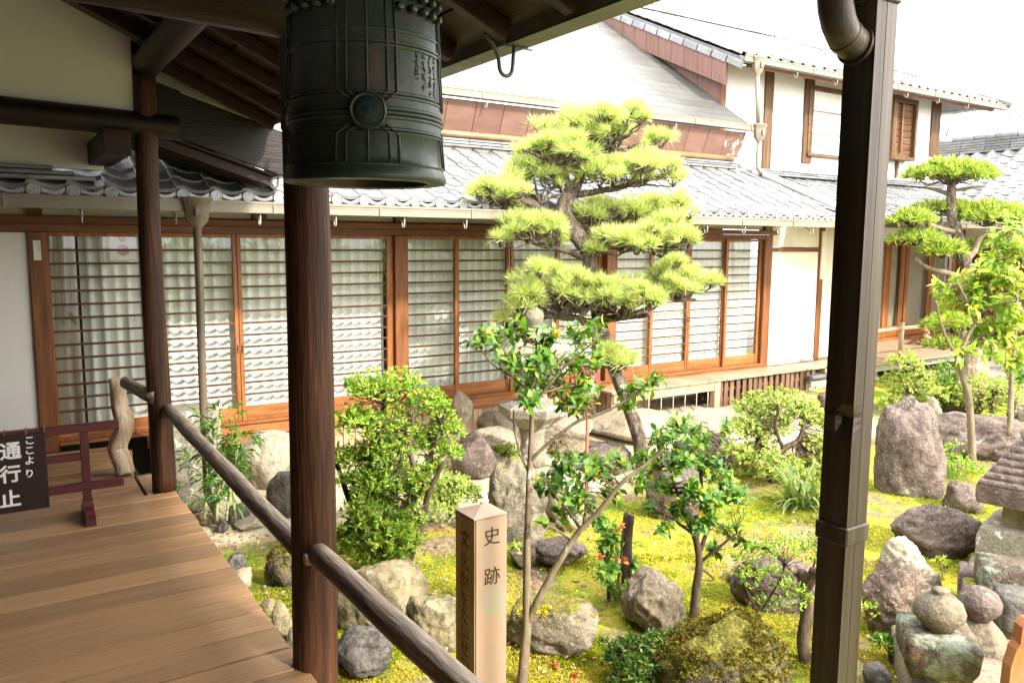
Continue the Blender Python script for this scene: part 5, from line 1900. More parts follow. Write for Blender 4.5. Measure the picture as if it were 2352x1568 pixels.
for ch, py in zip('文化財をたいせつに', (1240, 1290, 1335, 1378, 1416, 1455, 1490, 1525, 1570)):
    p = on(1067, py, 0, MP.x-ms/2)
    text_mesh('character', ch, 0.074, 'engrave_l', mk, (MP.x-ms/2-0.0012, MP.y-0.0, p.z), (0, -1, 0), (0, 0, 1), 0.0004)

# ================================================================== STAKE SIGN
g = ground(1345, 1200)
sg = thing('stake_sign', 'red-brown name board with white characters on a thin salmon stake', 'sign', g)
ys = g.y
pt_, pb_ = on(1345, 900, 1, ys), on(1345, 1200, 1, ys)
obj('stake', MB().box((g.x, ys, (pt_.z+g.z-0.05)/2), (0.022, 0.018, pt_.z-g.z+0.05), None, 0.002), 'stake', sg)
a, b2 = on(1323, 842, 1, ys), on(1373, 909, 1, ys)
obj('name_board', MB().box(((a.x+b2.x)/2, ys-0.02, (a.z+b2.z)/2), (b2.x-a.x, 0.02, a.z-b2.z), None, 0.003), 'signred', sg)
for s, px, pys, sz in (('蟠龍', 1358, (876, 896), 0.07), ('の庭', 1337, (874, 893), 0.056)):
    for ch, py in zip(s, pys):
        p = on(px, py, 1, ys-0.031)
        text_mesh('character', ch, sz, 'white', sg, (p.x, ys-0.0315, p.z), (1, 0, 0), (0, 0, 1), 0.0005, 0.001)

# ================================================================== STONE LANTERN in the middle
LP = ground(1222, 1092)
dl = depth_of(LP)
lan = thing('stone_lantern', 'weathered granite lantern with round finial rising behind the camellia', 'stone lantern', LP)
u = dl/FPX                                # metres per pixel at the lantern


def zpx(py):
    return spot(1222, py, dl).z


def hexring(mb, prof, n, c, tw=0.0, wob=0.02, seed=0):
    vs, fs = [], []
    for r, z in prof:
        for k in range(n):
            a = tw+2*math.pi*k/n
            rr = r*(1+wob*noise.noise(Vector((math.cos(a)*2+seed, math.sin(a)*2, z*6))))
            vs.append((c[0]+rr*math.cos(a), c[1]+rr*math.sin(a), z))
    for i in range(len(prof)-1):
        for k in range(n):
            a, b2 = i*n+k, i*n+(k+1) % n
            fs.append((a, b2, b2+n, a+n))
    fs.append(tuple(range(n))[::-1])
    fs.append(tuple(range((len(prof)-1)*n, len(prof)*n)))
    mb.add(vs, fs)
    return mb


obj('base', hexring(MB(), [(40*u, LP.z-0.05), (40*u, zpx(1080)), (33*u, zpx(1066))], 24, LP), 'r_lant', lan, 'auto')
obj('pillar', hexring(MB(), [(31*u, zpx(1066)), (29*u, zpx(1040)), (27*u, zpx(1010)), (29*u, zpx(990)), (33*u, zpx(978))], 24, LP, 0, 0.06, 3), 'r_lant', lan, True)
obj('platform', hexring(MB(), [(34*u, zpx(978)), (62*u, zpx(958)), (78*u, zpx(944)), (80*u, zpx(926)), (70*u, zpx(920)), (40*u, zpx(914))], 6, LP, 0.3, 0.04, 5), 'r_lant', lan)
obj('neck', hexring(MB(), [(34*u, zpx(914)), (32*u, zpx(888))], 6, LP, 0.3, 0.02), 'r_lant', lan)
fb = MB()
for k in range(6):
    a = 0.3+2*math.pi*k/6
    fb.box((LP.x+38*u*math.cos(a), LP.y+38*u*math.sin(a), (zpx(888)+zpx(810))/2), (0.05, 0.05, zpx(810)-zpx(888)-0.002), Matrix.Rotation(a, 3, 'Z'), 0.005)
obj('fire_box', fb, 'r_lant', lan)
obj('fire_core', hexring(MB(), [(28*u, zpx(887)), (28*u, zpx(811))], 6, LP, 0.3, 0.0), 'r_dark', lan)
obj('roof', hexring(MB(), [(46*u, zpx(810)), (88*u, zpx(806)), (92*u, zpx(796)), (74*u, zpx(778)), (48*u, zpx(760)), (24*u, zpx(748))], 6, LP, 0.3, 0.05, 8), 'r_lant', lan)
obj('finial', hexring(MB(), [(12*u, zpx(748)), (16*u, zpx(742)), (22*u, zpx(732)), (24*u, zpx(720)), (20*u, zpx(709)), (10*u, zpx(702)), (3*u, zpx(698)), (0.5*u, zpx(696))], 20, LP, 0, 0.03), 'r_lant', lan, True)


# ================================================================== ROCKS
def rock_mesh(size, seed, facets=9, rough=0.10, sub=4, pw=13.0, flat=0.0, top_flat=None):
    bm = bmesh.new()
    bmesh.ops.create_icosphere(bm, subdivisions=sub, radius=1)
    rr = random.Random(seed)
    pl = []
    for _ in range(facets+5 if facets else 0):
        n = Vector((rr.gauss(0, 1), rr.gauss(0, 1), rr.gauss(0, 1))).normalized()
        pl.append((n, rr.uniform(0.6, 0.95)))
    if top_flat:
        pl.append((Vector((rr.uniform(-0.12, 0.12), rr.uniform(-0.12, 0.12), 1)).normalized(), top_flat))
    for v in bm.verts:
        d = v.co.normalized()
        s = 1.0
        for n, h in pl:
            c = d.dot(n)
            if c > 0.05:
                s += (c/h)**pw
        r = s**(-1/pw)*1.02
        q = d*1.6+Vector((seed*3.1, seed*1.7, 0))
        r *= 1.08
        r *= 1-rough*0.9*abs(noise.noise(q*1.9+Vector((4, 1, 2))))+rough*noise.noise(q)+rough*0.55*noise.noise(q*2.7)+rough*0.32*noise.noise(q*6.5)+rough*0.16*noise.noise(q*15)
        v.co = Vector((d.x*r*size[0], d.y*r*size[1], d.z*r*size[2]))
    mb = MB()
    bm.verts.ensure_lookup_table()
    mb.v = [tuple(v.co) for v in bm.verts]
    mb.f = [tuple(v.index for v in f.verts) for f in bm.faces]
    bm.free()
    return mb


MOSSY = []


def rock(label, cx, by, w, h, m, seed, name='rock', dep=1.0, sink=0.42, facets=9, rough=0.1, rot=0.0, group=None, top_flat=None, tilt=0.0, shift=None, sub=4):
    """a stone: px of its middle and foot, its width and height as seen, and its depth relative to width"""
    p = ground(cx, by)
    dd = depth_of(p)
    k = dd/FPX
    sx, sz = w*k/2, h*k/2/(1-sink/2)*1.02
    sy = sx*dep
    view = Vector((p.x, p.y, 0)).normalized()
    c = p+view*sy*0.72
    yaw = -math.atan2(view.x, view.y)+rot
    mb = rock_mesh((sx, sy, sz), seed, facets, rough*1.25, 5 if w > 110 else sub, top_flat=top_flat)
    rm = Matrix.Rotation(yaw, 3, 'Z') @ Matrix.Rotation(tilt, 3, 'Y')
    zc = p.z+sz*(1-sink)
    t = MB()
    t.v = [tuple(rm @ Vector(v)+Vector((c.x, c.y, zc))) for v in mb.v]
    t.f = mb.f
    o = obj(name, t, m, None, True, fixn=False)
    if m in ('r_moss', 'r_mossy'):
        MOSSY.append((o, m))
    return tag(o, label, 'rock', group)


RK = [
    # label, cx, foot y, w, h, material, seed, options
    ('wide pale boulder with a smooth top behind the bamboo, left of the near round post', 622, 1122, 140, 118, 'r_pale', 2, dict(dep=0.8, facets=6, rough=0.06)),
    ('dark angular rock half hidden behind the near round post', 664, 1188, 92, 102, 'r_dark', 3, dict(facets=7, rough=0.05)),
    ('small tan stone at the foot of the beige downpipe', 449, 1180, 44, 30, 'r_beige', 4, dict()),
    ('grey-green stone right of the downpipe elbow', 551, 1202, 54, 42, 'r_dark', 5, dict()),
    ('flat pale stone at the moss edge below the bamboo', 572, 1222, 74, 28, 'r_pale', 6, dict(sink=0.3)),
    ('small dark stone under the downpipe elbow', 511, 1223, 32, 24, 'r_dark', 7, dict()),
    ('small round cobble left of the downpipe elbow', 470, 1208, 46, 26, 'r_beige', 8, dict()),
    ('blue-grey flat stone tucked against the deck edge, farthest of the edging', 543, 1312, 50, 44, 'r_dark', 9, dict()),
    ('cream cobble against the deck edge between two flat stones', 563, 1350, 46, 44, 'r_pale', 10, dict()),
    ('small tan cobble at the deck edge in front of the shaded moss', 617, 1408, 38, 32, 'r_beige', 11, dict()),
    ('long beige stone leaning along the deck edge', 650, 1475, 60, 80, 'r_beige', 12, dict()),
    ('grey cobble at the deck edge closest to the near round post', 676, 1500, 44, 52, 'r_pale', 13, dict()),
    ('dark mossy mound of stone left of the near round post', 652, 1352, 84, 92, 'r_moss', 14, dict()),
    ('grey granite stone peeping out under the left azalea', 916, 1333, 100, 54, 'r_granite', 15, dict()),
    ('big rounded beige boulder above the near handrail', 882, 1470, 212, 165, 'r_beige', 16, dict(dep=0.8, facets=8, rough=0.07)),
    ('dark wet rock under the beige boulder behind the handrail', 836, 1556, 150, 92, 'r_dark', 17, dict()),
    ('flat-topped tan rock left of the marker post', 1004, 1500, 150, 125, 'r_beige', 18, dict(top_flat=0.7, facets=12)),
    ('broad yellow-mossed slab right of the marker post with a broken dark front', 1262, 1510, 235, 140, 'r_mossy', 19, dict(top_flat=0.5, facets=9, rough=0.1, dep=0.8)),
    ('pointed speckled grey granite rock under the small camellia', 1508, 1460, 156, 152, 'r_granite', 20, dict(facets=8, rough=0.14, tilt=0.1)),
    ('large moss-capped boulder at the bottom centre', 1650, 1640, 295, 190, 'r_moss', 21, dict(facets=7, rough=0.12)),
    ('purple and white rounded stone lying in the moss left of the red flowers', 1286, 1308, 122, 66, 'r_brown', 22, dict(sink=0.2)),
    ('low stone with fresh yellow moss behind the camellia trunk', 1206, 1308, 84, 62, 'r_mossy', 23, dict()),
    ('tall lichen and moss covered rock behind the forked camellia trunk', 1178, 1252, 165, 185, 'r_mossy', 24, dict(facets=8, rough=0.12, dep=0.8)),
    ('rounded purple-brown rock left of the lantern pillar', 1086, 1102, 102, 108, 'r_brown', 25, dict(facets=6, rough=0.07)),
    ('upright chalky white rock in front of the hall sill', 1056, 1010, 54, 122, 'r_pale', 26, dict(dep=0.7, facets=9, rough=0.12, sink=0.06)),
    ('pale squared step stone under the hall sill left of the lantern', 1150, 1002, 110, 60, 'r_pale', 27, dict(top_flat=0.7)),
    ('broad bleached step stone right of the lantern pillar', 1290, 1010, 170, 48, 'r_pale', 28, dict(top_flat=0.75, facets=8, rough=0.05)),
    ('flat pale stone beyond the lantern base', 1120, 1034, 130, 46, 'r_pale', 29, dict(top_flat=0.7)),
    ('large bleached shoe stone before the veranda', 1450, 1015, 220, 62, 'r_pale', 30, dict(top_flat=0.75, facets=8, rough=0.05)),
    ('dusty beige stone in the sand right of the lantern', 1330, 1055, 130, 40, 'r_beige', 31, dict(top_flat=0.75)),
    ('brown flat stone behind the stake sign', 1395, 1085, 160, 56, 'r_brown', 32, dict(top_flat=0.7)),
    ('salmon stone beside the tall mossy rock', 1290, 1200, 80, 100, 'r_beige', 33, dict()),
    ('small grey cobble at the foot of the stake sign', 1300, 1226, 56, 46, 'r_beige', 34, dict()),
    ('small white cobble beside the stake foot', 1330, 1222, 36, 40, 'r_pale', 35, dict()),
    ('big purple-grey rock behind the small camellia crown', 1545, 1195, 140, 158, 'r_brown', 36, dict(facets=8, rough=0.1)),
    ('dark flat rock at the sand edge behind the small camellia', 1620, 1085, 170, 70, 'r_brown', 37, dict(top_flat=0.7)),
    ('brown pointed rock between small camellia and round azalea', 1672, 1060, 64, 60, 'r_brown', 38, dict()),
    ('long white weathered stone at the edge of the veranda sand', 1630, 1000, 130, 40, 'r_pale', 39, dict(top_flat=0.8)),
    ('brown lichened stone under the brick plinth', 1905, 955, 62, 60, 'r_brown', 40, dict()),
    ('tall purple-brown standing rock right of the bronze rain pipe', 2082, 1140, 142, 245, 'r_brown', 413, dict(facets=6, rough=0.09, dep=0.6, sink=0.5)),
    ('white sloping rock behind the tall standing rock', 2135, 985, 60, 70, 'r_pale', 42, dict()),
    ('greenish rock behind the white sloping rock', 2118, 950, 66, 60, 'r_mossy', 43, dict()),
    ('broad flat dark rock with white lichen right of the standing rock', 2235, 1052, 270, 100, 'r_brown', 44, dict(top_flat=0.75, dep=0.7)),
    ('long purple boulder lying in the moss at the right', 2146, 1285, 222, 108, 'r_brown', 45, dict(facets=9, rough=0.08, dep=0.6)),
    ('cracked white-brown rock between the long boulder and the bronze pipe', 2074, 1340, 128, 90, 'r_pale', 46, dict(facets=8, rough=0.14)),
    ('wet reddish-brown rock below the cracked white rock', 2048, 1465, 170, 148, 'r_wet', 47, dict(facets=9, rough=0.11)),
    ('wide low purple rock behind the pollarded shrub', 1790, 1408, 240, 132, 'r_brown', 48, dict(top_flat=0.75, facets=9, dep=0.6)),
    ('small dark stone at the foot of the bronze rain pipe', 2010, 1590, 70, 60, 'r_dark', 49, dict()),
    ('mossy rock with roots behind the flat dark rock', 2190, 962, 120, 60, 'r_moss', 50, dict()),
    ('dark stone at the far right edge above the flat rock', 2340, 968, 50, 44, 'r_brown', 51, dict()),
    ('small flat stone in the moss before the grass clump', 1700, 1345, 70, 36, 'r_brown', 52, dict(top_flat=0.7)),
    ('lichened stone under the ribbed lantern roof', 2212, 1180, 90, 70, 'r_brown', 53, dict()),
    ('small rounded stone at the foot of the round-topped pagodas', 2125, 1360, 60, 50, 'r_granite', 54, dict()),
    ('weathered grey foot block by the cracked rock under the right lantern', 2262, 1345, 90, 60, 'r_granite', 55, dict(top_flat=0.75)),
]
for lab, cx, by, w, h, m, seed, kw in RK:
    rock(lab, cx, by, w, h, m, seed, **kw)
# pebbles strewn at the moss edge, one object
peb = MB()
rp_ = random.Random(5)
for i in range(260):
    px, py = (rp_.uniform(420, 700), rp_.uniform(1170, 1260)) if i % 2 else (rp_.uniform(950, 1400), rp_.uniform(1180, 1420))
    g = ground(px, py)
    r = rp_.uniform(0.008, 0.028)
    mbx = rock_mesh((r, r*0.8, r*0.6), i, 5, 0.1, 1)
    peb.add([Vector(v)+g for v in mbx.v], mbx.f)
o = obj('pebbles', peb, 'r_beige', None, True, fixn=False)
tag(o, 'scattered small pebbles at the moss edge beside the deck and rocks', 'pebbles')
o['kind'] = 'stuff'

# granite pillar behind the far walkway post
g = ground(455, 1150)
dd = depth_of(g)
gp = MB()
hw = 66*dd/FPX
ztp = spot(455, 928, dd+0.2).z
vs = rock_mesh((1, 1, 1), 77, 0, 0.03, 4)
t = MB()
for v in vs.v:
    v = Vector(v)
    a = max(abs(v.x), abs(v.y), abs(v.z))
    q = v/a*0.9+v*0.1
    tp = 1-0.08*(q.z+1)/2
    t.v.append((g.x+q.x*hw*0.95*tp+0.02, g.y+0.25+q.y*hw*0.9*tp, (ztp+g.z-0.05)/2+q.z*(ztp-g.z+0.05)/2))
t.f = vs.f
o = obj('granite_pillar', t, 'r_lant', None, True, fixn=False)
tag(o, 'thick square granite pillar behind the far walkway post and downpipe', 'stone pillar')

# ================================================================== PAGODA LANTERN at the right edge
def sqring(mb, prof, c, yaw, wob=0.03, seed=0, sub=4):
    """square section rings (half width, z), edges subdivided and slightly worn"""
    vs, fs = [], []
    n = 4*sub
    for r, z in prof:
        for k in range(n):
            side, t = divmod(k, sub)
            t = t/sub*2-1
            x, y = [(t, -1), (1, t), (-t, 1), (-1, -t)][side]
            rr = r*(1+wob*noise.noise(Vector((x*1.7+seed, y*1.7, z*5))))*(0.975 if abs(t) > 0.99 else 1.0)
            px, py = x*rr, y*rr
            vs.append((c[0]+px*math.cos(yaw)-py*math.sin(yaw), c[1]+px*math.sin(yaw)+py*math.cos(yaw), z))
    for i in range(len(prof)-1):
        for k in range(n):
            a, b2 = i*n+k, i*n+(k+1) % n
            fs.append((a, b2, b2+n, a+n))
    fs.append(tuple(range(n))[::-1])
    fs.append(tuple(range((len(prof)-1)*n, len(prof)*n)))
    mb.add(vs, fs)
    return mb


C = ground(2370, 1320)
dd = depth_of(C)
u = dd/FPX
pg = thing('stone_pagoda', 'squat stone pagoda with stepped ribbed roof at the right edge', 'stone lantern', C)


def zp(py):
    return spot(2370, py, dd).z


yw = R(14)
obj('base', sqring(MB(), [(98*u, C.z-0.08), (100*u, zp(1222)), (95*u, zp(1205)), (86*u, zp(1200))], C, yw, 0.02), 'r_lant', pg, 'auto')
p_ = [(112*u, zp(1222)+0.001), (0, 0)]
for k in range(5):
    # shallow carved petals along the base front
    a = -math.pi/2+yw
    t = -0.8+0.4*k
    cx_ = C.x+(t*74*u)*math.cos(yw)+100*u*math.sin(yw)
    cy_ = C.y+(t*74*u)*math.sin(yw)-100*u*math.cos(yw)
    pts = [Vector((cx_+14*u*math.cos(q)*math.cos(yw), cy_+14*u*math.cos(q)*math.sin(yw), zp(1262)+12*u*math.sin(q))) for q in np.linspace(0, math.pi, 8)]
    obj('petal_relief', MB().tube(pts, 0.006, 6), 'r_lant', pg, True)
obj('body', sqring(MB(), [(58*u, zp(1206)), (61*u, zp(1180)), (59*u, zp(1146))], C, yw, 0.02, 4), 'r_beige', pg, 'auto')
prof = [(70*u, zp(1150)), (104*u, zp(1144)), (107*u, zp(1128)), (106*u, zp(1104))]
r0, z0, z1 = 104*u, zp(1104), zp(1012)
for k in range(6):
    ra = r0+(46*u-r0)*k/6
    rb = r0+(46*u-r0)*(k+1)/6
    za = z0+(z1-z0)*k/6
    dz_ = (z1-z0)/6
    prof += [(ra*0.985, za+0.02*dz_), (ra*1.0, za+0.3*dz_), (ra*0.985, za+0.62*dz_), (ra*0.6+rb*0.4, za+0.86*dz_), (rb*1.0, za+0.9*dz_)]
obj('ribbed_roof', sqring(MB(), prof, C, yw, 0.02, 9, 8), 'r_brown', pg, 'auto')
obj('lotus_ring', MB().lathe([(34*u, z1), (44*u, z1+12*u), (46*u, z1+26*u), (34*u, z1+40*u), (26*u, z1+44*u)], 20, (C.x, C.y, 0)), 'r_lant', pg, True)
obj('finial', MB().lathe([(24*u, z1+44*u), (40*u, z1+58*u), (44*u, z1+78*u), (34*u, z1+98*u), (10*u, z1+112*u), (0.5*u, z1+118*u)], 20, (C.x, C.y, 0), cap=False), 'r_granite', pg, True)

# ================================================================== SMALL FIVE-RING PAGODAS, lower right
def gorin(label, cx, cy, dpt, wpx, seed, m1, m2, blockm, cone=False):
    c = spot(cx, cy, dpt)
    u = dpt/FPX
    t = thing('small_pagoda', label, 'stone pagoda', (c.x, c.y, c.z))
    if not cone:
        bz = spot(cx, 1520, dpt+0.03).z
        bt_ = spot(cx, 1433, dpt+0.03).z
        obj('earth_block', sqring(MB(), [(62*u, bz-0.02), (76*u, bz+0.05), (78*u, bt_-0.03), (70*u, bt_)], c, R(40), 0.06, seed, 6), blockm, t, True)
        ct = bt_
        r = wpx/2*u
        obj('finial', hexring(MB(), [(r*0.55, ct-0.002), (r*0.66, ct+10*u), (r*0.98, ct+30*u), (r, ct+44*u), (r*0.86, ct+64*u), (r*0.5, ct+80*u), (r*0.3, ct+86*u), (r*0.36, ct+93*u), (r*0.1, ct+97*u)], 22, c, 0, 0.05, seed), m1, t, True)
    else:
        zb2 = spot(cx, 1500, dpt).z
        zc_ = spot(cx, 1418, dpt).z
        obj('cone_stone', sqring(MB(), [(60*u, zb2), (64*u, zb2+18*u), (52*u, zb2+40*u), (34*u, zb2+66*u), (22*u, zc_)], c, R(25), 0.05, seed, 6), m2, t, True)
        r = wpx/2*u
        obj('finial', hexring(MB(), [(r*0.5, zc_-0.002), (r*0.6, zc_+6*u), (r*0.97, zc_+26*u), (r, zc_+42*u), (r*0.8, zc_+62*u), (r*0.4, zc_+73*u), (r*0.1, zc_+77*u)], 22, c, 0, 0.05, seed), m1, t, True)
    return t


gorin('small round-topped stone pagoda on a lichened square block, the front one of two', 2152, 1470, 3.75, 112, 3, 'r_granite', 'r_granite', 'r_lichen')
gorin('small stone pagoda with brown ball on a grey cone, behind the square-block one', 2243, 1460, 4.15, 94, 6, 'r_brown', 'r_granite', 'r_granite', True)


def block(label, px, py, dpt, w, h, d, m, yaw, seed):
    c = spot(px, py, dpt)
    u = dpt/FPX
    o = obj('stone_block', sqring(MB(), [(w/2*u*0.97, c.z-h/2*u), (w/2*u, c.z-h/2*u+8*u), (w/2*u*0.97, c.z+h/2*u-6*u), (w/2*u*0.92, c.z+h/2*u)], c, yaw, 0.05, seed, 6), m, None, True)
    return tag(o, label, 'stone block')


block('broad granite slab that carries the small pagodas at the lower right', 2225, 1580, 4.0, 300, 135, 1, 'r_granite', R(40), 21)
block('upper of the stacked weathered stone blocks below the right pagoda', 2312, 1322, 4.75, 118, 62, 1, 'r_lichen', R(38), 22)
block('lower dark mossy stone block stacked under the brown one at the right', 2298, 1400, 4.7, 150, 84, 1, 'r_mossy', R(36), 23)
block('small stone block behind the brown pagoda ball', 2246, 1335, 5.0, 82, 60, 1, 'r_brown', R(30), 24)
block('shaded stone block at the right edge behind the clay fragment', 2345, 1400, 4.4, 100, 80, 1, 'r_dark', R(40), 25)
# broken clay ridge-end tile at the lower right corner
c = spot(2345, 1490, 3.4)
u = 3.4/FPX
poly = [(-40, -95), (-38, -30), (-26, 10), (-16, 22), (-14, 62), (2, 76), (60, 60), (60, -95)]
mb = MB()
vs = []
for dy in (-0.03, 0.03):
    for a, b2 in poly:
        vs.append(Vector((c.x, c.y, c.z))+RT*(a*u)+Vector((0, 0, b2*u))+Vector((FW.x, FW.y, 0)).normalized()*(dy+0.0006*a))
n_ = len(poly)
mb.add(vs, [tuple(range(n_))[::-1], tuple(range(n_, 2*n_))]+[(i, (i+1) % n_, n_+(i+1) % n_, n_+i) for i in range(n_)])
o = obj('clay_tile_fragment', mb, 'clay', None)
tag(o, 'broken orange clay ridge tile standing at the lower right corner', 'tile fragment')

# ================================================================== CERAMIC RACCOON DOG on the wing veranda
tp = on(2123, 792, 2, 0.003)
du = depth_of(tp)
u = du/FPX
tn = thing('ceramic_animal', 'small brown and cream ceramic animal figure with a straw hat on the veranda', 'figurine', tp)
obj('body', MB().lathe([(5*u, 0), (10*u, 4*u), (12*u, 14*u), (8*u, 24*u), (5*u, 27*u)], 16, tp), 'tanuki', tn, True)
mb = rock_mesh((6.5*u, 6.5*u, 8*u), 5, 0, 0.02, 3)
t = MB()
t.v = [tuple(Vector(v)+tp+Vector((3.5*u, -6*u, 13*u))) for v in mb.v]
t.f = mb.f
obj('belly', t, 'tan_belly', tn, True)
mb = rock_mesh((6.5*u, 6.5*u, 6*u), 6, 0, 0.02, 3)
t = MB()
t.v = [tuple(Vector(v)+tp+Vector((1*u, -1*u, 30*u))) for v in mb.v]
t.f = mb.f
obj('head', t, 'tanuki', tn, True)
obj('hat', MB().lathe([(11*u, 33*u), (9*u, 35*u), (3*u, 41*u), (0.5*u, 42*u)], 16, tp+Vector((-1.5*u, 1*u, 0))), 'tanuki', tn, True)
for sx in (-1, 1):
    obj('foot', MB().lathe([(4*u, 0), (4.4*u, 2*u), (2*u, 5*u)], 10, tp+Vector((sx*4*u+2*u, -7*u, 0))), 'tan_belly', tn, True)
    obj('arm', MB().tube([tp+Vector((sx*9*u, -2*u, 22*u)), tp+Vector((sx*11*u, -6*u, 15*u)), tp+Vector((sx*8*u, -9*u, 12*u))], 2.4*u, 8), 'tanuki', tn, True)
    obj('ear', MB().lathe([(2*u, 0), (1.6*u, 3*u), (0.3*u, 4*u)], 8, tp+Vector((sx*5*u+1*u, -1*u, 34*u))), 'tanuki', tn, True)
obj('muzzle', MB().lathe([(3*u, 0), (2*u, 3*u), (0.5*u, 4*u)], 10, tp+Vector((2*u, -7*u, 27*u))), 'tan_belly', tn, True)
h2 = on(2098, 790, 2, 0.003)
ho = obj('straw_hat', MB().lathe([(15*u, 0.0), (14*u, 2*u), (5*u, 7*u), (2*u, 10*u), (0.5*u, 10*u)], 18, h2), 'tanuki', None, True)
tag(ho, 'brown conical hat lying on the veranda boards beside the ceramic animal', 'hat')


# ================================================================== FOLIAGE TOOLS
class LB:
    """leaf builder: many small leaves gathered as arrays"""

    def __init__(s):
        s.v, s.f, s.n = [], [], 0

    def needles(s, p, dirs, ln, w, droop=0.0):
        k = len(dirs)
        d = np.asarray(dirs, float)
        r = rng.normal(size=(k, 3))
        sd = np.cross(d, r)
        sd /= np.linalg.norm(sd, axis=1, keepdims=True)+1e-9
        L = (np.asarray(ln)*rng.uniform(0.75, 1.1, k))[:, None]
        b = np.asarray(p, float)[None, :]+d*0.004
        a1, a2 = b-sd*w/2, b+sd*w/2
        mid = b+d*L*0.55
        tip = b+d*L
        tip[:, 2] -= droop
        V = np.stack([a1, a2, mid+sd*w*0.45, mid-sd*w*0.45, tip], 1).reshape(-1, 3)
        o = s.n+5*np.arange(k)[:, None]
        s.v.append(V)
        s.f.append(np.concatenate([o+np.array([[0, 1, 2]]), o+np.array([[0, 2, 3]]), o+np.array([[3, 2, 4]])], 0))
        s.n += 5*k

    def leaves(s, P, D, N, ln, w, fold=0.12, curl=0.12):
        """P base points, D directions, N upward hints; pointed oval leaves of six triangles with a folded midrib"""
        P, D, N = [np.asarray(a, float) for a in (P, D, N)]
        k = len(P)
        D = D/(np.linalg.norm(D, axis=1, keepdims=True)+1e-9)
        S = np.cross(D, N)
        S /= np.linalg.norm(S, axis=1, keepdims=True)+1e-9
        U = np.cross(S, D)
        L = (ln*rng.uniform(0.7, 1.15, k))[:, None]
        W = w/ln*L*rng.uniform(0.85, 1.15, k)[:, None]
        a = P
        m = P+D*L*0.5+U*L*0.06
        t = P+D*L-U*L*curl
        l1 = P+D*L*0.32-S*W*0.5+U*L*fold*0.6
        r1 = P+D*L*0.32+S*W*0.5+U*L*fold*0.6
        l2 = P+D*L*0.7-S*W*0.40+U*L*(fold*0.5)
        r2 = P+D*L*0.7+S*W*0.40+U*L*(fold*0.5)
        V = np.stack([a, l1, l2, t, r2, r1, m], 1).reshape(-1, 3)
        o = s.n+7*np.arange(k)[:, None]
        s.v.append(V)
        for tri in ((0, 6, 1), (1, 6, 2), (2, 6, 3), (3, 6, 4), (4, 6, 5), (5, 6, 0)):
            s.f.append(o+np.array([tri]))
        s.n += 7*k

    def build(s, name, m, parent, smooth_=False, base=None):
        V = np.concatenate(s.v, 0)
        F = np.concatenate(s.f, 0).astype(np.int32)
        c = (V.min(0)+V.max(0))/2
        V = (V-c).astype(np.float32)
        me = bpy.data.meshes.new(name)
        me.vertices.add(len(V))
        me.vertices.foreach_set('co', V.ravel())
        me.loops.add(F.size)
        me.loops.foreach_set('vertex_index', F.ravel())
        me.polygons.add(len(F))
        me.polygons.foreach_set('loop_start', np.arange(0, F.size, 3, dtype=np.int32))
        me.polygons.foreach_set('loop_total', np.full(len(F), 3, np.int32))
        if smooth_:
            me.polygons.foreach_set('use_smooth', np.ones(len(F), bool))
        me.update(calc_edges=True)
        me.materials.append(M[m])
        o = bpy.data.objects.new(name, me)
        link(o, parent, c)
        return o


def cone_dirs(axis, spread, k):
    axis = np.asarray(axis, float)
    axis = axis/np.linalg.norm(axis)
    d = axis[None, :]+rng.normal(size=(k, 3))*spread
    return d/np.linalg.norm(d, axis=1, keepdims=True)


def wander(a, b, n, amp, seed):
    """a crooked path from a to b"""
    a, b = Vector(a), Vector(b)
    L = (b-a).length
    out = []
    for i in range(n):
        t = i/(n-1)
        p = a.lerp(b, t)
        e = math.sin(t*math.pi)**0.6 if 0 < t < 1 else 0
        q = Vector((noise.noise(Vector((seed, t*3.1, 0))), noise.noise(Vector((seed+9, t*3.1, 5))), noise.noise(Vector((seed+4, t*3.1, 9)))))
        out.append(p+q*amp*L*e)
    return out


def leaf_mesh(name, ln, w, m, fold=0.12, curl=0.15):
    """a single larger leaf, base at the origin, lying along +Y"""
    vs, fs = [], []
    prof = [(0.0, 0.05), (0.15, 0.5), (0.35, 0.95), (0.55, 1.0), (0.75, 0.72), (0.9, 0.34), (1.0, 0.0)]
    for t, k in prof:
        z = 0.10*math.sin(t*math.pi)*ln*0.9-curl*t*t*ln
        for s in (-1, 0, 1):
            vs.append((s*k*w/2, t*ln, z+(fold*k*w*0.6 if s else 0)))
    for i in range(len(prof)-1):
        a = i*3
        fs += [(a, a+1, a+4, a+3), (a+1, a+2, a+5, a+4)]
    mb = MB().add(vs, fs)
    me = mesh_of(name, mb, True, fixn=False)
    me.materials.append(M[m])
    return me


def rot_to(d, up):
    d = Vector(d).normalized()
    s = d.cross(Vector(up))
    if s.length < 1e-4:
        s = d.cross(Vector((1, 0, 0)))
    s.normalize()
    n = s.cross(d)
    return Matrix((s, d, n)).transposed().to_euler()

# ================================================================== PINE
PD = 7.8


def path_px(pts, dpt, dz=0.0, jit=0.0, seed=0):
    """points (px, py, width px) at a depth that drifts along the limb -> points, radii"""
    P, W_ = [], []
    n = len(pts)
    for i, q in enumerate(pts):
        d = dpt+dz*i/max(1, n-1)+jit*noise.noise(Vector((seed, i*0.7, 1)))
        P.append(spot(q[0], q[1], d))
        W_.append(q[2]/2*d/FPX)
    return P, W_


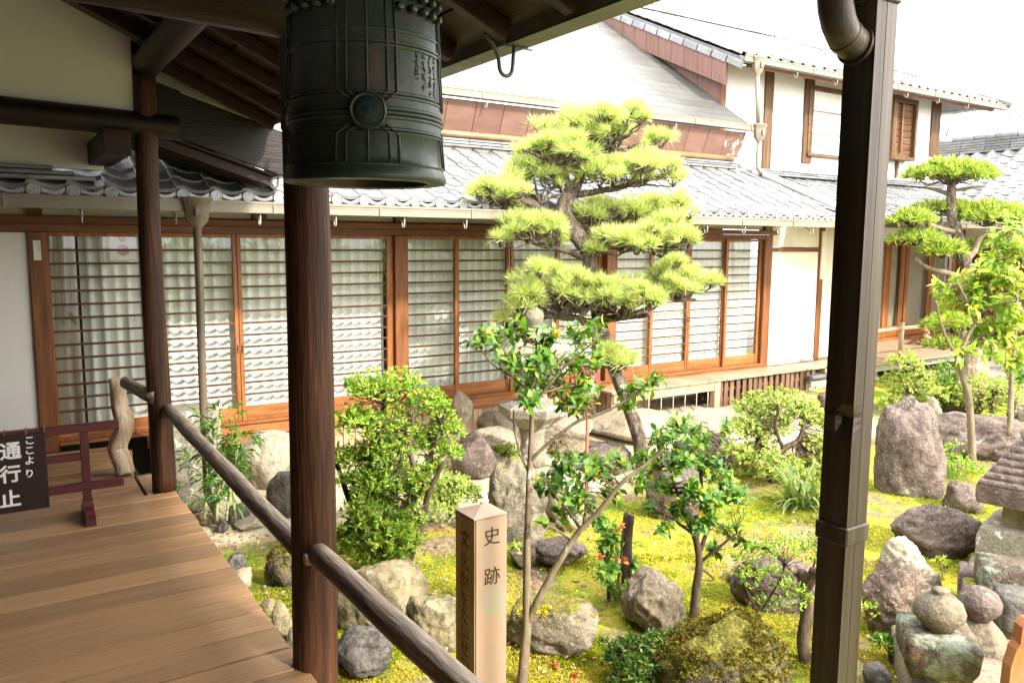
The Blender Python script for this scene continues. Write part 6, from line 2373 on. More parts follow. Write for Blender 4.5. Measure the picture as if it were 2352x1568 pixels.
def refine(P, W_, k=4, amp=0.0, seed=0):
    """Catmull-Rom through the points"""
    out, rad = [], []
    n = len(P)
    for i in range(n-1):
        p0, p1, p2, p3 = P[max(i-1, 0)], P[i], P[i+1], P[min(i+2, n-1)]
        for j in range(k):
            t = j/k
            q = 0.5*((2*p1)+(p2-p0)*t+(2*p0-5*p1+4*p2-p3)*t*t+(3*p1-p0-3*p2+p3)*t**3)
            if amp:
                q += Vector((noise.noise(q*6+Vector((seed, 0, 0))), noise.noise(q*6+Vector((0, seed, 3))), noise.noise(q*6+Vector((5, 0, seed)))))*amp
            out.append(q)
            rad.append(W_[i]*(1-t)+W_[i+1]*t)
    out.append(P[-1])
    rad.append(W_[-1])
    return out, rad


def limb(mb, pts, dpt, dz=0.0, amp=0.0, seed=0, n=10, wob=0.2, k=4):
    P, W_ = path_px(pts, dpt, dz)
    P, W_ = refine(P, W_, k, amp, seed)
    mb.tube(P, W_, n, True, wob, seed)
    return P


PB = ground(1482, 1084)
pine = thing('pine_tree', 'trained garden pine with crooked trunk and flat cloud-like needle pads before the hall', 'tree', PB)
trk = MB()
limb(trk, [(1484, 1100, 42), (1475, 1060, 35), (1466, 1000, 33), (1443, 930, 32), (1415, 860, 31), (1394, 800, 31), (1378, 740, 32), (1364, 680, 34), (1358, 620, 36), (1350, 578, 39),
           (1328, 545, 40), (1306, 512, 39), (1293, 482, 39), (1303, 455, 36), (1324, 428, 28), (1333, 400, 20), (1342, 360, 14), (1352, 325, 9)], PD, 0.0, 0.006, 3, 18, 0.22, 5)
obj('trunk', trk, 'bark', pine, True)
LIMBS = [
    ([(1325, 448, 17), (1390, 438, 14), (1456, 420, 12), (1500, 410, 10), (1546, 399, 5)], -0.25),
    ([(1336, 402, 15), (1365, 372, 14), (1436, 349, 13), (1500, 333, 6)], 0.25),
    ([(1310, 452, 22), (1305, 415, 17), (1292, 382, 14), (1250, 362, 10), (1200, 345, 6)], -0.3),
    ([(1302, 492, 22), (1268, 494, 18), (1235, 475, 16), (1190, 462, 14), (1120, 450, 7)], -0.35),
    ([(1352, 596, 15), (1310, 580, 13), (1266, 567, 12), (1232, 560, 12), (1202, 546, 7)], -0.4),
    ([(1318, 520, 15), (1350, 522, 13), (1385, 515, 12), (1440, 503, 11), (1520, 500, 7)], 0.35),
    ([(1362, 560, 14), (1400, 566, 13), (1440, 572, 12), (1500, 566, 9), (1570, 560, 6)], -0.35),
    ([(1384, 742, 22), (1345, 738, 18), (1300, 728, 18), (1250, 712, 13), (1200, 690, 8)], -0.45),
    ([(1380, 735, 18), (1420, 728, 15), (1470, 728, 12), (1492, 722, 7)], -0.35),
    ([(1372, 705, 16), (1440, 690, 13), (1500, 678, 11), (1560, 686, 11), (1600, 690, 6)], 0.3),
    ([(1362, 660, 12), (1330, 672, 11), (1290, 680, 9), (1250, 678, 6)], 0.35),
    ([(1290, 725, 10), (1230, 735, 8), (1190, 750, 5)], -0.3),
    ([(1412, 850, 12), (1425, 838, 8), (1432, 828, 6)], -0.15),
]
for i, (pts, dz) in enumerate(LIMBS):
    mb = MB()
    limb(mb, pts, PD, dz, 0.022, i+2, 10, 0.3, 5)
    obj('branch', mb, 'bark', pine, True)

PADS = [(1375, 297, 150, 42, 0.15, (1400, 350)), (1272, 352, 92, 36, -0.2, (1280, 375)), (1445, 398, 112, 34, -0.2, (1440, 425)), (1148, 446, 62, 34, -0.35, (1160, 458)),
        (1222, 412, 72, 40, -0.1, (1240, 470)), (1395, 488, 100, 28, 0.25, (1385, 515)), (1515, 488, 84, 34, 0.4, (1500, 503)), (1482, 550, 118, 42, -0.25, (1470, 570)),
        (1214, 532, 74, 34, -0.35, (1225, 558)), (1290, 668, 128, 46, -0.3, (1290, 725)), (1420, 690, 110, 40, -0.25, (1430, 728)), (1556, 652, 76, 44, 0.25, (1550, 686)),
        (1188, 740, 40, 26, -0.3, (1195, 750)), (1425, 818, 40, 26, -0.1, (1430, 830)), (1350, 330, 60, 24, 0.3, (1352, 340))]
UPV = np.array([0, 0, 1.0])
RTn = np.array([RT.x, RT.y, 0.0])
RTn /= np.linalg.norm(RTn)
FWn = np.array([FW.x, FW.y, 0.0])
FWn /= np.linalg.norm(FWn)
for ip, (cx, cy, hw, hh, dz, at_) in enumerate(PADS):
    d = PD+dz
    u = d/FPX
    C = np.array(spot(cx, cy+6, d))
    rx, ry, rz = (hw+2)*u, (hw+2)*u*0.72, max(10, hh*1.15-8)*u
    lb = LB()
    tw = MB()
    A = spot(at_[0], at_[1], d)
    nc = max(6, int(hw*hh/175))
    for h in range(nc):
        # each pad is a raft of separate clumps on its own bare twigs
        a = rng.uniform(0, 2*math.pi)
        q = math.sqrt((h+0.5)/nc)*0.98
        K = C+RTn*rx*q*math.cos(a)+FWn*ry*q*math.sin(a)+UPV*(rz*(0.75*math.sqrt(max(0, 1-q*q))-0.3)+rng.normal()*rz*0.4)
        rc = rng.uniform(0.075, 0.125)
        root = K-UPV*rc*0.5
        P = wander(A, root, 9, 0.22, ip*20+h)
        tw.tube(P, [0.016-0.010*i/8 for i in range(9)], 7, True, 0.35, h)
        for t in range(rng.integers(7, 11)):
            v = rng.normal(size=3)
            v /= np.linalg.norm(v)
            if v[2] < -0.1:
                v[2] *= -0.7
            p = K+v*rc*np.array([1, 1, 0.6])*rng.uniform(0.5, 1.0)
            ax = v*0.7+UPV*0.62+rng.normal(size=3)*0.2
            lb.needles(p, cone_dirs(ax, 0.5, 44), 0.128*rng.uniform(0.65, 1.2), 0.0048)
            P = wander(root, p, 5, 0.25, t+h*17)
            tw.tube(P, [0.007-0.004*i/4 for i in range(5)], 5, False)
    obj('twigs', tw, 'bark', pine, True, fixn=False)
    lb.build('needle_pad', 'needle', pine)

# ================================================================== OLD PODOCARPUS with hollow trunk
QD = 11.3
QB = ground(2238, 925)
podo = thing('podocarpus_tree', 'pruned broad-needled tree with a split old trunk at the right', 'tree', QB)
trk = MB()
limb(trk, [(2236, 985, 78), (2232, 940, 66), (2228, 890, 62), (2230, 845, 60), (2238, 810, 52), (2236, 780, 40)], QD, 0, 0.02, 5, 20, 0.55, 5)
limb(trk, [(2252, 880, 26), (2262, 820, 24), (2258, 790, 12)], QD, 0.1, 0.02, 8, 10, 0.4)
limb(trk, [(2208, 900, 20), (2204, 840, 16), (2214, 800, 10)], QD, -0.1, 0.02, 9, 10, 0.4)
obj('old_trunk', trk, 'bark_old', podo, True)
trk = MB()
limb(trk, [(2236, 790, 34), (2234, 720, 30), (2226, 650, 28), (2213, 592, 27), (2200, 545, 27), (2190, 505, 25), (2184, 470, 22), (2184, 440, 20), (2187, 412, 14)], QD, 0, 0.01, 6, 14, 0.2)
obj('trunk', trk, 'bark', podo, True)
for i, (pts, dz) in enumerate([([(2196, 535, 14), (2150, 522, 12), (2112, 506, 8)], -0.3), ([(2222, 640, 15), (2162, 624, 13), (2125, 612, 10), (2103, 592, 6)], -0.3),
                               ([(2214, 602, 18), (2238, 578, 15), (2252, 545, 13), (2300, 532, 9), (2340, 520, 6)], 0.2), ([(2186, 452, 10), (2160, 440, 9), (2120, 430, 6)], 0.2),
                               ([(2185, 440, 9), (2220, 432, 8), (2262, 428, 4)], -0.2), ([(2186, 500, 10), (2175, 492, 8), (2160, 488, 5)], 0.3), ([(2230, 740, 12), (2200, 745, 9), (2165, 750, 6)], -0.3)]):
    mb = MB()
    limb(mb, pts, QD, dz, 0.015, i+30, 9, 0.2)
    obj('branch', mb, 'bark_s', podo, True)
for ip, (cx, cy, hw, hh, dz) in enumerate([(2182, 396, 108, 40, 0.0), (2178, 478, 86, 26, 0.3), (2094, 502, 58, 28, -0.3), (2272, 492, 84, 38, 0.0), (2104, 545, 64, 26, -0.2), (2166, 572, 60, 30, -0.3),
                                           (2325, 500, 60, 40, 0.2), (2290, 560, 70, 30, 0.3), (2186, 742, 66, 30, -0.2), (2168, 788, 44, 22, -0.3)]):
    d = QD+dz
    u = d/FPX
    C = np.array(spot(cx, cy+4, d))
    rx, ry, rz = (hw-10)*u, (hw-10)*u*0.75, max(10, hh*1.3-10)*u
    lb = LB()
    tw = MB()
    for t in range(int(hw*hh/13)):
        a = rng.uniform(0, 2*math.pi)
        q = math.sqrt(rng.uniform(0, 1))
        zz = math.sqrt(max(0, 1-q*q))*rng.uniform(0.2, 1.0)
        lump = 1+0.25*noise.noise(Vector((cx*0.1+3*q*math.cos(a), 3*q*math.sin(a), ip+40)))
        p = C+RTn*rx*q*math.cos(a)*lump+FWn*ry*q*math.sin(a)*lump+UPV*(rz*zz*lump-rz*0.3)
        outw = RTn*math.cos(a)*q+FWn*math.sin(a)*q
        dirs = cone_dirs(UPV*0.6+outw*0.8, 0.55, 13)
        lb.needles(p, dirs, 0.12, 0.015)
        if t % 5 == 0:
            P = wander(C-UPV*rz*0.6, p, 5, 0.2, t)
            tw.tube(P, [0.007-0.004*i/4 for i in range(5)], 5, False)
    obj('twigs', tw, 'bark_d', podo, True, fixn=False)
    lb.build('leaf_pad', 'podo', podo)


# ================================================================== SHRUBS
def shrub(name, label, cat, base, dpt, stems, blobs, m, leaf, wid, dens, group=None, bark='bark_d', hollow=0.35, per=6, dep=0.8, seed=0, twig=0.004, part='foliage'):
    """stems in px; blobs (cx, cy, r) in px filled with leaf rosettes at twig ends"""
    B = ground(*base)
    dpt = max(dpt, depth_of(B)-0.03)
    t = thing(name, label, cat, B, group)
    mb = MB()
    nodes = []
    for i, (pts, dz) in enumerate(stems):
        P = limb(mb, pts, dpt, dz, 0.008, seed+i, 8, 0.15, 4)
        nodes += P[len(P)//3:]
    if not nodes:
        nodes = [B+Vector((0, 0, 0.05))]
    N_ = np.array([tuple(q) for q in nodes])
    lb = LB()
    u = dpt/FPX
    tw = mb
    P_, D_, N2 = [], [], []
    allc = np.mean([[b[0], b[1]] for b in blobs], 0)
    for ib, b in enumerate(blobs):
        cx, cy, r = b[:3]
        dz = b[3] if len(b) > 3 else rng.uniform(-0.25, 0.25)*dep
        C = np.array(spot(cx, cy, dpt+dz))
        n = int(math.pi*r*r*dens)
        for j in range(n):
            d = rng.normal(size=3)
            d /= np.linalg.norm(d)
            if d[2] < -0.35:
                d[2] *= -0.6
            rr = r*u*rng.uniform(hollow, 1.0)**0.5
            d_ = d*np.array([1, 1, 0.85])
            p = C+d_*rr
            if p[2] < B.z-0.02:
                p[2] = B.z+rng.uniform(0.01, 0.06)
            ax = d*0.8+UPV*0.55
            ax /= np.linalg.norm(ax)
            dirs = cone_dirs(ax, 0.7, per)
            P_.append(np.repeat(p[None, :], per, 0)+rng.normal(size=(per, 3))*leaf*0.15)
            D_.append(dirs)
            N2.append(np.repeat((ax+rng.normal(size=3)*0.3)[None, :], per, 0))
            if j % 4 == 0:
                hb = N_[np.argmin(((N_-p)**2).sum(1)+rng.uniform(0, 0.02, len(N_)))]
                P = wander(hb, p, 5, 0.12, j+ib*31)
                tw.tube(P, [twig*1.3, twig, twig*0.8, twig*0.6, twig*0.4], 5, False)
    obj('stems', mb, bark, t, True, fixn=False)
    lb.leaves(np.concatenate(P_), np.concatenate(D_), np.concatenate(N2), leaf, wid)
    lb.build(part, m, t)
    return t


shrub('azalea_bush', 'open many-stemmed azalea bush right of the near round post', 'shrub', (862, 1310), 5.3,
      [([(865, 1320, 30), (862, 1230, 26), (850, 1150, 20), (845, 1060, 15), (870, 980, 11), (885, 920, 7)], 0.1), ([(880, 1310, 24), (895, 1220, 20), (930, 1170, 18), (970, 1110, 17), (950, 1070, 14), (940, 1020, 12), (948, 960, 8)], -0.1),
       ([(970, 1110, 15), (985, 1060, 13), (1005, 1010, 10), (1015, 970, 6)], 0.1), ([(855, 1260, 20), (815, 1180, 15), (790, 1110, 12), (770, 1060, 8)], 0.1), ([(850, 1200, 16), (880, 1100, 13), (895, 1010, 10), (910, 930, 6)], 0.25),
       ([(935, 1290, 22), (955, 1240, 20), (975, 1180, 18), (985, 1130, 14), (1020, 1060, 9)], -0.2)],
      [(850, 900, 66), (920, 895, 62), (985, 938, 58), (1020, 988, 48), (820, 978, 62), (900, 985, 70), (968, 1025, 60), (1030, 1042, 34), (838, 1060, 56), (905, 1085, 56), (968, 1105, 40), (850, 1150, 58), (912, 1180, 58),
       (858, 1228, 70, -0.2), (922, 1248, 60, -0.2), (885, 1285, 56, -0.15), (800, 1240, 46, -0.15), (840, 1190, 60, -0.25), (900, 1230, 60, -0.3), (830, 1270, 50, -0.2), (940, 1200, 40, -0.2), (870, 1110, 62, -0.1), (818, 1110, 48, -0.1), (932, 1132, 50, 0.0), (890, 1040, 60, -0.1), (800, 1050, 40, 0.0), (1000, 1075, 34, 0.0)],
      'azalea', 0.034, 0.0115, 0.0165, seed=100, hollow=0.02, per=7)
shrub('round_azalea', 'rounded small-leaved azalea left of the bronze rain pipe, before the veranda vent', 'shrub', (1790, 1105), 7.5,
      [([(1775, 1110, 20), (1770, 1070, 18), (1800, 1030, 15), (1835, 1010, 12), (1845, 970, 9), (1835, 930, 6)], 0.0), ([(1770, 1075, 16), (1745, 1010, 12), (1735, 960, 7)], 0.2), ([(1800, 1030, 10), (1780, 980, 8), (1790, 940, 5)], -0.2)],
      [(1790, 935, 60), (1735, 945, 56), (1842, 950, 56), (1882, 975, 42), (1700, 985, 44), (1735, 1000, 52), (1775, 985, 50), (1888, 1020, 42), (1740, 1055, 58), (1790, 1080, 52), (1842, 1080, 52), (1885, 1085, 46), (1905, 1040, 34), (1708, 1080, 38), (1690, 1040, 36)],
      'azalea2', 0.036, 0.016, 0.019, seed=120, hollow=0.05, per=7)
shrub('low_azalea', 'low dense pale-leaved azalea between the open azalea and the marker post', 'shrub', (1035, 1195), 6.0,
      [([(1035, 1195, 8), (1030, 1150, 6), (1035, 1110, 4)], 0.0)], [(1040, 1118, 44), (1000, 1150, 46), (1060, 1150, 46), (1020, 1175, 40), (1088, 1130, 22)], 'azalea2', 0.028, 0.012, 0.026, seed=130)
shrub('tiny_azalea', 'small tufted shrub at the left foot of the lantern', 'shrub', (1162, 1068), 7.95,
      [([(1162, 1068, 6), (1160, 1045, 4)], 0.0)], [(1160, 1040, 30), (1140, 1050, 22), (1182, 1048, 22)], 'azalea', 0.03, 0.009, 0.035, seed=140)
shrub('wing_azalea', 'bright azalea right of the bronze rain pipe below the veranda rail', 'shrub', (2090, 960), 9.4,
      [([(2090, 960, 10), (2085, 900, 8), (2080, 840, 5)], 0.0)], [(2078, 838, 40), (2062, 880, 42), (2105, 880, 46), (2140, 905, 40), (2080, 920, 44), (2120, 930, 34), (2150, 870, 26), (2050, 930, 30)], 'azalea2', 0.045, 0.017, 0.02, seed=150)
shrub('small_round_azalea', 'small round azalea behind the thin-trunked camellia at the right', 'shrub', (2285, 975), 8.9,
      [([(2282, 975, 10), (2280, 940, 8), (2285, 900, 5)], 0.0), ([(2290, 975, 10), (2330, 950, 8), (2325, 910, 5)], 0.0)], [(2270, 888, 44), (2230, 905, 36), (2305, 900, 44), (2250, 935, 44), (2300, 935, 40), (2335, 915, 26), (2215, 930, 22)], 'azalea2', 0.034, 0.015, 0.022, seed=160)
shrub('dark_azalea', 'dark green low azalea before the grey granite rock, bottom centre', 'shrub', (1480, 1560), 4.0,
      [([(1490, 1600, 10), (1500, 1540, 8), (1520, 1480, 5)], 0.0), ([(1480, 1600, 10), (1450, 1530, 8), (1430, 1480, 5)], 0.0)],
      [(1450, 1492, 42), (1505, 1482, 38), (1420, 1520, 34), (1480, 1535, 50), (1440, 1560, 46), (1392, 1478, 16), (1550, 1462, 22), (1525, 1530, 34)], 'azalea_d', 0.034, 0.010, 0.012, seed=170, hollow=0.3)
shrub('twiggy_shrub', 'pollarded shrub with forked stub and sparse tiny leaves left of the bronze rain pipe', 'shrub', (1855, 1590), 4.3,
      [([(1860, 1640, 34), (1856, 1560, 30), (1846, 1480, 28), (1852, 1400, 27), (1848, 1340, 32), (1840, 1310, 20)], 0.0), ([(1850, 1352, 24), (1862, 1328, 24), (1868, 1306, 18)], -0.05), ([(1768, 1640, 16), (1778, 1560, 13), (1756, 1470, 13), (1742, 1410, 11)], 0.1),
       ([(1742, 1412, 7), (1720, 1370, 5), (1700, 1320, 3)], 0.1), ([(1742, 1412, 7), (1775, 1360, 5), (1800, 1300, 3)], -0.1), ([(1850, 1340, 7), (1800, 1290, 5), (1760, 1255, 3)], 0.1), ([(1858, 1320, 6), (1880, 1270, 4), (1890, 1245, 3)], -0.1)],
      [(1745, 1275, 48), (1800, 1258, 44), (1860, 1262, 48), (1890, 1290, 36), (1720, 1330, 36), (1780, 1330, 44), (1700, 1290, 26), (1830, 1380, 44), (1760, 1395, 40), (1890, 1420, 40), (1930, 1330, 40), (1990, 1400, 26)],
      'azalea', 0.021, 0.009, 0.010, seed=180, bark='bark_d', hollow=0.2, per=5, twig=0.0022)
shrub('weedy_shrub', 'thin feathery weeds between the bright azalea and the old split trunk', 'weeds', (2150, 945), 9.6,
      [([(2140+8*k, 950, 3), (2132+11*k, 900, 2), (2120+14*k, 850, 2)], 0.05*k) for k in range(5)], [(2130, 850, 30), (2150, 880, 34), (2165, 850, 30), (2145, 915, 26)], 'grassblade', 0.022, 0.007, 0.010, seed=190, twig=0.002)
shrub('dark_camellia_seedling', 'dark glossy camellia sapling left of the old split trunk', 'shrub', (2185, 960), 9.3,
      [([(2188, 962, 6), (2185, 900, 5), (2180, 840, 3)], 0.0)], [(2182, 850, 24), (2175, 880, 26), (2195, 900, 26), (2188, 930, 26)], 'camellia', 0.05, 0.026, 0.016, seed=200)
shrub('edge_camellia', 'dark leaved camellia at the right edge before the blue tub', 'shrub', (2330, 905), 8.6,
      [([(2336, 905, 10), (2340, 860, 8), (2338, 820, 5)], 0.0)], [(2340, 850, 26), (2325, 880, 22), (2345, 880, 24), (2320, 760, 34), (2345, 800, 30)], 'camellia', 0.06, 0.03, 0.014, seed=210)
shrub('ground_sedge', 'leafy ground plants under the thin camellia trunk', 'plants', (2190, 1080), 7.6,
      [([(2200, 1085, 4), (2195, 1040, 3), (2190, 990, 2)], 0.0)], [(2160, 1060, 30), (2200, 1070, 34), (2240, 1080, 26), (2190, 1030, 20)], 'azalea', 0.034, 0.013, 0.016, seed=220)
shrub('red_seedling', 'little dark seedling with one red leaf right of the bronze rain pipe foot', 'plants', (2040, 1520), 3.9,
      [([(2045, 1520, 4), (2040, 1480, 3)], 0.0)], [(2030, 1480, 26), (2060, 1495, 22)], 'camellia', 0.03, 0.014, 0.018, seed=230)
for i, (bx_, by_, lab) in enumerate([(2165, 1330, 'young upright sprig with pale leaves beside the cracked white rock'), (870, 1545, 'pale sprig growing in the dark hollow beside the near round post'), (1185, 1300, 'small bright weed at the foot of the mossy low stone')]):
    shrub('sprig', lab, 'plants', (bx_, by_), depth_of(ground(bx_, by_)), [([(bx_, by_, 3), (bx_-4, by_-30, 2), (bx_-12, by_-55, 2)], 0.0)],
          [(bx_-8, by_-40, 14), (bx_-2, by_-18, 12)], 'lime', 0.045, 0.018, 0.012, seed=240+i, per=4)


# ================================================================== CAMELLIAS: single leaves
LEAFM = {}
for key, m in (('cam', 'camellia'), ('lime', 'lime')):
    LEAFM[key] = [leaf_mesh('leaf', 1.0, 0.46, m, 0.12, 0.12), leaf_mesh('leaf', 1.0, 0.52, m, 0.2, 0.22), leaf_mesh('leaf', 1.0, 0.42, m, 0.05, 0.02)]


def camellia(name, label, base, dpt, stems, zones, ln, key, n_leaf, seed, bark='bark_s', limit=290, group=None, whorl=5):
    B = ground(*base)
    dpt = max(dpt, depth_of(B)-0.03)
    t = thing(name, label, 'tree', B, group)
    nodes = []
    rr = random.Random(seed)
    for i, (pts, dz) in enumerate(stems):
        mb = MB()
        P = limb(mb, pts, dpt, dz, 0.004, seed+i, 10, 0.12, 5)
        nodes += P[len(P)//4:]
        obj('trunk' if i == 0 else 'branch', mb, bark, t, True)
    N_ = np.array([tuple(q) for q in nodes])
    tw = MB()
    spots_ = []
    u = dpt/FPX
    tot = sum(z[2]**1.6 for z in zones)
    for iz, z in enumerate(zones):
        cx, cy, r = z[:3]
        C = spot(cx, cy, dpt+rr.uniform(-0.16, 0.16))
        k = max(2, round(n_leaf*(r**1.6)/tot/whorl))
        for j in range(k):
            v = Vector((rr.gauss(0, 1), rr.gauss(0, 1), rr.gauss(0, 0.8)))
            v = v.normalized()*r*u*rr.uniform(0.25, 1.0)
            E_ = C+v
            d2 = ((N_-np.array(E_))**2).sum(1)
            hb = Vector(N_[int(np.argmin(d2))])
            P = wander(hb, E_, 7, 0.14, seed+iz*13+j)
            L = (E_-hb).length
            tw.tube(P, [0.0036, 0.0032, 0.0028, 0.0024, 0.002, 0.0017, 0.0014], 5, False)
            tdir = (P[-1]-P[-2]).normalized()
            tdir = (tdir+Vector((0, 0, 0.35))).normalized()
            for q in range(whorl):
                f = 1.0 if q < 3 else rr.uniform(0.45, 0.95)
                i0 = min(5, int(f*6))
                p = P[i0].lerp(P[i0+1], f*6-i0) if f < 1 else P[-1]
                a = q*2.4+rr.uniform(-0.5, 0.5)
                s = tdir.cross(Vector((0.3, 0.2, 1))).normalized()
                w_ = tdir.cross(s)
                out = s*math.cos(a)+w_*math.sin(a)
                d = (out*rr.uniform(0.7, 1.1)+tdir*rr.uniform(0.3, 0.8)+Vector((0, 0, -0.12))).normalized()
                upv = (Vector((0, 0, 1))+tdir*0.4+Vector((rr.gauss(0, 0.3), rr.gauss(0, 0.3), 0))).normalized()
                spots_.append((p, d, upv, ln*rr.uniform(0.7, 1.15), rr.randrange(3)))
    obj('twigs', tw, bark, t, True, fixn=False)
    cam_o = Vector((0, 0, EYE))
    spots_.sort(key=lambda s: -s[3]/max(0.5, (s[0]-cam_o).length))
    rest = MB()
    for i, (p, d, upv, l, mi) in enumerate(spots_):
        me = LEAFM[key][mi]
        if i < limit:
            inst('leaf', me, t, p, rot_to(d, upv), l)
        else:
            M4 = Matrix.Translation(p) @ rot_to(d, upv).to_matrix().to_4x4() @ Matrix.Scale(l, 4)
            rest.add([M4 @ v.co for v in me.vertices], [tuple(f.vertices) for f in me.polygons])
    if rest.v:
        o = obj('leaf_mass', rest, LEAFM[key][0].materials[0], t, True, fixn=False)
        o['kind'] = 'stuff'
    return t


camellia('camellia_tree', 'young forked camellia with glossy dark leaves beside the marker post', (1195, 1650), 4.08,
         [([(1188, 1720, 30), (1193, 1640, 26), (1201, 1540, 25), (1208, 1470, 23), (1211, 1420, 21), (1210, 1300, 18), (1213, 1180, 15), (1216, 1080, 14), (1221, 1000, 12), (1222, 950, 10), (1219, 905, 8), (1230, 850, 6), (1232, 790, 4)], 0.0),
          ([(1212, 1428, 16), (1240, 1370, 17), (1290, 1280, 16), (1330, 1220, 14), (1370, 1180, 13), (1410, 1130, 11), (1440, 1098, 10), (1490, 1060, 7), (1525, 1032, 4)], -0.15),
          ([(1218, 1058, 9), (1260, 1018, 8), (1330, 966, 7), (1390, 944, 6), (1440, 918, 5), (1482, 884, 3)], -0.1),
          ([(1219, 905, 7), (1180, 868, 6), (1130, 835, 5), (1095, 788, 3)], 0.1), ([(1222, 935, 7), (1262, 880, 6), (1310, 830, 5), (1360, 788, 4), (1388, 755, 3)], -0.1),
          ([(1225, 910, 6), (1290, 890, 5), (1340, 880, 4), (1375, 850, 3)], 0.1), ([(1335, 1216, 9), (1300, 1168, 7), (1266, 1128, 5), (1255, 1090, 3)], 0.12), ([(1340, 1205, 8), (1348, 1150, 6), (1350, 1100, 5), (1340, 1062, 3)], 0.15),
          ([(1312, 1242, 7), (1278, 1216, 5), (1254, 1206, 3)], -0.1), ([(1213, 1080, 7), (1196, 1040, 6), (1183, 985, 6), (1180, 940, 3)], 0.1)],
         [(1108, 772, 34), (1155, 768, 30), (1205, 765, 36), (1262, 770, 40), (1325, 768, 38), (1368, 752, 28), (1175, 828, 40), (1248, 825, 42), (1308, 828, 38), (1215, 885, 40), (1276, 878, 38), (1338, 880, 38), (1372, 828, 28), (1298, 930, 36), (1215, 932, 24),
          (1345, 925, 30), (1455, 905, 30), (1500, 878, 28), (1440, 932, 18), (1292, 1062, 38), (1340, 1082, 34), (1262, 1110, 34), (1322, 1140, 36), (1380, 1082, 36), (1430, 1062, 32), (1408, 1132, 32), (1462, 1100, 28), (1292, 1172, 28), (1362, 1176, 24), (1252, 1205, 14), (1478, 1045, 24)],
         0.059, 'cam', 1650, 11)
camellia('small_camellia', 'small camellia with a straight trunk behind the speckled grey rock', (1592, 1422), 4.8,
         [([(1590, 1430, 24), (1594, 1400, 21), (1601, 1340, 19), (1606, 1285, 17), (1596, 1230, 14), (1572, 1180, 11), (1555, 1130, 8), (1540, 1080, 5)], 0.0), ([(1607, 1292, 9), (1650, 1258, 7), (1692, 1226, 4)], -0.1), ([(1605, 1275, 11), (1632, 1195, 9), (1655, 1120, 7), (1668, 1060, 4)], 0.1),
          ([(1592, 1225, 8), (1545, 1192, 6), (1502, 1162, 3)], -0.1), ([(1601, 1240, 10), (1612, 1150, 8), (1608, 1080, 7), (1600, 1020, 5), (1580, 985, 3)], 0.15), ([(1608, 1090, 7), (1640, 1040, 7), (1660, 1004, 7)], 0.0), ([(1606, 1300, 8), (1640, 1330, 4), (1608, 1330, 3)], 0.0)],
         [(1560, 985, 32), (1518, 1012, 32), (1602, 1004, 32), (1500, 1060, 32), (1556, 1060, 36), (1618, 1062, 36), (1662, 1100, 32), (1672, 985, 16), (1528, 1118, 32), (1590, 1130, 32), (1642, 1150, 32), (1690, 1142, 30), (1560, 1178, 28), (1622, 1200, 28), (1680, 1220, 28), (1530, 1212, 18), (1715, 1248, 22), (1640, 1262, 18), (1490, 1170, 20)],
         0.058, 'cam', 1500, 31, bark='bark_d')
camellia('flowering_camellia', 'stubby camellia with orange-red blossoms and a cut stump left of the grey rock', (1435, 1372), 4.55,
         [([(1438, 1380, 30), (1440, 1330, 26), (1440, 1260, 22), (1444, 1195, 26), (1446, 1180, 24)], 0.0), ([(1398, 1375, 9), (1396, 1320, 8), (1385, 1270, 6), (1390, 1220, 4)], 0.0), ([(1412, 1372, 7), (1425, 1300, 6), (1430, 1220, 4)], -0.1)],
         [(1392, 1210, 28), (1410, 1245, 30), (1385, 1275, 28), (1420, 1290, 30), (1445, 1310, 22), (1395, 1310, 20), (1420, 1350, 20), (1440, 1345, 16)], 0.066, 'cam', 330, 51, bark='bark_d')
camellia('lime_camellia', 'slender lichen-spotted tree with large yellow-green leaves at the right edge', (2233, 1066), 7.0,
         [([(2234, 1072, 18), (2231, 1010, 17), (2229, 960, 16), (2224, 905, 15), (2213, 870, 15), (2205, 830, 13), (2215, 790, 9), (2240, 740, 7), (2270, 680, 5), (2300, 600, 3)], 0.0), ([(2205, 835, 8), (2180, 790, 6), (2160, 740, 5), (2150, 690, 3)], -0.2),
          ([(2215, 790, 7), (2260, 770, 6), (2310, 760, 5), (2345, 740, 3)], 0.2), ([(2240, 740, 6), (2220, 690, 5), (2200, 650, 3)], -0.1), ([(2270, 680, 5), (2320, 660, 4), (2350, 640, 3)], 0.1), ([(2250, 720, 5), (2290, 700, 4), (2340, 690, 3)], -0.3),
          ([(2318, 1000, 12), (2322, 930, 13), (2324, 860, 11), (2330, 800, 8), (2335, 740, 5), (2340, 600, 3)], 0.4), ([(2360, 560, 3), (2330, 560, 4), (2310, 540, 3)], 0.1)],
         [(2310, 545, 44), (2345, 580, 40), (2290, 600, 40), (2330, 640, 46), (2260, 620, 34), (2220, 650, 40), (2270, 670, 46), (2180, 690, 34), (2230, 700, 40), (2310, 710, 46), (2160, 655, 22), (2345, 720, 34), (2270, 750, 42), (2180, 740, 28), (2320, 780, 42), (2240, 780, 34), (2285, 810, 30), (2330, 830, 30), (2210, 810, 18)],
         0.105, 'lime', 1600, 71)

# blossoms on the shrub and on the ground
def blossom(p, r, name, label, group):
    lb = LB()
    dirs = cone_dirs((0.2, -0.4, 0.9), 0.75, 9)
    lb.leaves(np.repeat(np.array(p)[None, :], 9, 0), dirs, np.repeat(np.array([[0, 0, 1.0]]), 9, 0)+rng.normal(size=(9, 3))*0.4, r, r*0.75, 0.2, 0.1)
    o = lb.build(name, 'flower', None, True)
    tag(o, label, 'flower', group)


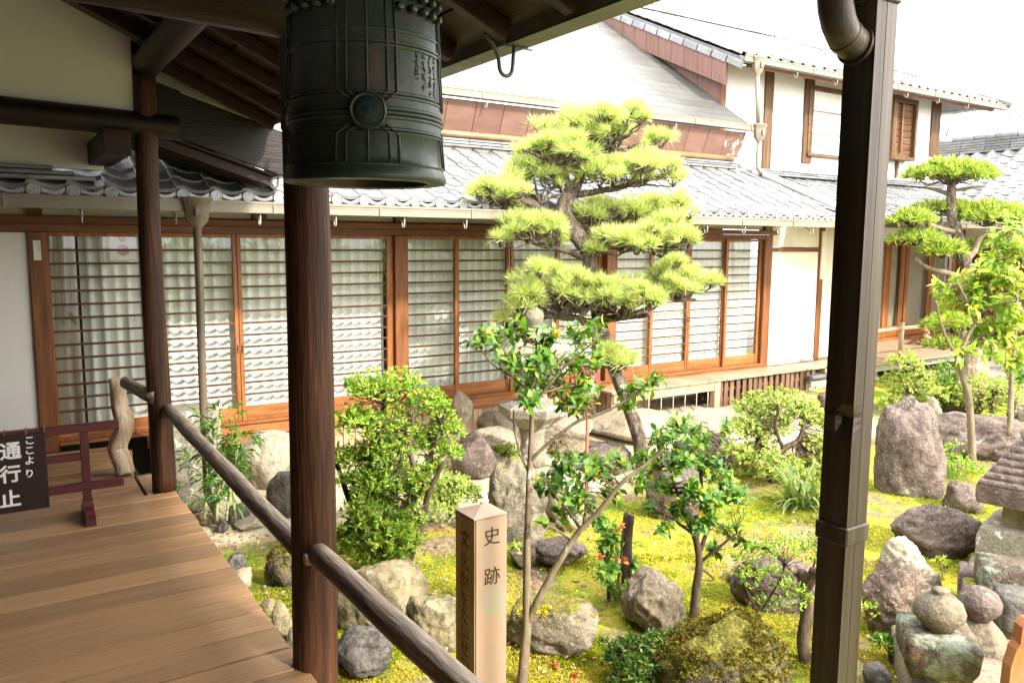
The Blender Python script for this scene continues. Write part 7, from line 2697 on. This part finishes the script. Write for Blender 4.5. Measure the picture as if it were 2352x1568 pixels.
for (px, py, dd, lab) in ((1378, 1282, 4.45, 'orange camellia blossom hanging lowest left on the stubby shrub'), (1432, 1290, 4.45, 'orange camellia blossom beside the cut stump'), (1426, 1212, 4.4, 'faded red camellia blossom highest on the stubby shrub'), (1414, 1286, 4.5, 'small orange blossom between the leaves of the stubby shrub')):
    blossom(spot(px, py, dd), 0.034, 'blossom', lab, 'camellia blossoms')
for (px, py, lab) in ((1273, 1534, 'fallen orange camellia flower on moss right of the camellia trunk'), (1318, 1560, 'fallen orange flower at the bottom edge of the moss'), (1424, 1530, 'fallen orange flower at the foot of the dark azalea')):
    blossom(ground(px, py)+Vector((0, 0, 0.012)), 0.04, 'fallen_flower', lab, 'fallen camellia flowers')

# ================================================================== BLADED PLANTS
def blades(name, label, cat, base, n, ln, w, m, spread, seed, droop=0.5, segs=5):
    B = ground(*base)
    rr = random.Random(seed)
    mb = MB()
    for i in range(n):
        a = rr.uniform(0, 2*math.pi)
        el = rr.uniform(0.5, 1.4)
        L = ln*rr.uniform(0.6, 1.15)
        d = Vector((math.cos(a)*math.cos(el), math.sin(a)*math.cos(el), math.sin(el)))
        s = Vector((-math.sin(a), math.cos(a), 0))
        b = B+Vector((rr.gauss(0, spread), rr.gauss(0, spread), -0.01))
        vs = []
        p = b.copy()
        dr = droop*rr.uniform(0.6, 1.3)
        for k in range(segs+1):
            t = k/segs
            ww = w*(0.6+0.4*math.sin(t*math.pi))*(1-t**3)
            vs += [p-s*ww/2, p+s*ww/2]
            d2 = (d+Vector((0, 0, -dr*2*t))).normalized()
            p = p+d2*L/segs
            p.z = max(p.z, gz(p.x, p.y)+0.008)
        mb.add(vs, [(2*k, 2*k+1, 2*k+3, 2*k+2) for k in range(segs)])
    o = obj(name, mb, m, None, True, fixn=False, base=True)
    tag(o, label, cat)
    return o


blades('strap_leaf_clump', 'spidery clump of striped strap leaves left of the bronze rain pipe', 'plant', (1838, 1162), 120, 0.5, 0.024, 'bladeleaf', 0.06, 1, 0.7)
blades('grass_tuft', 'bright grass tuft at the right foot of the tall standing rock', 'grass', (2150, 1095), 130, 0.26, 0.008, 'grassblade', 0.1, 2, 0.6)
blades('grass_tuft', 'second green grass tuft below the flat dark rock', 'grass', (2190, 1090), 110, 0.24, 0.008, 'grassblade', 0.11, 3, 0.6)
blades('grass_tuft', 'small blue-green grass tuft in front of the broken mossy slab', 'grass', (1418, 1490), 26, 0.1, 0.007, 'bladeleaf', 0.02, 4, 0.5)
blades('grass_tuft', 'thin grass tuft at the foot of the pollarded shrub', 'grass', (1915, 1560), 40, 0.16, 0.005, 'grassblade', 0.05, 5, 0.5)
blades('fern_tuft', 'yellow-green fern-like tuft in the moss beside the cracked white rock', 'grass', (2140, 1345), 40, 0.12, 0.006, 'grassblade', 0.04, 6, 0.5)

# bamboo
bb = thing('bamboo_clump', 'young leafy bamboo clump beside the granite pillar and downpipe', 'bamboo', ground(505, 1190))
lb = LB()
mb = MB()
P_, D_, N2 = [], [], []
for i, pts in enumerate([[(498, 1195, 7), (502, 1100, 6), (500, 1010, 5), (508, 945, 3)], [(540, 1190, 6), (535, 1100, 5), (545, 1040, 4), (552, 1000, 3)], [(470, 1190, 5), (476, 1090, 4), (470, 1030, 3)], [(520, 1195, 6), (525, 1130, 5), (518, 1080, 3)]]):
    P = limb(mb, pts, 5.95, 0.05*i, 0.003, 300+i, 8, 0.05)
    m0 = len(P)//4
    for q in P[m0:]:
        for _ in range(3):
            a = rng.uniform(0, 2*math.pi)
            d = np.array([math.cos(a), math.sin(a), rng.uniform(0.05, 0.5)])
            e = np.array(q)+d*rng.uniform(0.03, 0.14)
            mb.tube([q, Vector(e)], [0.0018, 0.001], 4, False)
            k = 5
            dd_ = cone_dirs(d*0.8+np.array([0, 0, -0.1]), 0.45, k)
            P_.append(np.repeat(e[None, :], k, 0))
            D_.append(dd_)
            N2.append(np.repeat(np.array([[0, 0, 1.0]]), k, 0)+rng.normal(size=(k, 3))*0.25)
lb.leaves(np.concatenate(P_), np.concatenate(D_), np.concatenate(N2), 0.125, 0.017, 0.1, 0.2)
obj('canes', mb, 'bamboo', bb, True)
lb.build('foliage', 'bambooleaf', bb)

# ================================================================== MOSS, LITTER, distant trees
lb = LB()
rr = np.random.default_rng(3)
n = 42000
pts = []
while len(pts) < n:
    px, py = rr.uniform(505, 2352), 1568-530*rr.uniform(0, 1)**1.1
    if px < 760 and py < 1215:
        continue
    q = on(px, py, 2, -0.5)
    if q.y > 5.0+0.35*noise.noise(Vector((q.x, q.y, 0))) or q.x < 1.0:
        continue
    if noise.noise(Vector((q.x*1.5, q.y*1.5, 14)))+0.35*noise.noise(Vector((q.x*6, q.y*6, 2))) > 0.2:
        continue
    q.z = gz(q.x, q.y)
    pts.append(q)
lb2 = LB()
for q in pts:
    green = noise.noise(Vector((q.x*1.1, q.y*1.1, 40)))+0.4*noise.noise(Vector((q.x*5, q.y*5, 41))) > 0.12
    (lb2 if green else lb).needles(q, cone_dirs((0, 0, 1), 0.8, 4), (0.02 if green else 0.012)+0.008*noise.noise(q*2.0), 0.0055)
o = lb.build('moss_tufts', 'mosstuft', None)
tag(o, 'yellow moss carpeting most of the garden bed', 'moss')
o['kind'] = 'stuff'
# moss standing on the mossy stones
for ro, rm in MOSSY:
    me = ro.data
    lbm = LB()
    wp = WPOS[ro.name]
    for f in me.polygons:
        if f.normal.z < (0.5 if rm == 'r_moss' else 0.6):
            continue
        c = f.center+wp
        if noise.noise(c*3.2)+0.5*noise.noise(c*9.0) < (-0.12 if rm == 'r_moss' else 0.14):
            continue
        k = max(1, int(f.area*9000))
        for _ in range(min(k, 4)):
            lbm.needles(c+Vector(rng.normal(size=3)*math.sqrt(f.area)*0.5), cone_dirs(f.normal, 0.7, 4), 0.017, 0.007)
    if lbm.v:
        o = lbm.build('moss_growth', 'mossolive' if rm == 'r_moss' else 'mosstuft', ro)
        o['kind'] = 'stuff'
o = lb2.build('moss_tufts', 'mossgreen', None)
tag(o, 'taller green moss growing in patches between the yellow moss', 'moss')
o['kind'] = 'stuff'
lb = LB()
P_, D_, N2 = [], [], []
for i in range(1500):
    px, py = rr.uniform(520, 2352), 1568-520*rr.uniform(0, 1)
    q = ground(px, py)
    if q.x < 1.02 or q.y > 6.8:
        continue
    a = rr.uniform(0, 2*math.pi)
    P_.append((q.x, q.y, q.z+0.018+rr.uniform(0, 0.012)))
    D_.append((math.cos(a), math.sin(a), rr.uniform(-0.1, 0.25)))
    N2.append((rr.normal()*0.3, rr.normal()*0.3, 1))
lb.leaves(P_, D_, N2, 0.036, 0.014, 0.2, 0.2)
o = lb.build('fallen_leaves', 'litter', None)
tag(o, 'fallen brown and tan leaves scattered over the moss', 'leaves')
o['kind'] = 'stuff'
# evergreen shrubs of the garden's near side; the hall glass mirrors them
for i, (x, y, h, r) in enumerate(((3.6, -3.6, 2.3, 1.0), (6.2, -4.2, 2.9, 1.3), (9.0, -3.8, 2.5, 1.2), (12.0, -3.2, 3.0, 1.4))):
    t = thing('evergreen_shrub', ['rounded evergreen shrub, closest to the walkway, mirrored in the glass', 'tall evergreen shrub mirrored in the glass between two lower ones', 'broad evergreen shrub mirrored in the right doors', 'largest evergreen shrub at the far end of the near border'][i],
              'shrub', (x, y, gz(x, y)), 'evergreens on the near side of the garden')
    lb = LB()
    n = 2200
    d = rng.normal(size=(n, 3))
    d /= np.linalg.norm(d, axis=1, keepdims=True)
    rad = rng.uniform(0.45, 1.0, n)**0.4*(1+0.25*np.array([noise.noise(Vector(q*2.3)+Vector((i, 0, 0))) for q in d]))
    P_ = np.array([x, y, gz(x, y)+h*0.56])+d*rad[:, None]*np.array([r, r, h*0.46])
    lb.leaves(P_, d+rng.normal(size=(n, 3))*0.7, rng.normal(size=(n, 3))+np.array([0, 0, 1.0]), 0.12, 0.06)
    lb.build('foliage', 'lime' if i % 2 else 'azalea', t)
    obj('trunk', MB().tube([(x, y, gz(x, y)-0.05), (x+0.05, y, gz(x, y)+h*0.6)], [0.06, 0.03], 8), 'bark_d', t, True)
# trees beyond the roofs at the right
tr = thing('distant_tree', 'green tree top beyond the roof at the far right', 'tree', (24, 11, 0))
lb = LB()
C = np.array(spot(2350, 330, 26))
P_, D_ = [], []
for i in range(1800):
    d = rng.normal(size=3)
    d /= np.linalg.norm(d)
    P_.append(C+d*np.array([1.3, 1.3, 0.85])*rng.uniform(0.5, 1.0)*(1+0.3*noise.noise(Vector(d*2.2))))
    D_.append(d+rng.normal(size=3)*0.6)
lb.leaves(P_, D_, rng.normal(size=(1800, 3))+np.array([0, 0, 1]), 0.14, 0.07)
lb.build('crown', 'podo', tr)
obj('trunk', MB().tube([(C[0], C[1], -0.5), (C[0]+0.1, C[1], C[2])], [0.2, 0.1], 10), 'bark_s', tr, True)

for o in bpy.data.objects:
    if o.parent is not None and o.name.split('.')[0] in ('twigs', 'stems', 'foliage', 'needle_pad', 'leaf_pad', 'crown'):
        o['kind'] = 'stuff'
